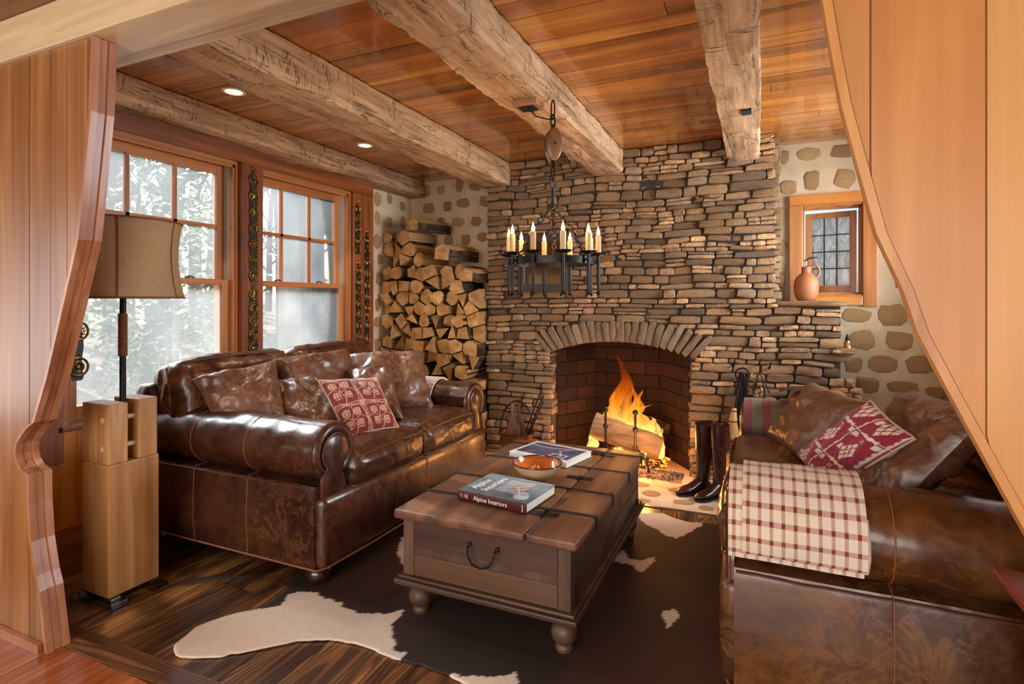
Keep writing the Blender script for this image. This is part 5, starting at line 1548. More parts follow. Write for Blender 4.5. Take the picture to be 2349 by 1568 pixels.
b = MB(); b.loft([[(x - w, 3.26 + 0.0, z - 0.004), (x, 3.22 - w, z), (x + w, 3.26, z - 0.002), (x, 3.30 + w, z)] for x, z, w in ((0.10, 0.825, 0.002), (0.15, 0.842, 0.02), (0.22, 0.846, 0.035), (0.29, 0.835, 0.03), (0.37, 0.812, 0.012), (0.42, 0.80, 0.003))]); b.out('dark_horn', M['strap'], sb, smooth=True, angle=60, fix=True)
# ================================================================ COFFEE TABLE TRUNK
tk = thing('trunk_table', 'low worn wooden trunk used as a coffee table on the cowhide', 'trunk', (-0.97, 2.5, 0.006))
TX0, TX1, TY0, TY1 = -1.335, -0.615, 1.90, 3.12; TZ = 0.45
for x in (TX0 + 0.045, TX1 - 0.045):
    for y in (TY0 + 0.06, TY1 - 0.06):
        b = MB(); b.box(x - 0.040, y - 0.040, 0.125, x + 0.040, y + 0.040, 0.150)
        b.lathe([(0.0, 0.006), (0.030, 0.007), (0.034, 0.018), (0.032, 0.028), (0.026, 0.034), (0.040, 0.045), (0.048, 0.062), (0.050, 0.080), (0.044, 0.100), (0.034, 0.110), (0.038, 0.118), (0.038, 0.126)], 20, (x, y, 0))
        b.out('leg', M['trunk_z'], tk, smooth=True, angle=35)
MB().box(TX0 - 0.030, TY0 - 0.030, 0.146, TX1 + 0.030, TY1 + 0.030, 0.168).out('base_moulding', M['trunk'], tk, bevel=0.006)
MB().box(TX0 - 0.018, TY0 - 0.018, 0.168, TX1 + 0.018, TY1 + 0.018, 0.182).out('base_step', M['trunk'], tk, bevel=0.005)
MB().box(TX0 + 0.012, TY0 + 0.012, 0.17, TX1 - 0.012, TY1 - 0.012, 0.415).out('box_body', M['trunk'], tk)
for (x, y) in ((TX0, TY0), (TX1 - 0.05, TY0), (TX0, TY1 - 0.05), (TX1 - 0.05, TY1 - 0.05)):
    MB().box(x, y, 0.18, x + 0.05, y + 0.05, 0.412).out('corner_post', M['trunk_z'], tk, bevel=0.003)
# end panels: two boards with a dark rail between, on both ends; side panels likewise
for (ya, yb) in ((TY0 + 0.001, TY0 + 0.012), (TY1 - 0.012, TY1 - 0.001)):
    MB().box(TX0 + 0.051, ya, 0.300, TX1 - 0.051, yb, 0.411).out('end_board', M['trunk'], tk, bevel=0.002)
    MB().box(TX0 + 0.051, ya, 0.183, TX1 - 0.051, yb, 0.268).out('end_board', M['trunk'], tk, bevel=0.002)
    MB().box(TX0 + 0.051, ya + 0.003, 0.269, TX1 - 0.051, yb, 0.299).out('end_rail', M['trunk_z'], tk)
for (xa, xb) in ((TX0 + 0.001, TX0 + 0.012), (TX1 - 0.012, TX1 - 0.001)):
    MB().box(xa, TY0 + 0.051, 0.275, xb, TY1 - 0.051, 0.411).out('side_board', M['trunk'], tk, bevel=0.002)
    MB().box(xa, TY0 + 0.051, 0.183, xb, TY1 - 0.051, 0.268).out('side_board', M['trunk'], tk, bevel=0.002)
# lid: boards between strap bands, hinged panel on the right
prof = 0.036
xh = -0.785
lx0, lx1, ly0, ly1 = TX0 - 0.030, TX1 + 0.030, TY0 - 0.028, TY1 + 0.028
for (xa, xb) in ((lx0, xh - 0.0015), (xh + 0.0015, lx1)):
    v, f = rbox(xa, ly0, 0.412, xb, ly1, TZ, 0.012, 10, wr=0.0015, ws=8)
    MB().add(v, f).out('lid_board', M['trunk_y'], tk, smooth=True, angle=50)
for y in (2.125, 2.395, 2.735, 3.045):
    b = MB(); w = 0.011
    b.box(lx0 - 0.002, y - w, TZ - 0.001, lx1 + 0.002, y + w, TZ + 0.003).box(lx1, y - w, 0.40, lx1 + 0.004, y + w, TZ + 0.003).box(lx0 - 0.004, y - w, 0.40, lx0, y + w, TZ + 0.003)
    b.out('iron_band', M['iron_m'], tk, bevel=0.001)
for y in (2.07, 2.56, 3.0):
    b = MB()
    for sg in (-1, 1):
        b.box(xh + sg * 0.004, y - 0.020, TZ, xh + sg * 0.062, y + 0.020, TZ + 0.004)
    b.tube([(xh, y - 0.018, TZ + 0.006), (xh, y + 0.018, TZ + 0.006)], 0.006, 8)
    for sg in (-1, 1):
        for dy in (-0.010, 0.010): b.sphere((xh + sg * 0.045, y + dy, TZ + 0.005), 0.003, 6)
    b.out('hinge', M['iron'], tk, bevel=0.001)
hn = MB(); yy = TY0 - 0.003
hn.tube([(-1.025, yy, 0.358), (-1.023, yy - 0.022, 0.352), (-1.018, yy - 0.03, 0.325), (-1.000, yy - 0.030, 0.298), (-0.965, yy - 0.030, 0.287), (-0.930, yy - 0.030, 0.298), (-0.912, yy - 0.03, 0.325), (-0.907, yy - 0.022, 0.352), (-0.905, yy, 0.358)], 0.0042, 8)
for x in (-1.025, -0.905): hn.sphere((x, yy - 0.004, 0.358), 0.009, 8)
hn.out('end_handle', M['iron'], tk, smooth=True)
for z in (0.40, 0.19):
    b = MB(); b.box(TX1 - 0.001, TY1 - 0.06, z - 0.02, TX1 + 0.006, TY1 - 0.02, z + 0.01).out('corner_iron', M['iron_m'], tk, bevel=0.002)

# books
def text_mesh(body, size, ext=0.0008):
    cu = bpy.data.curves.new('lettering', 'FONT'); cu.body = body; cu.size = size; cu.extrude = ext
    o = bpy.data.objects.new('t', cu); sc.collection.objects.link(o)
    dg = bpy.context.evaluated_depsgraph_get(); me = bpy.data.meshes.new_from_object(o.evaluated_get(dg)); bpy.data.objects.remove(o)
    xs = [v.co.x for v in me.vertices]; return me, max(xs) - min(xs)
def put_text(body, size, parent, mat, Mx, name='lettering', center=False):
    me, w = text_mesh(body, size); me.materials.clear(); me.materials.append(mat)
    if center: me.transform(Matrix.Translation((-w / 2, 0, 0)))
    me.transform(Mx); me.name = name
    o = bpy.data.objects.new(name, me); sc.collection.objects.link(o)
    o.parent = parent; o.location = -wloc(parent) if False else (0, 0, 0)
    me.transform(Matrix.Translation(-wloc(parent)))
    return o
def book(label, c, ang, W_, D_, T_, spine, cover_fn, texts, name='book', spinewhite=False):
    """W_ along the spine, D_ deep; spine on the local -y side"""
    z0 = c[2]
    t = thing(name, label, 'book', c, 'books on the trunk')
    R = Matrix.Translation(c) @ Matrix.Rotation(ang, 4, 'Z')
    b = MB().box(-W_ / 2 + 0.004, -D_ / 2 + 0.003, 0.003, W_ / 2 - 0.004, D_ / 2 - 0.004, T_ - 0.003); b.xf(R).out('pages', M['paper'], t)
    b = MB().box(-W_ / 2, -D_ / 2, 0, W_ / 2, D_ / 2, 0.003); b.xf(R).out('back_cover', spine, t)
    b = MB(); v = []
    for i in range(7):
        a = math.pi / 2 * (1 - 2 * i / 6); v.append((-D_ / 2 - 0.004 * math.cos(a), T_ / 2 + T_ / 2 * math.sin(a)))
    vv = [(-W_ / 2, y, z) for y, z in v] + [(W_ / 2, y, z) for y, z in v] + [(-W_ / 2, -D_ / 2 + 0.003, z) for y, z in v] + [(W_ / 2, -D_ / 2 + 0.003, z) for y, z in v]
    fs = [(i, i + 1, 7 + i + 1, 7 + i) for i in range(6)] + [(14 + i, 21 + i, 21 + i + 1, 14 + i + 1) for i in range(6)] + [(i, 14 + i, 14 + i + 1, i + 1) for i in range(6)] + [(7 + i, 7 + i + 1, 21 + i + 1, 21 + i) for i in range(6)]
    b.add(vv, fs); b.xf(R).out('spine', spine, t, smooth=True, angle=60, fix=True)
    b = MB(); n, m = 96, 72
    b.grid(n, m, lambda u, v: (-W_ / 2 + W_ * u, -D_ / 2 + D_ * v, T_))
    b.col = [cover_fn(i / n, j / m) for j in range(m + 1) for i in range(n + 1)]
    k = len(b.v); b.box(-W_ / 2, -D_ / 2, T_ - 0.003, W_ / 2, D_ / 2, T_ - 0.0002); b.col += [cover_fn(0.02, 0.02)] * 8
    b.xf(R).out('front_cover', M['printed'], t)
    for tx in texts:
        body, size, mat, Ml, cen = tx
        put_text(body, size, t, mat, R @ Ml, center=cen)
    return t, R
def cov1(u, v):
    n = fbm(u * 5, v * 5, 3, 1, 3); base = Vector(lin3('#7b8a94')[:3]) * (1.0 + 0.35 * n)
    d = Vector(lin3('#2c3a44')[:3]); w = Vector(lin3('#c9d2d6')[:3]); br = Vector(lin3('#8a5a44')[:3])
    if v < 0.22 + 0.1 * u: base = base.lerp(d, 0.45)
    if 0.40 < u < 0.78 and 0.30 < v < 0.85 and (v * 22 + u * 2) % 1.0 < 0.42: base = w * 0.95
    if 0.55 < u < 0.80 and 0.32 < v < 0.75 and (v * 22 + u * 2) % 1.0 >= 0.42: base = br
    if 0.72 < u < 0.92 and 0.10 < v < 0.42 and math.hypot((u - 0.82) / 0.10, (v - 0.25) / 0.17) < 1 + 0.3 * n: base = Vector(lin3('#c3cfd2')[:3]) * (0.9 + 0.4 * n)
    if abs((u - 0.62) * 1.2 - (0.6 - v) * 0.6) < 0.012 and 0.15 < v < 0.6: base = w
    return tuple(base)
Rx = Matrix.Rotation(math.pi / 2, 4, 'X')
bc = (-0.995, 2.185, TZ + 0.0035)
t1, R1 = book('thick hardback with snowy chalet cover and maroon lettered spine on the trunk', bc, math.radians(-6.5), 0.335, 0.265, 0.040, M['bookred'], cov1, [
    ('Alpine Interiors', 0.026, M['ink'], Matrix.Translation((-0.085, -0.265 / 2 - 0.0042, 0.0115)) @ Rx, False),
    ('Alpine', 0.052, M['ink'], Matrix.Translation((-0.105, -0.085, 0.0402)) @ Matrix.Rotation(math.pi / 2, 4, 'Z'), False),
    ('Interiors', 0.052, M['ink'], Matrix.Translation((-0.050, -0.085, 0.0402)) @ Matrix.Rotation(math.pi / 2, 4, 'Z'), False)])
b = MB()
for x in (-0.152, -0.148 + 0.006, -0.128, -0.122, -0.116): b.box(x, -0.265 / 2 - 0.0052, 0.012 + (0.003 if x in (-0.152, -0.128) else 0), x + 0.0018, -0.265 / 2 - 0.0035, 0.029)
b.box(0.150, -0.265 / 2 - 0.0052, 0.006, 0.1525, -0.265 / 2 - 0.0035, 0.034)
b.xf(R1).out('spine_marks', M['ink'], t1)
def cov2(u, v):
    n = fbm(u * 6, v * 4, 9, 1, 3)
    if u < 0.05 or u > 0.95 or v < 0.12 or v > 0.93: return lin3('#dcd9d4')[:3]
    base = Vector(lin3('#4c4e66')[:3]) * (1 + 0.5 * n)
    if v > 0.55 and abs(v - 0.80 + 0.12 * math.sin(u * 5)) < 0.025: base = Vector(lin3('#b09a9c')[:3])
    if 0.5 < u < 0.8 and abs((u - 0.62) - abs(v - 0.60) * 0.5) < 0.02: base = Vector(lin3('#a88d8c')[:3])
    if 0.60 < u < 0.86 and 0.18 < v < 0.38:
        if u < 0.62 or u > 0.84 or v < 0.20 or v > 0.36 or abs(u - 0.75) < 0.006: base = Vector(lin3('#d0cdd0')[:3])
    return tuple(base)
t2, R2 = book('white-bordered paperback with slate blue photo cover behind the glazed bowl', (-1.035, 2.845, TZ + 0.0035), math.radians(-13), 0.36, 0.265, 0.030, M['bookwhite'], cov2, [])
b = MB().box(-0.02, -0.265 / 2 - 0.0048, 0.010, 0.02, -0.265 / 2 - 0.0038, 0.015).xf(R2).out('spine_marks', M['bookred'], t2)
# bowl
bx, by = -0.968, 2.47
bw = thing('glazed_bowl', 'wide orange-glazed pottery bowl with looping brown squiggle on the trunk', 'bowl', (bx, by, TZ + 0.003))
z0 = TZ + 0.0035
b = MB(); b.lathe([(0.0, z0), (0.052, z0), (0.056, z0 + 0.006), (0.085, z0 + 0.022), (0.108, z0 + 0.050), (0.119, z0 + 0.076)], 48, (bx, by, 0), cap=False); b.out('outer_wall', M['bowl_out'], bw, smooth=True)
b = MB(); b.lathe([(0.1125, z0 + 0.072), (0.101, z0 + 0.050), (0.078, z0 + 0.026), (0.045, z0 + 0.012), (0.0, z0 + 0.009)], 48, (bx, by, 0), cap=False); b.out('glazed_inside', M['bowl_in'], bw, smooth=True)
b = MB(); b.tube([(bx + 0.1165 * math.cos(a), by + 0.1165 * math.sin(a), z0 + 0.076) for a in [2 * math.pi * k / 48 for k in range(48)]], 0.0042, 8, True)
b.tube([(bx + 0.110 * math.cos(a), by + 0.110 * math.sin(a), z0 + 0.066) for a in [2 * math.pi * k / 48 for k in range(48)]], 0.0015, 6, True); b.out('rim', M['bowl_rim'], bw, smooth=True)
pts = []
for k in range(80):
    t = k / 79; x = -0.065 + 0.13 * t; lo = 0
    ph = t * 3.6
    if ph < 3: a = 2 * math.pi * (ph % 1); px_, py_ = -0.055 + 0.028 * int(ph) + 0.012 * math.sin(a) + 0.028 * (ph % 1), 0.010 - 0.012 * math.cos(a)
    else: px_, py_ = -0.055 + 0.084 + (ph - 3) * 0.065, -0.002 + 0.010 * math.sin((ph - 3) * 5)
    r_ = math.hypot(px_, py_); pts.append((bx + px_ * 0.94, by + py_, z0 + 0.0098 + max(0, r_ - 0.040) * 0.42))
MB().tube(pts, 0.0012, 5).out('squiggle', M['inkd'], bw)

# ================================================================ COWHIDE
def inside(p, poly):
    c = False; x, y = p
    for i in range(len(poly)):
        (xa, ya), (xb, yb) = poly[i], poly[i - 1]
        if (ya > y) != (yb > y) and x < (xb - xa) * (y - ya) / (yb - ya) + xa: c = not c
    return c
hide = [(-1.938, 1.343), (-2.004, 1.383), (-2.023, 1.424), (-2.043, 1.502), (-2.01, 1.583), (-1.98, 1.63), (-1.924, 1.691), (-1.91, 1.78), (-1.95, 1.90), (-2.02, 2.05), (-2.05, 2.3), (-2.0, 2.55), (-1.95, 2.9), (-1.9, 3.2), (-1.75, 3.42), (-1.5, 3.46), (-1.3, 3.40), (-1.0, 3.36), (-0.85, 3.40), (-0.695, 3.40), (-0.619, 3.42), (-0.536, 3.467), (-0.478, 3.42), (-0.38, 3.38), (-0.30, 3.40), (-0.15, 3.42), (0.05, 3.3), (0.15, 3.0), (0.10, 2.6), (0.08, 2.2), (0.05, 1.9), (0.12, 1.6), (0.10, 1.45), (-0.05, 1.38), (-0.25, 1.42), (-0.45, 1.55), (-0.62, 1.60), (-0.77, 1.62), (-0.92, 1.65), (-1.015, 1.664), (-1.124, 1.666), (-1.203, 1.657), (-1.276, 1.665), (-1.384, 1.673), (-1.5, 1.651), (-1.608, 1.594), (-1.667, 1.524), (-1.746, 1.447), (-1.775, 1.443), (-1.775, 1.416), (-1.879, 1.364)]
white = [[(-2.2, 1.2), (-2.2, 1.66), (-1.924, 1.691), (-1.862, 1.748), (-1.863, 1.784), (-1.892, 1.837), (-1.877, 1.86), (-1.786, 1.896), (-1.726, 1.872), (-1.633, 1.876), (-1.614, 1.847), (-1.569, 1.842), (-1.485, 1.851), (-1.417, 1.878), (-1.362, 1.937), (-1.343, 1.88), (-1.344, 1.829), (-1.296, 1.772), (-1.24, 1.709), (-1.207, 1.69), (-1.184, 1.706), (-1.177, 1.60), (-1.4, 1.2)],
         [(-1.00, 1.60), (-0.969, 1.676), (-0.911, 1.68), (-0.865, 1.706), (-0.828, 1.715), (-0.796, 1.753), (-0.773, 1.776), (-0.744, 1.729), (-0.72, 1.5)],
         [(-0.75, 3.6), (-0.74, 3.36), (-0.65, 3.32), (-0.60, 3.245), (-0.518, 3.195), (-0.486, 3.145), (-0.413, 3.117), (-0.375, 3.183), (-0.329, 3.299), (-0.300, 3.36), (-0.30, 3.6)],
         [(-0.703, 2.701), (-0.661, 2.80), (-0.641, 2.86), (-0.6, 2.773), (-0.535, 2.776), (-0.484, 2.85), (-0.472, 2.804), (-0.497, 2.686), (-0.523, 2.661), (-0.565, 2.713), (-0.632, 2.723)],
         [(-0.368, 2.368), (-0.312, 2.408), (-0.305, 2.34), (-0.325, 2.235), (-0.349, 2.29)],
         [(-1.79, 2.54), (-1.70, 2.52), (-1.64, 2.38), (-1.56, 2.24), (-1.70, 2.36)]]
hx0, hx1, hy0, hy1 = -2.06, 0.17, 1.33, 3.48
g_ = 0.0095; nx_, ny_ = int((hx1 - hx0) / g_), int((hy1 - hy0) / g_)
b = MB(); idx = {}; cols = []
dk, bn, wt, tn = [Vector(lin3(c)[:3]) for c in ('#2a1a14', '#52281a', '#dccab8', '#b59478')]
def hv(i, j):
    if (i, j) in idx: return idx[(i, j)]
    x = hx0 + i * g_; y = hy0 + j * g_
    wx = x + 0.010 * nz(x, y, 1, 22) + 0.006 * nz(x, y, 5, 38); wy = y + 0.010 * nz(x, y, 7, 22) + 0.006 * nz(x, y, 9, 38)
    w = any(inside((wx, wy), p) for p in white)
    sh = 0.5 + 0.5 * nz(x, y, 3, 2.2)
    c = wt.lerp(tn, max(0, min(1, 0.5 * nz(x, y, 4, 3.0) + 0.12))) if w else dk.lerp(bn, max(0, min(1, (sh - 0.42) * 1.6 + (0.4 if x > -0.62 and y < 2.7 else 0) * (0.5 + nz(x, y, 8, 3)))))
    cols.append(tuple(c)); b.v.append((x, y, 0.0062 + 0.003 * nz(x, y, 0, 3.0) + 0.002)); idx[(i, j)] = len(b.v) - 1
    return idx[(i, j)]
for i in range(nx_):
    for j in range(ny_):
        x = hx0 + (i + 0.5) * g_; y = hy0 + (j + 0.5) * g_
        if inside((x + 0.007 * nz(x, y, 2, 20), y + 0.005 * nz(x, y, 6, 20)), hide):
            b.f.append((hv(i, j), hv(i + 1, j), hv(i + 1, j + 1), hv(i, j + 1))); b.mi.append(0)
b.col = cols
ec = {}
for f_ in b.f:
    for i in range(4):
        e_ = tuple(sorted((f_[i], f_[(i + 1) % 4]))); ec[e_] = ec.get(e_, 0) + 1
nb_ = {}
for (p_, q_), c_ in ec.items():
    if c_ == 1: nb_.setdefault(p_, []).append(q_); nb_.setdefault(q_, []).append(p_)
for _ in range(4):
    new = {}
    for k_, v_ in nb_.items():
        new[k_] = tuple(0.4 * b.v[k_][i] + 0.6 * sum(b.v[n_][i] for n_ in v_) / len(v_) for i in range(3))
    for k_, v_ in new.items(): b.v[k_] = v_
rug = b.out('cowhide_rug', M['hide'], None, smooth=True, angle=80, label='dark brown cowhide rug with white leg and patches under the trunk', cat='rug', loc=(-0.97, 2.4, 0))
sm = rug.modifiers.new('th', 'SOLIDIFY'); sm.thickness = 0.005; sm.offset = -1

# ================================================================ FLOOR LAMP
lx, ly = -2.61, 1.55
lp = thing('block_floor_lamp', 'floor lamp on a tall squared maple timber block with linen drum shade', 'lamp', (lx, ly, 0.0))
R = Matrix.Translation((0, 0, 0)) @ Matrix.Identity(4)
X0_, X1_, Y0_, Y1_ = -2.705, -2.520, 1.450, 1.655
MB().box(X0_, Y0_, 0.035, X1_ + 0.004, Y1_ + 0.012, 0.60).out('block_body', M['lampblock'], lp, bevel=0.006)
MB().box(X0_, Y0_, 0.60, X1_, Y0_ + 0.082, 0.858).out('near_cheek', M['lampblock'], lp, bevel=0.005)
MB().box(X0_ + 0.004, Y0_ + 0.128, 0.60, X1_ + 0.001, Y1_ + 0.006, 0.864).out('far_cheek', M['lampblock'], lp, bevel=0.005)
for z in (0.668, 0.790):
    b = MB(); b.tube([(X1_ - 0.035, Y0_ - 0.004, z), (X1_ - 0.035, Y1_, z)], 0.0115, 12); b.out('dowel', M['lampsplit'], lp, smooth=True)
for (x, y) in ((X0_ + 0.02, Y0_ + 0.02), (X1_ - 0.0, Y0_ + 0.02), (X1_ + 0.0, Y1_ - 0.01), (X0_ + 0.02, Y1_ - 0.01)):
    MB().box(x - 0.05, y - 0.035, 0.0, x + 0.045, y + 0.035, 0.022).box(x - 0.035, y - 0.022, 0.022, x + 0.018, y + 0.022, 0.036).out('foot', M['foot'], lp, bevel=0.003)
px_, py_ = -2.585, 1.548
MB().tube([(px_, py_, 0.60), (px_, py_, 1.05), (px_ + 0.001, py_, 1.30), (px_, py_, 1.56)], 0.0125, 12).out('pole', M['iron'], lp, smooth=True)
b = MB()
for k in range(24): b.tube([(px_ + 0.0150 * math.cos(a), py_ + 0.0150 * math.sin(a), 1.06 + k * 0.0078) for a in [2 * math.pi * q / 12 for q in range(12)]], 0.0042, 6, True)
b.out('cord_wrap', M['rope'], lp, smooth=True)
# shade: bell sided, curved top line
b = MB()
n = 64; rings = []
for i in range(13):
    t = i / 12; z = 1.315 + 0.335 * t
    r = 0.226 - 0.018 * t + 0.020 * (2 * t - 1) ** 2 - 0.008 * (1 - t)
    rings.append([(px_ + r * math.cos(2 * math.pi * k / n), py_ + r * math.sin(2 * math.pi * k / n), z) for k in range(n)])
b.loft(rings, cap=False); sh = b.out('lamp_shade', M['shade'], lp, smooth=True, angle=80)
s_ = sh.modifiers.new('th', 'SOLIDIFY'); s_.thickness = 0.002
for z, r in ((1.315, 0.2385), (1.650, 0.2285)):
    MB().tube([(px_ + r * math.cos(2 * math.pi * k / n), py_ + r * math.sin(2 * math.pi * k / n), z) for k in range(n)], 0.0035, 6, True).out('shade_trim', M['rope'], lp, smooth=True)
for q in range(6):
    a = 2 * math.pi * q / 6 - 0.62
    pts = []
    for i in range(13):
        t = i / 12; r = 0.226 - 0.018 * t + 0.020 * (2 * t - 1) ** 2 - 0.008 * (1 - t) + 0.0005; pts.append((px_ + r * math.cos(a), py_ + r * math.sin(a), 1.315 + 0.335 * t))
    MB().tube(pts, 0.0035, 5).out('shade_rib', M['rope'], lp, smooth=True)
b = MB(); b.sphere((px_, py_, 1.50), 0.03, 12, (1, 1, 1.3)); b.out('bulb', M['white'], lp, smooth=True)
# flex on the floor
MB().tube([(-2.70, 1.40, 0.006), (-2.66, 1.50, 0.006), (-2.60, 1.56, 0.006)], 0.005, 6).out('lamp_flex', M['cord'], None, smooth=True, label='short black flex running from the pier to the timber lamp block', cat='cord', loc=(-2.65, 1.5, 0.0))
MB().tube([(-2.45, 1.74, 0.004), (-2.35, 1.80, 0.004), (-2.22, 1.86, 0.004), (-2.12, 1.96, 0.004), (-2.10, 2.08, 0.004), (-2.16, 2.2, 0.004)], 0.0035, 6).out('floor_flex', M['cord'], None, smooth=True, label='thin dark flex curling under the near end of the window sofa', cat='cord', loc=(-2.3, 1.9, 0.0))

# ================================================================ CHANDELIER
hx, hy = -0.935, 2.60
ch = thing('iron_chandelier', 'black iron ring chandelier with ten candle bulbs hung from the hewn beam', 'chandelier', (hx, hy, 1.34))
RR = 0.205
b = MB(); n = 64
rings = [[(hx + r * math.cos(2 * math.pi * k / n), hy + r * math.sin(2 * math.pi * k / n), z) for r, z in ((RR + 0.003, 1.478), (RR + 0.003, 1.512), (RR - 0.003, 1.512), (RR - 0.003, 1.478))] for k in range(n)]
vs = [p for r_ in rings for p in r_]; fs = []
for k in range(n):
    for q in range(4): fs.append((k * 4 + q, ((k + 1) % n) * 4 + q, ((k + 1) % n) * 4 + (q + 1) % 4, k * 4 + (q + 1) % 4))
b.add(vs, fs); b.out('ring', M['iron'], ch, smooth=True, angle=40, fix=True)
def ch_arm():
    a = MB(); a.tube([(0, 0, 1.345), (0, 0, 1.38), (0, 0, 1.50), (0, 0, 1.522)], [0.006, 0.009, 0.0085, 0.0085], 10)
    a.sphere((0, 0, 1.340), 0.0115, 10); a.sphere((0, -0.010, 1.328), 0.006, 8)
    a.tube([(-0.004, 0, 1.495), (-0.03, 0, 1.495)], 0.005, 6)
    a = a.out('arm', M['iron'], None, smooth=True)
    p = MB(); p.lathe([(0.0, 1.520), (0.018, 1.521), (0.034, 1.526), (0.042, 1.532), (0.0425, 1.534), (0.033, 1.529), (0.0, 1.524)], 28); p = p.out('drip_pan', M['iron'], a, smooth=True)
    c = MB(); m = 14; rings = []
    for i in range(9):
        z = 1.526 + 0.094 * i / 8; rings.append([((0.0135 + 0.0016 * nz(k * 1.1, i * 0.2, 2, 1.5)) * math.cos(2 * math.pi * k / m), (0.0135 + 0.0016 * nz(k * 1.1, i * 0.2, 2, 1.5)) * math.sin(2 * math.pi * k / m), z + (0.003 * nz(k, 0, 0, 1.3) if i == 8 else 0)) for k in range(m)])
    c.loft(rings); c = c.out('candle', M['candle'], a, smooth=True, angle=50)
    u = MB(); u.lathe([(0.0, 1.618), (0.006, 1.620), (0.0095, 1.630), (0.0085, 1.640), (0.005, 1.651), (0.0022, 1.660), (0.0, 1.668)], 14); u.out('bulb', M['bulb'], a, smooth=True)
    return a
a0 = ch_arm()
for k in range(10):
    an = 2 * math.pi * k / 10 + 0.24
    a = a0 if k == 0 else copy_tree(a0)
    a.parent = ch; a.location = Vector((hx + (RR + 0.018) * math.cos(an), hy + (RR + 0.018) * math.sin(an), 0)) - Vector((hx, hy, 1.34)); a.rotation_euler = (0, 0, an)
for k in range(10):
    if k % 2: continue
    an = 2 * math.pi * (k + 0.5) / 10 + 0.24
    light('candle_light', 'POINT', (hx + 0.21 * math.cos(an), hy + 0.21 * math.sin(an), 1.69), 1.3, (1.0, 0.66, 0.34), radius=0.02)
def link_tube(b, c, d, ln, w, r, tw):
    d = Vector(d).normalized(); s = d.orthogonal().normalized(); s = Matrix.Rotation(tw, 3, d) @ s; pts = []
    for k in range(14):
        a = 2 * math.pi * k / 14; pts.append(Vector(c) + d * math.cos(a) * ln / 2 + s * math.sin(a) * w / 2)
    b.tube(pts, r, 6, True)
for k in range(3):
    an = 2 * math.pi * k / 3 + 0.9; b = MB()
    p0 = Vector((hx, hy, 1.765)); p1 = Vector((hx + RR * 0.97 * math.cos(an), hy + RR * 0.97 * math.sin(an), 1.515)); L = (p1 - p0).length; m = int(L / 0.026)
    pk = [p0.lerp(p1, (i + 0.5) / m) + Vector((math.cos(an), math.sin(an), 0)) * 0.035 * math.sin(math.pi * (i + 0.5) / m * 1.0) * (1 if i < m / 2 else 0.6) for i in range(m)]
    for i in range(m): link_tube(b, pk[i], p1 - p0, 0.036, 0.018, 0.0032, i * math.pi / 2)
    b.out('chain', M['iron'], ch, smooth=True)
b = MB(); b.tube([(hx, hy, 1.765), (hx, hy, 1.83), (hx, hy, 1.865)], [0.010, 0.007, 0.007], 8)
for an in (0.9, 3.0, 5.1): b.tube([(hx, hy, 1.775), (hx + 0.012 * math.cos(an), hy + 0.012 * math.sin(an), 1.783), (hx + 0.026 * math.cos(an), hy + 0.026 * math.sin(an), 1.775), (hx + 0.028 * math.cos(an), hy + 0.028 * math.sin(an), 1.755)], 0.005, 6)
link_tube(b, (hx, hy, 1.885), (0, 0, 1), 0.05, 0.036, 0.0045, 0.3); link_tube(b, (hx, hy, 1.935), (0, 0, 1), 0.075, 0.020, 0.004, 1.9)
b.out('hub_and_hook', M['iron'], ch, smooth=True)
pb = thing('pulley_block', 'old wooden ship pulley block between the beam and the chandelier', 'pulley', (hx, hy, 1.98))
Rp_ = Matrix.Translation((hx, hy, 2.075)) @ Matrix.Rotation(math.radians(35), 4, 'Z')
for s in (-1, 1):
    b = MB(); b.sphere((0, 0, 0), 1.0, 20, (1, 1, 1)); b.v = [(x * 0.042, y * 0.014 + s * 0.024, z * 0.083) for x, y, z in b.v]; b.xf(Rp_).out('cheek', M['pulley'], pb, smooth=True)
b = MB(); b.lathe([(0.0, -0.010), (0.036, -0.010), (0.030, 0.0), (0.036, 0.010), (0.0, 0.010)], 20, (0, 0, -0.01), Matrix.Rotation(math.pi / 2, 3, 'X')); b.xf(Rp_).out('sheave', M['iron'], pb, smooth=True, angle=40)
b = MB(); b.lathe([(0.0, -0.042), (0.009, -0.042), (0.009, 0.042), (0.0, 0.042)], 12, (0, 0, 0), Matrix.Rotation(math.pi / 2, 3, 'X')); b.xf(Rp_).out('axle_pin', M['pewter'], pb, smooth=True, angle=40)
b = MB(); b.box(-0.008, -0.008, -0.115, 0.008, 0.008, -0.06).box(-0.008, -0.008, 0.06, 0.008, 0.008, 0.10); b.xf(Rp_).out('iron_strap', M['iron'], pb, smooth=True, angle=40, kind='stuff'); b = MB(); link_tube(b, (hx, hy, 2.195), (0, 0, 1), 0.06, 0.036, 0.005, 0.5); link_tube(b, (hx - 0.0, hy, 2.250), (0, 0, 1), 0.095, 0.02, 0.004, 2.2)
b.out('chain_links', M['iron'], pb, smooth=True, angle=40)
cp = thing('wiring_plate', 'reddish oak block with a black iron plate fixed under the chandelier beam', 'plate', (-1.045, 2.56, 2.262))
MB().box(-1.115, 2.50, 2.262, -0.985, 2.62, 2.300).out('oak_block', M['oak'], cp, bevel=0.003)
b = MB().box(-1.09, 2.525, 2.256, -1.01, 2.595, 2.262); b.lathe([(0.014, 2.240), (0.014, 2.256)], 12, (-1.03, 2.55, 0)); b.tube([(-1.03, 2.55, 2.242), (-1.01, 2.555, 2.215), (-0.97, 2.58, 2.205), (hx, hy, 2.20)], 0.0035, 6); b.out('iron_plate', M['iron_m'], cp, smooth=True, angle=40)

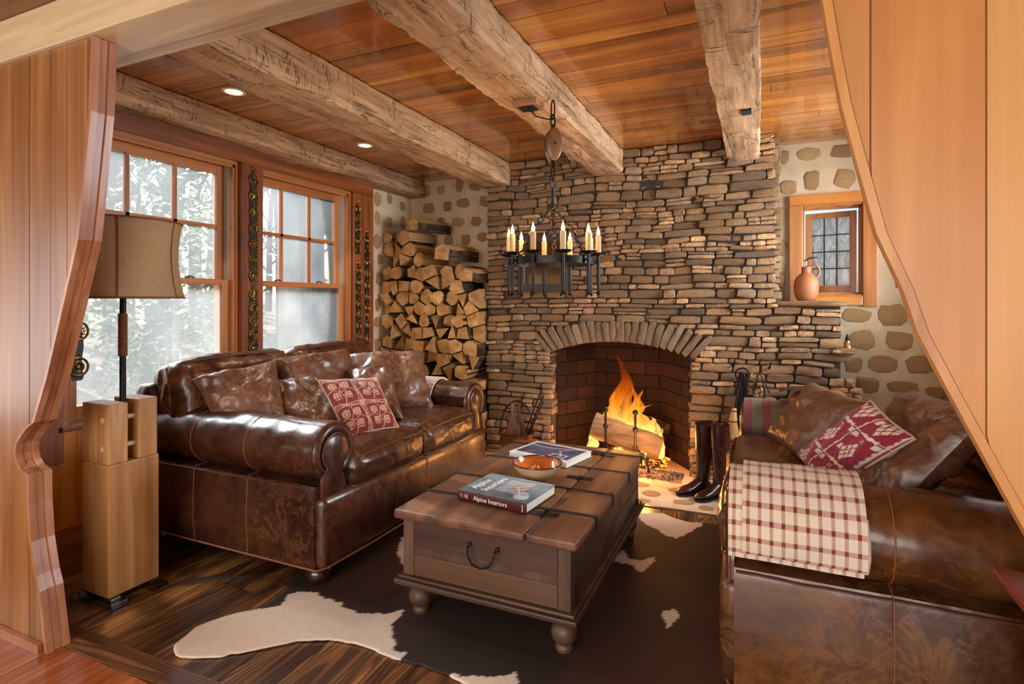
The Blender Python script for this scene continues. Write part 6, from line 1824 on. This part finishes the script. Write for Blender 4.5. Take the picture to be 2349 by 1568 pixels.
# ================================================================ MIRROR, JUG, BRASS, TOOLS
mr = thing('wall_mirror', 'small dark-framed mirror hanging on the chimney behind the chandelier', 'mirror', (-1.62, YC - 0.05, 1.6))
mx0, mx1, mz0, mz1 = -1.825, -1.395, 1.375, 1.840; yw = YC - 0.045
for (a, b_, c, d) in ((mx0, mz0, mx1, mz0 + 0.062), (mx0, mz1 - 0.062, mx1, mz1), (mx0, mz0 + 0.062, mx0 + 0.055, mz1 - 0.062), (mx1 - 0.055, mz0 + 0.062, mx1, mz1 - 0.062)):
    MB().box(a, yw - 0.02, b_, c, yw + 0.012, d).out('frame', M['mirframe'], mr, bevel=0.003)
Mm = Matrix.Translation((0, 0, 0))
MB().box(mx0 + 0.05, yw - 0.004, mz0 + 0.058, mx1 - 0.05, yw + 0.004, mz1 - 0.058).out('mirror_glass', M['mirror'], mr)
jg = thing('stoneware_jug', 'brown terracotta jug with one loop handle on the stone ledge by the small window', 'jug', (0.31, 4.46, 1.302))
jx, jy, jz = 0.31, 4.46, 1.302
b = MB(); b.lathe([(0.0, 0), (0.054, 0.0), (0.066, 0.016), (0.078, 0.055), (0.081, 0.095), (0.077, 0.14), (0.066, 0.165), (0.046, 0.187), (0.032, 0.197), (0.030, 0.205), (0.031, 0.232), (0.035, 0.240), (0.030, 0.240), (0.026, 0.225), (0.0, 0.22)], 40, (jx, jy, jz)); b.out('body', M['terracotta'], jg, smooth=True, angle=60)
b = MB(); b.tube([(jx + 0.028, jy, jz + 0.232), (jx + 0.045, jy, jz + 0.247), (jx + 0.062, jy, jz + 0.248), (jx + 0.077, jy, jz + 0.232), (jx + 0.082, jy, jz + 0.205), (jx + 0.076, jy, jz + 0.180), (jx + 0.064, jy, jz + 0.163)], [0.009, 0.009, 0.009, 0.009, 0.009, 0.009, 0.011], 10); b.out('handle', M['terracotta'], jg, smooth=True)
b = MB(); qx, qy, qz = 0.325, YB + 0.045, 1.60
b.tube([(qx, qy, qz - 0.035), (qx, qy, qz - 0.012), (qx - 0.008, qy - 0.005, qz), (qx + 0.01, qy - 0.012, qz + 0.014), (qx + 0.04, qy - 0.02, qz + 0.022), (qx + 0.075, qy - 0.022, qz + 0.020)], [0.005, 0.006, 0.007, 0.008, 0.009, 0.003], 8)
b.tube([(qx, qy, qz - 0.035), (qx, qy + 0.045, qz - 0.04)], 0.005, 6)
b.out('casement_latch', M['pewter'], None, smooth=True, label='small curved metal latch arm above the jug at the open casement', cat='latch', loc=(qx, qy, qz))
bf = thing('brass_bell', 'small dark brass bell figure standing on the step of the stone ledge', 'bell', (0.545, 4.32, 0.985))
b = MB(); b.lathe([(0.0, 0.0), (0.024, 0.0), (0.022, 0.010), (0.018, 0.022), (0.020, 0.030), (0.016, 0.042), (0.012, 0.050)], 16, (0.545, 4.32, 0.985)); b.out('bell_body', M['brass'], bf, smooth=True, angle=40)
b = MB(); b.lathe([(0.012, 0.050), (0.014, 0.060), (0.009, 0.075), (0.006, 0.088), (0.0, 0.092)], 16, (0.545, 4.32, 0.985)); b.out('bell_cap', M['iron'], bf, smooth=True, angle=40)
inst(mesh_of(stone_variant(933), 'step_stone', M['stone']), 'step_stone', fp, (0.53, YC + 0.05, 0.967), (0, 0, 0), (0.13, 0.16, 0.036))

# fire irons hanging on the chimney face, right of the opening
def hook(x, z, lab):
    b = MB(); b.tube([(x, YC, z + 0.01), (x, YC - 0.035, z), (x + 0.004, YC - 0.05, z + 0.004), (x + 0.008, YC - 0.055, z + 0.03), (x + 0.014, YC - 0.060, z + 0.05)], [0.006, 0.006, 0.006, 0.005, 0.003], 8)
    return b.out('iron_hook', M['iron'], None, smooth=True, label=lab, cat='hook', group='iron hooks', loc=(x, YC, z))
hook(-0.165, 0.84, 'pointed iron hook holding the broom and ring of fire irons')
hook(0.00, 0.85, 'iron hook holding the tangled brass horse bits')
hook(0.065, 0.83, 'smaller iron hook right of the tangled horse bits')
ti = thing('fire_irons', 'black fire irons hanging together from a big iron ring beside the fireplace', 'fire irons', (-0.10, 4.19, 0.5))
cx, cy, cz = -0.105, YC - 0.075, 0.785
b = MB(); b.tube([(cx + 0.045 * math.cos(a), cy, cz + 0.045 * math.sin(a)) for a in [2 * math.pi * k / 24 for k in range(24)]], 0.0055, 8, True); b.out('ring', M['iron'], ti, smooth=True)
for i, (dx, ln, r, kind) in enumerate([(-0.028, 0.36, 0.007, 0), (-0.012, 0.40, 0.008, 1), (0.004, 0.33, 0.006, 0), (0.018, 0.42, 0.009, 1), (0.032, 0.30, 0.006, 2)]):
    b = MB(); x = cx + dx
    b.tube([(x * 0.4 + cx * 0.6, cy - 0.006, cz + 0.015), (x, cy - 0.008, cz - 0.04), (x, cy - 0.005, cz - ln)], [r * 0.7, r, r], 8)
    if kind == 1: b.box(x - 0.014, cy - 0.012, cz - ln - 0.05, x + 0.014, cy - 0.004, cz - ln + 0.01)
    if kind == 2:
        for k in range(7): b.sphere((x, cy - 0.006, cz - 0.06 - k * 0.024), 0.010, 8)
    b.out('iron_rod', M['iron'], ti, smooth=True, angle=40)
hb_ = thing('horse_bits', 'tangled brass snaffle bits and linked rings hanging on the chimney', 'horse bits', (0.0, 4.2, 0.65))
r3 = random.Random(8)
for i in range(9):
    b = MB(); c = (0.0 + r3.uniform(-0.05, 0.07), YC - 0.05 - r3.uniform(0, 0.02), 0.79 - i * 0.026 + r3.uniform(-0.01, 0.01)); rr = r3.uniform(0.014, 0.026); t_ = r3.uniform(0, 3)
    b.tube([(c[0] + rr * math.cos(a), c[1] + rr * 0.5 * math.sin(a + t_), c[2] + rr * math.sin(a)) for a in [2 * math.pi * k / 16 for k in range(16)]], 0.0032, 6, True); b.out('bit_ring', M['brass'], hb_, smooth=True)
for (p, q) in (((-0.055, 4.21, 0.66), (0.045, 4.20, 0.60)), ((-0.01, 4.215, 0.80), (-0.045, 4.21, 0.64)), ((0.005, 4.215, 0.80), (0.07, 4.205, 0.66)), ((0.02, 4.20, 0.78), (0.03, 4.205, 0.58))):
    b = MB(); p = Vector(p); q = Vector(q); m = (p + q) / 2 + Vector((0.012, -0.008, -0.012)); b.tube([p, m, q], [0.004, 0.006, 0.004], 8); b.out('mouthpiece', M['brass'] if p.z < 0.7 else M['strap'], hb_, smooth=True)
# hearth broom
br = thing('hearth_broom', 'small corn-straw hearth broom with twisted black handle hanging by the sofa', 'broom', (-0.17, 4.13, 0.36))
b = MB(); b.tube([(-0.120, YC - 0.07, 0.80), (-0.128, 4.19, 0.68), (-0.142, 4.17, 0.60), (-0.150, 4.16, 0.545)], [0.008, 0.009, 0.008, 0.009], 8); b.out('handle', M['iron'], br, smooth=True)
b = MB(); n = 18; rings = []
for i, (z, rx, ry) in enumerate([(0.555, 0.014, 0.012), (0.52, 0.017, 0.014), (0.475, 0.026, 0.016), (0.455, 0.024, 0.015), (0.43, 0.032, 0.018), (0.38, 0.044, 0.020), (0.33, 0.052, 0.022)]):
    rings.append([(-0.155 - (0.555 - z) * 0.08 + rx * (1 + 0.08 * (k % 2)) * math.cos(2 * math.pi * k / n), 4.155 + ry * math.sin(2 * math.pi * k / n), z + (0.008 * (k % 3) if i == 6 else 0)) for k in range(n)])
b.loft(rings); b.out('straw_head', M['straw'], br, smooth=True, angle=30)
b = MB(); b.tube([(-0.163 + 0.0265 * math.cos(a), 4.155 + 0.0175 * math.sin(a), 0.462) for a in [2 * math.pi * k / 16 for k in range(16)]], 0.003, 6, True); b.tube([(-0.153 + 0.0165 * math.cos(a), 4.155 + 0.014 * math.sin(a), 0.535) for a in [2 * math.pi * k / 16 for k in range(16)]], 0.004, 6, True); b.out('binding', M['cord'], br, smooth=True)

# riding boots
def boot(x, y, rot, lab, lean=0.0):
    t = thing('riding_boot', lab, 'boot', (0, 0, 0), 'riding boots'); n = 22
    def ring(cx, cy, z, rx, ry, tilt=0.0): return [(cx + rx * math.cos(2 * math.pi * k / n), cy + ry * math.sin(2 * math.pi * k / n), z + tilt * math.sin(2 * math.pi * k / n)) for k in range(n)]
    b = MB(); rr = []
    for z, cy_, rx, ry in [(0.035, -0.004, 0.034, 0.040), (0.06, 0, 0.034, 0.042), (0.09, 0.0, 0.034, 0.046), (0.12, 0.002, 0.036, 0.050), (0.16, 0.004, 0.039, 0.050), (0.22, 0.006, 0.046, 0.056), (0.30, 0.010, 0.054, 0.066), (0.38, 0.008, 0.056, 0.068), (0.46, 0.002, 0.055, 0.066), (0.475, 0.002, 0.055, 0.066)]:
        rr.append(ring(lean * z, cy_, z + 0.0, rx, ry, 0.006 if z > 0.45 else 0))
    rr.append(ring(lean * 0.475, 0.002, 0.474, 0.050, 0.061, 0.006)); rr.append(ring(lean * 0.36, 0.004, 0.36, 0.048, 0.058))
    b.loft(rr, cap=False); b.out('shaft', M['bootl'], t, smooth=True, angle=60)
    b = MB(); n2 = 16; rr = []
    for (yy, w, zt) in [(0.052, 0.020, 0.055), (0.042, 0.031, 0.085), (0.015, 0.034, 0.105), (-0.02, 0.035, 0.112), (-0.06, 0.037, 0.090), (-0.10, 0.041, 0.066), (-0.14, 0.043, 0.056), (-0.175, 0.036, 0.048), (-0.198, 0.020, 0.036), (-0.206, 0.006, 0.026)]:
        rr.append([(w * math.cos(2 * math.pi * k / n2), yy, 0.014 + (zt - 0.014) * (0.5 + 0.5 * math.sin(2 * math.pi * k / n2))) for k in range(n2)])
    b.loft(rr); b.out('foot', M['bootl'], t, smooth=True, angle=60, fix=True)
    b = MB(); pl = [(0.030, 0.050), (0.036, 0.01), (0.034, -0.05), (0.046, -0.11), (0.046, -0.16), (0.032, -0.195), (0.0, -0.212)]
    pl = pl + [(-a, c) for a, c in pl[::-1][1:]] + [(0, 0.062)]
    b.prism(pl, 0.004, 0.014, fn=lambda a, c, h: (a, c, h)); b.out('sole', M['strap'], t, fix=True)
    b = MB().box(-0.030, 0.0, 0.0, 0.030, 0.055, 0.016); b.out('heel', M['strap'], t, bevel=0.004)
    b = MB()
    for k in range(5):
        z = 0.070 + 0.012 * k; yv = -0.062 + 0.010 * k
        b.tube([(-0.022, yv - 0.0, z + 0.018), (0, yv - 0.006, z + 0.026), (0.022, yv, z + 0.018)], 0.0028, 5)
    b.out('laces', M['cord'], t, smooth=True)
    t.location = (x, y, 0.006); t.rotation_euler = (0, 0, rot); return t
boot(-0.345, 3.95, math.radians(-48), 'tall laced brown riding boot standing nearer the fire opening', 0.02)
boot(-0.235, 3.90, math.radians(-42), 'tall laced brown riding boot tucked against the end of the sofa', 0.0)

# copper pail with paddles and sticks
pl = thing('copper_pail', 'copper pail with black hoop handle between the sofa and the fire opening', 'pail', (-1.755, 4.03, 0.006))
bx_, by_ = -1.755, 4.03
b = MB(); b.lathe([(0.0, 0.006), (0.095, 0.006), (0.105, 0.05), (0.132, 0.24), (0.140, 0.262), (0.136, 0.262), (0.128, 0.24), (0.10, 0.05), (0.0, 0.02)], 36, (bx_, by_, 0)); b.out('pail_body', M['copper'], pl, smooth=True, angle=50)
b = MB(); b.tube([(bx_ + 0.140 * math.cos(a), by_ + 0.140 * math.sin(a), 0.262) for a in [2 * math.pi * k / 36 for k in range(36)]], 0.005, 6, True); b.out('pail_rim', M['iron_m'], pl, smooth=True)
b = MB(); b.tube([(bx_ + 0.142 * math.cos(a), by_ + 0.02 * math.sin(a), 0.27 + 0.235 * math.sin(a)) for a in [math.pi * k / 24 for k in range(25)]], [0.007 if 5 < k < 19 else 0.005 for k in range(25)], 8); b.sphere((bx_ - 0.142, by_, 0.268), 0.011, 8); b.sphere((bx_ + 0.142, by_, 0.268), 0.011, 8); b.out('hoop_handle', M['iron'], pl, smooth=True)
def paddle(x, y, lab, rz, mat, lean):
    b = MB(); pr = [(-0.055, 0.02), (0.055, 0.02), (0.062, 0.20), (0.060, 0.26), (0.050, 0.30), (0.030, 0.335), (0.017, 0.365), (0.014, 0.41), (0.018, 0.465), (0.012, 0.478), (-0.012, 0.478), (-0.018, 0.465), (-0.014, 0.41), (-0.017, 0.365), (-0.030, 0.335), (-0.050, 0.30), (-0.060, 0.26), (-0.062, 0.20)]
    b.prism(pr, -0.008, 0.008); b.xf(Matrix.Translation((x, y, 0.02)) @ Matrix.Rotation(rz, 4, 'Z') @ Matrix.Rotation(lean, 4, 'X'))
    b.out('wooden_paddle', mat, None, bevel=0.005, label=lab, cat='paddle', group='paddles in the pail', loc=(x, y, 0.02), fix=True)
paddle(bx_ - 0.020, by_ - 0.035, 'dark walnut long-necked paddle at the front of the copper pail', math.radians(14), M['paddle'], -0.02)
paddle(bx_ + 0.015, by_ + 0.015, 'second narrow wooden paddle just behind the first in the pail', math.radians(30), M['pulley'], -0.02)
for i, (dx, dy, tx, tz, lab) in enumerate([(0.02, 0.03, 0.17, 0.60, 'longest thin black iron rod leaning out of the copper pail'), (0.045, 0.0, 0.175, 0.565, 'middle thin black rod leaning out of the copper pail'), (0.06, -0.02, 0.165, 0.52, 'shortest thin black rod leaning out of the copper pail')]):
    MB().tube([(bx_ + dx - 0.05, by_ + dy, 0.03), (bx_ + dx + tx, by_ + dy + 0.03, tz)], [0.005, 0.0065], 8).out('iron_rod', M['iron'], None, smooth=True, label=lab, cat='rod', group='rods in the pail', loc=(bx_ + dx - 0.05, by_ + dy, 0.03))

# ================================================================ HORSE BRASSES ON STRAPS
def brass_variants():
    out = []
    for kind in range(7):
        b = MB(); n = 24; R_ = 0.030
        b.tube([(0, R_ * math.cos(a), R_ * math.sin(a)) for a in [2 * math.pi * k / n for k in range(n)]], 0.0042, 6, True)
        b.tube([(0, 0.007 * math.cos(a), R_ + 0.008 + 0.007 * math.sin(a)) for a in [2 * math.pi * k / 10 for k in range(10)]], 0.0022, 5, True)
        if kind == 0:
            for k in range(8): a = math.pi * k / 4; b.tube([(0, 0, 0), (0, R_ * math.cos(a), R_ * math.sin(a))], [0.005, 0.0025], 6)
            b.sphere((0, 0, 0), 0.009, 8)
        elif kind == 1: b.tube([(0, -0.014, 0.012), (0, 0.002, 0.018), (0.001, 0.012, 0.004), (0, 0.002, -0.008), (0, -0.012, -0.016), (0, 0.012, -0.018)], 0.0052, 6)
        elif kind == 2:
            b.tube([(0, R_ * 0.55 * math.cos(a), R_ * 0.55 * math.sin(a)) for a in [2 * math.pi * k / 14 for k in range(14)]], 0.004, 6, True); b.sphere((0, 0, 0), 0.008, 8)
        elif kind == 3: b.tube([(0, -0.018, -0.018), (0, -0.017, 0.004), (0, -0.006, 0.018), (0, 0.006, 0.018), (0, 0.017, 0.004), (0, 0.018, -0.018)], 0.006, 6)
        elif kind == 4:
            for k in range(5): a = 2 * math.pi * k / 5 + 1.57; b.tube([(0, 0, 0), (0, R_ * 0.9 * math.cos(a), R_ * 0.9 * math.sin(a))], [0.010, 0.002], 6)
        elif kind == 5:
            b.tube([(0, -0.016, -0.004), (0, -0.004, 0.002), (0, 0.010, 0.0), (0, 0.016, 0.012)], [0.004, 0.008, 0.007, 0.004], 6)
            for y in (-0.012, -0.006, 0.008, 0.012): b.tube([(0, y, 0), (0, y + 0.002, -0.018)], 0.0025, 5)
        else:
            for k in range(12): a = 2 * math.pi * k / 12; b.sphere((0, R_ * 0.62 * math.cos(a), R_ * 0.62 * math.sin(a)), 0.0048, 6)
            b.sphere((0, 0, 0), 0.010, 8)
        o = b.out('tmp', M['brass'], None, smooth=True, angle=60); d = o.data; bpy.data.objects.remove(o); d.name = 'horse_brass'; out.append(d)
    return out
BV = brass_variants()
def strap(label, y, z0, z1, x, nb, dy=0.0, wid=0.032, sc2=1.0, ring=True, seq=0, tall=False):
    t = thing('horse_brass_strap', label, 'horse brasses', (x, y, z0), 'leather straps of horse brasses')
    b = MB(); n = 30; L = []; Rr = []
    for i in range(n + 1):
        f = i / n; z = z1 + (z0 - z1) * f
        w = wid * (0.35 + 0.65 * min(1, f * 5)) * (0.90 + 0.16 * math.cos(f * nb * 2 * math.pi)) * (1 if f < 0.97 else 0.7)
        L.append((y + dy * f - w, z)); Rr.append((y + dy * f + w, z))
    for i in range(n):
        (a, za), (b2, zb) = L[i], L[i + 1]; (c, _), (d, _) = Rr[i], Rr[i + 1]
        b.hexa([(x, a, za), (x, c, za), (x, d, zb), (x, b2, zb), (x + 0.005, a, za), (x + 0.005, c, za), (x + 0.005, d, zb), (x + 0.005, b2, zb)])
    b.out('strap', M['strap'], t, fix=True)
    for k in range(nb):
        f = (k + 0.62) / nb
        inst(BV[(k * 3 + seq) % 7], 'horse_brass', t, (x + 0.009, y + dy * f, z1 + (z0 - z1) * f), (0, 0, 0), (1, sc2, sc2))
    if ring:
        q = MB(); q.tube([(x + 0.006, y + 0.012 * math.cos(a), z1 + 0.010 + 0.014 * math.sin(a)) for a in [2 * math.pi * k / 12 for k in range(12)]], 0.003, 6, True); q.out('hanging_ring', M['brass'], t, smooth=True)
XS = XL + 0.045
strap('long upper strap of seven horse brasses on the post between the two windows', 2.712, 1.43, 2.185, XS, 7, 0, 0.034, 1.15, seq=1)
strap('lower strap of five horse brasses on the post between the two windows', 2.712, 0.86, 1.40, XS, 6, 0, 0.036, 1.12, seq=0)
strap('short strap of horse brasses, topmost on the board right of the second window', 3.790, 1.70, 2.14, XL + 0.035, 5, 0, 0.030, 1.0, seq=3)
strap('strap of six horse brasses below the topmost one, right of the second window', 3.800, 0.96, 1.62, XL + 0.035, 7, 0, 0.030, 1.0, seq=2)
strap('strap of six horse brasses on the outer casing board nearest the firewood', 3.905, 1.20, 1.90, XL + 0.04, 7, 0, 0.030, 1.0, seq=5)
strap('very short strap with two horse brasses low on the outer casing board', 3.905, 0.92, 1.17, XL + 0.04, 2, 0, 0.028, 1.0, seq=4)
strap('strap with large brass disc on the window edge behind the left pier', 1.655, 0.90, 1.26, XL + 0.04, 2, 0, 0.026, 1.5, seq=6, ring=False)

# ================================================================ DOWNLIGHTS
for i, (x, y, lab) in enumerate([(-2.672, 2.19, 'recessed ceiling downlight nearer the opening, left-hand bay'), (-2.697, 3.346, 'recessed ceiling downlight farther away, towards the firewood stack')]):
    t = thing('recessed_downlight', lab, 'ceiling light', (x, y, H - 0.01), 'recessed downlights')
    b = MB(); b.lathe([(0.060, H - 0.002), (0.062, H - 0.006), (0.047, H - 0.008), (0.044, H - 0.001)], 36, (x, y, 0)); b.f = b.f[:-2] if False else b.f
    b = MB(); n = 36; pr = [(0.061, H - 0.001), (0.061, H - 0.006), (0.046, H - 0.008), (0.044, H + 0.004), (0.044, H + 0.019)]
    vs = []; fs = []
    for r, z in pr:
        for k in range(n): vs.append((x + r * math.cos(2 * math.pi * k / n), y + r * math.sin(2 * math.pi * k / n), z))
    for i2 in range(len(pr) - 1):
        for k in range(n): k2 = (k + 1) % n; fs.append((i2 * n + k, i2 * n + k2, (i2 + 1) * n + k2, (i2 + 1) * n + k))
    b.add(vs, fs); b.out('trim_ring', M['white'], t, smooth=True, angle=50)
    b = MB(); b.lathe([(0.043, H - 0.0035), (0.0, H - 0.0035)], 30, (x, y, 0)); b.out('lens', M['downlight'], t)
    light('downlight_beam', 'SPOT', (x, y, H - 0.02), 12, (1.0, 0.75, 0.48), aim=(x, y, 0)).data.spot_size = math.radians(80)

# red painted table at the near end of the caramel sofa
rt = thing('red_side_table', 'red painted side table whose corner shows by the near sofa arm', 'table', (0.75, 1.62, 0))
v, f = rbox(0.530, 1.48, 0.615, 1.0, 1.745, 0.640, 0.008, 3); MB().add(v, f).out('table_top', M['red'], rt, smooth=True, angle=50)
MB().box(0.59, 1.51, 0.52, 0.97, 1.72, 0.615).out('apron', M['red'], rt, bevel=0.003)
for x in (0.59, 0.93):
    for y in (1.51, 1.68): MB().box(x, y, 0, x + 0.04, y + 0.04, 0.52).out('leg', M['red'], rt, bevel=0.003)

# ================================================================ OUTSIDE THE WINDOWS
gd = struct('ground', (-20, 10, -0.6))
b = MB()
def gz(x, y): return -0.75 + 0.035 * max(0, -x - 4) + 0.25 * fbm(x, y, 0, 0.10, 3)
b.grid(40, 40, lambda u, v: (-3.6 - 75 * u ** 1.5, -25 + 85 * v, gz(-3.6 - 75 * u ** 1.5, -25 + 85 * v)))
b.out('terrain', M['ground'], gd, smooth=True, angle=180)
b = MB(); b.grid(16, 16, lambda u, v: (-30 + 70 * u, 5.2 + 60 * v, -0.75 + 0.2 * fbm(u * 7, v * 7, 3, 1, 2))); b.out('terrain', M['ground'], gd, smooth=True, angle=180)
def make_tree(seed, h, r):
    rt_ = random.Random(seed); b = MB()
    def br_(p, d, ln, rad, depth):
        pts = [p]; rr = [rad]; q = Vector(p); dd = Vector(d)
        k = 7 if depth == 0 else 4
        for i in range(k):
            dd = (dd + Vector((rt_.uniform(-1, 1), rt_.uniform(-1, 1), rt_.uniform(-0.3, 0.5))) * (0.05 if depth == 0 else 0.16)).normalized()
            q = q + dd * ln / k; pts.append(tuple(q)); rr.append(rad * (1 - 0.78 * (i + 1) / k))
        b.tube(pts, rr, 8 if depth == 0 else (5 if depth == 1 else 3))
        if depth < 3:
            m = [13, 6, 4][depth]
            for i in range(m):
                t = rt_.uniform(0.22 if depth == 0 else 0.2, 0.98); j = min(int(t * k), k - 1); f = t * k - j
                bp = Vector(pts[j]).lerp(Vector(pts[j + 1]), f); a = rt_.uniform(0, 6.28)
                nd = (Vector((math.cos(a), math.sin(a), 0.35 + rt_.random() * 0.9))).normalized()
                nd = (nd + Vector(d) * 0.4).normalized()
                br_(tuple(bp), nd, ln * rt_.uniform(0.28, 0.42) * (1 - 0.3 * t), max(rr[j] * 0.42, 0.004), depth + 1)
    br_((0, 0, 0), (0, 0, 1), h, r, 0)
    o = b.out('tmp', M['trunkb'], None, smooth=True); d = o.data; bpy.data.objects.remove(o); d.name = 'bare_tree'; return d
TV = [make_tree(50 + i, 13 + i, 0.20 + 0.03 * i) for i in range(4)]
r4 = random.Random(3); spots = [(-8.0, 7.9, 1.25), (-9.5, 5.6, 0.9), (-11, 11.0, 1.1), (-13, 8.6, 1.0)]
while len(spots) < 46:
    x = -r4.uniform(10, 38); ratio = r4.uniform(0.35, 1.45); y = -x * ratio
    if all((x - a) ** 2 + (y - c) ** 2 > 4 for a, c, _ in spots): spots.append((x, y, r4.uniform(0.8, 1.5)))
for i, (x, y, s) in enumerate(spots):
    lab = 'thick bare tree trunk nearest outside the second window' if i == 0 else 'bare winter tree in the woods seen through the windows'
    o = bpy.data.objects.new('bare_tree', TV[i % 4]); sc.collection.objects.link(o); o.location = (x, y, gz(x, y) - 0.1); o.rotation_euler = (0, 0, r4.uniform(0, 6)); o.scale = (s, s, s)
    if i == 0: o.scale = (1.5, 1.5, 1.3)
    tag(o, lab, 'tree', 'bare trees in the woods' if i else None)
def leafy(name, loc, rx, rz, n, mat, lab, cat, size, cone=False, grp=None):
    rr = random.Random(int(loc[0] * 100)); t = thing(name, lab, cat, loc, grp); b = MB()
    for k in range(n):
        a = rr.uniform(0, 6.28); u = rr.random()
        if cone: h_ = rr.random(); rad = rx * (1 - h_) * (0.4 + 0.6 * rr.random()); z = 0.2 + rz * 2 * h_
        else:
            th = math.acos(rr.uniform(-1, 1)); q = rr.uniform(0.55, 1.0) * (1 + 0.25 * nz(math.cos(a) * 2, math.sin(a) * 2, th * 2)); rad = rx * math.sin(th) * q; z = rz * (1 + math.cos(th) * q)
        p = Vector((loc[0] + rad * math.cos(a), loc[1] + rad * math.sin(a), loc[2] + z)); d = Vector((rr.uniform(-1, 1), rr.uniform(-1, 1), rr.uniform(-0.6, 0.6))).normalized(); s = size * rr.uniform(0.6, 1.3)
        if cone: d = Vector((math.cos(a), math.sin(a), -0.25)).normalized()
        e = d.orthogonal().normalized()
        b.add([p - d * s, p + e * s * 0.42, p + d * s, p - e * s * 0.42 + Vector((0, 0, s * 0.2))], [(0, 1, 2), (0, 2, 3)])
    f = b.out('foliage', mat, t, kind='stuff')
    MB().tube([(loc[0], loc[1], loc[2]), (loc[0], loc[1], loc[2] + rz * 1.2)], [0.06, 0.02], 6).out('stem', M['trunkb'], t, smooth=True)
leafy('holly_tree', (-7.0, 4.85, -0.6), 1.15, 1.9, 5200, M['holly'], 'tall glossy-leaved evergreen outside the first window', 'tree', 0.055)
leafy('conifer', (-12.5, 13.0, -0.6), 1.3, 1.6, 5000, M['conifer'], 'small blue-green conifer beyond the second window', 'tree', 0.16, True)
for i, (x, y) in enumerate([(-6.2, 6.2), (-6.6, 7.3), (-5.6, 3.7), (-8.5, 9.6), (-7.6, 6.6)]):
    leafy('garden_shrub', (x, y, gz(x, y) - 0.1), 0.75, 0.38, 1500, M['holly'], ['low evergreen shrub outside the meeting of the two windows', 'evergreen shrub outside low in the second window, left half', 'low evergreen shrub closest outside the first window behind the lamp', 'evergreen shrub farthest out beyond the second window', 'evergreen shrub between the two windows, a little farther out'][i], 'shrub', 0.05, False, 'low shrubs outside')
fe = thing('rail_fence', 'weathered post and rail fence far beyond the second window', 'fence', (-12, 12, -0.4))
for k in range(7):
    x, y = -10.5 - k * 1.9, 9.6 + k * 0.9; z = gz(x, y); MB().box(x - 0.06, y - 0.06, z - 0.2, x + 0.06, y + 0.06, z + 1.05).out('post', M['railfence'], fe)
    if k < 6:
        for h_ in (0.45, 0.9): MB().tube([(x, y, z + h_), (x - 1.9, y + 0.9, gz(x - 1.9, y + 0.9) + h_)], 0.05, 5).out('rail', M['railfence'], fe)
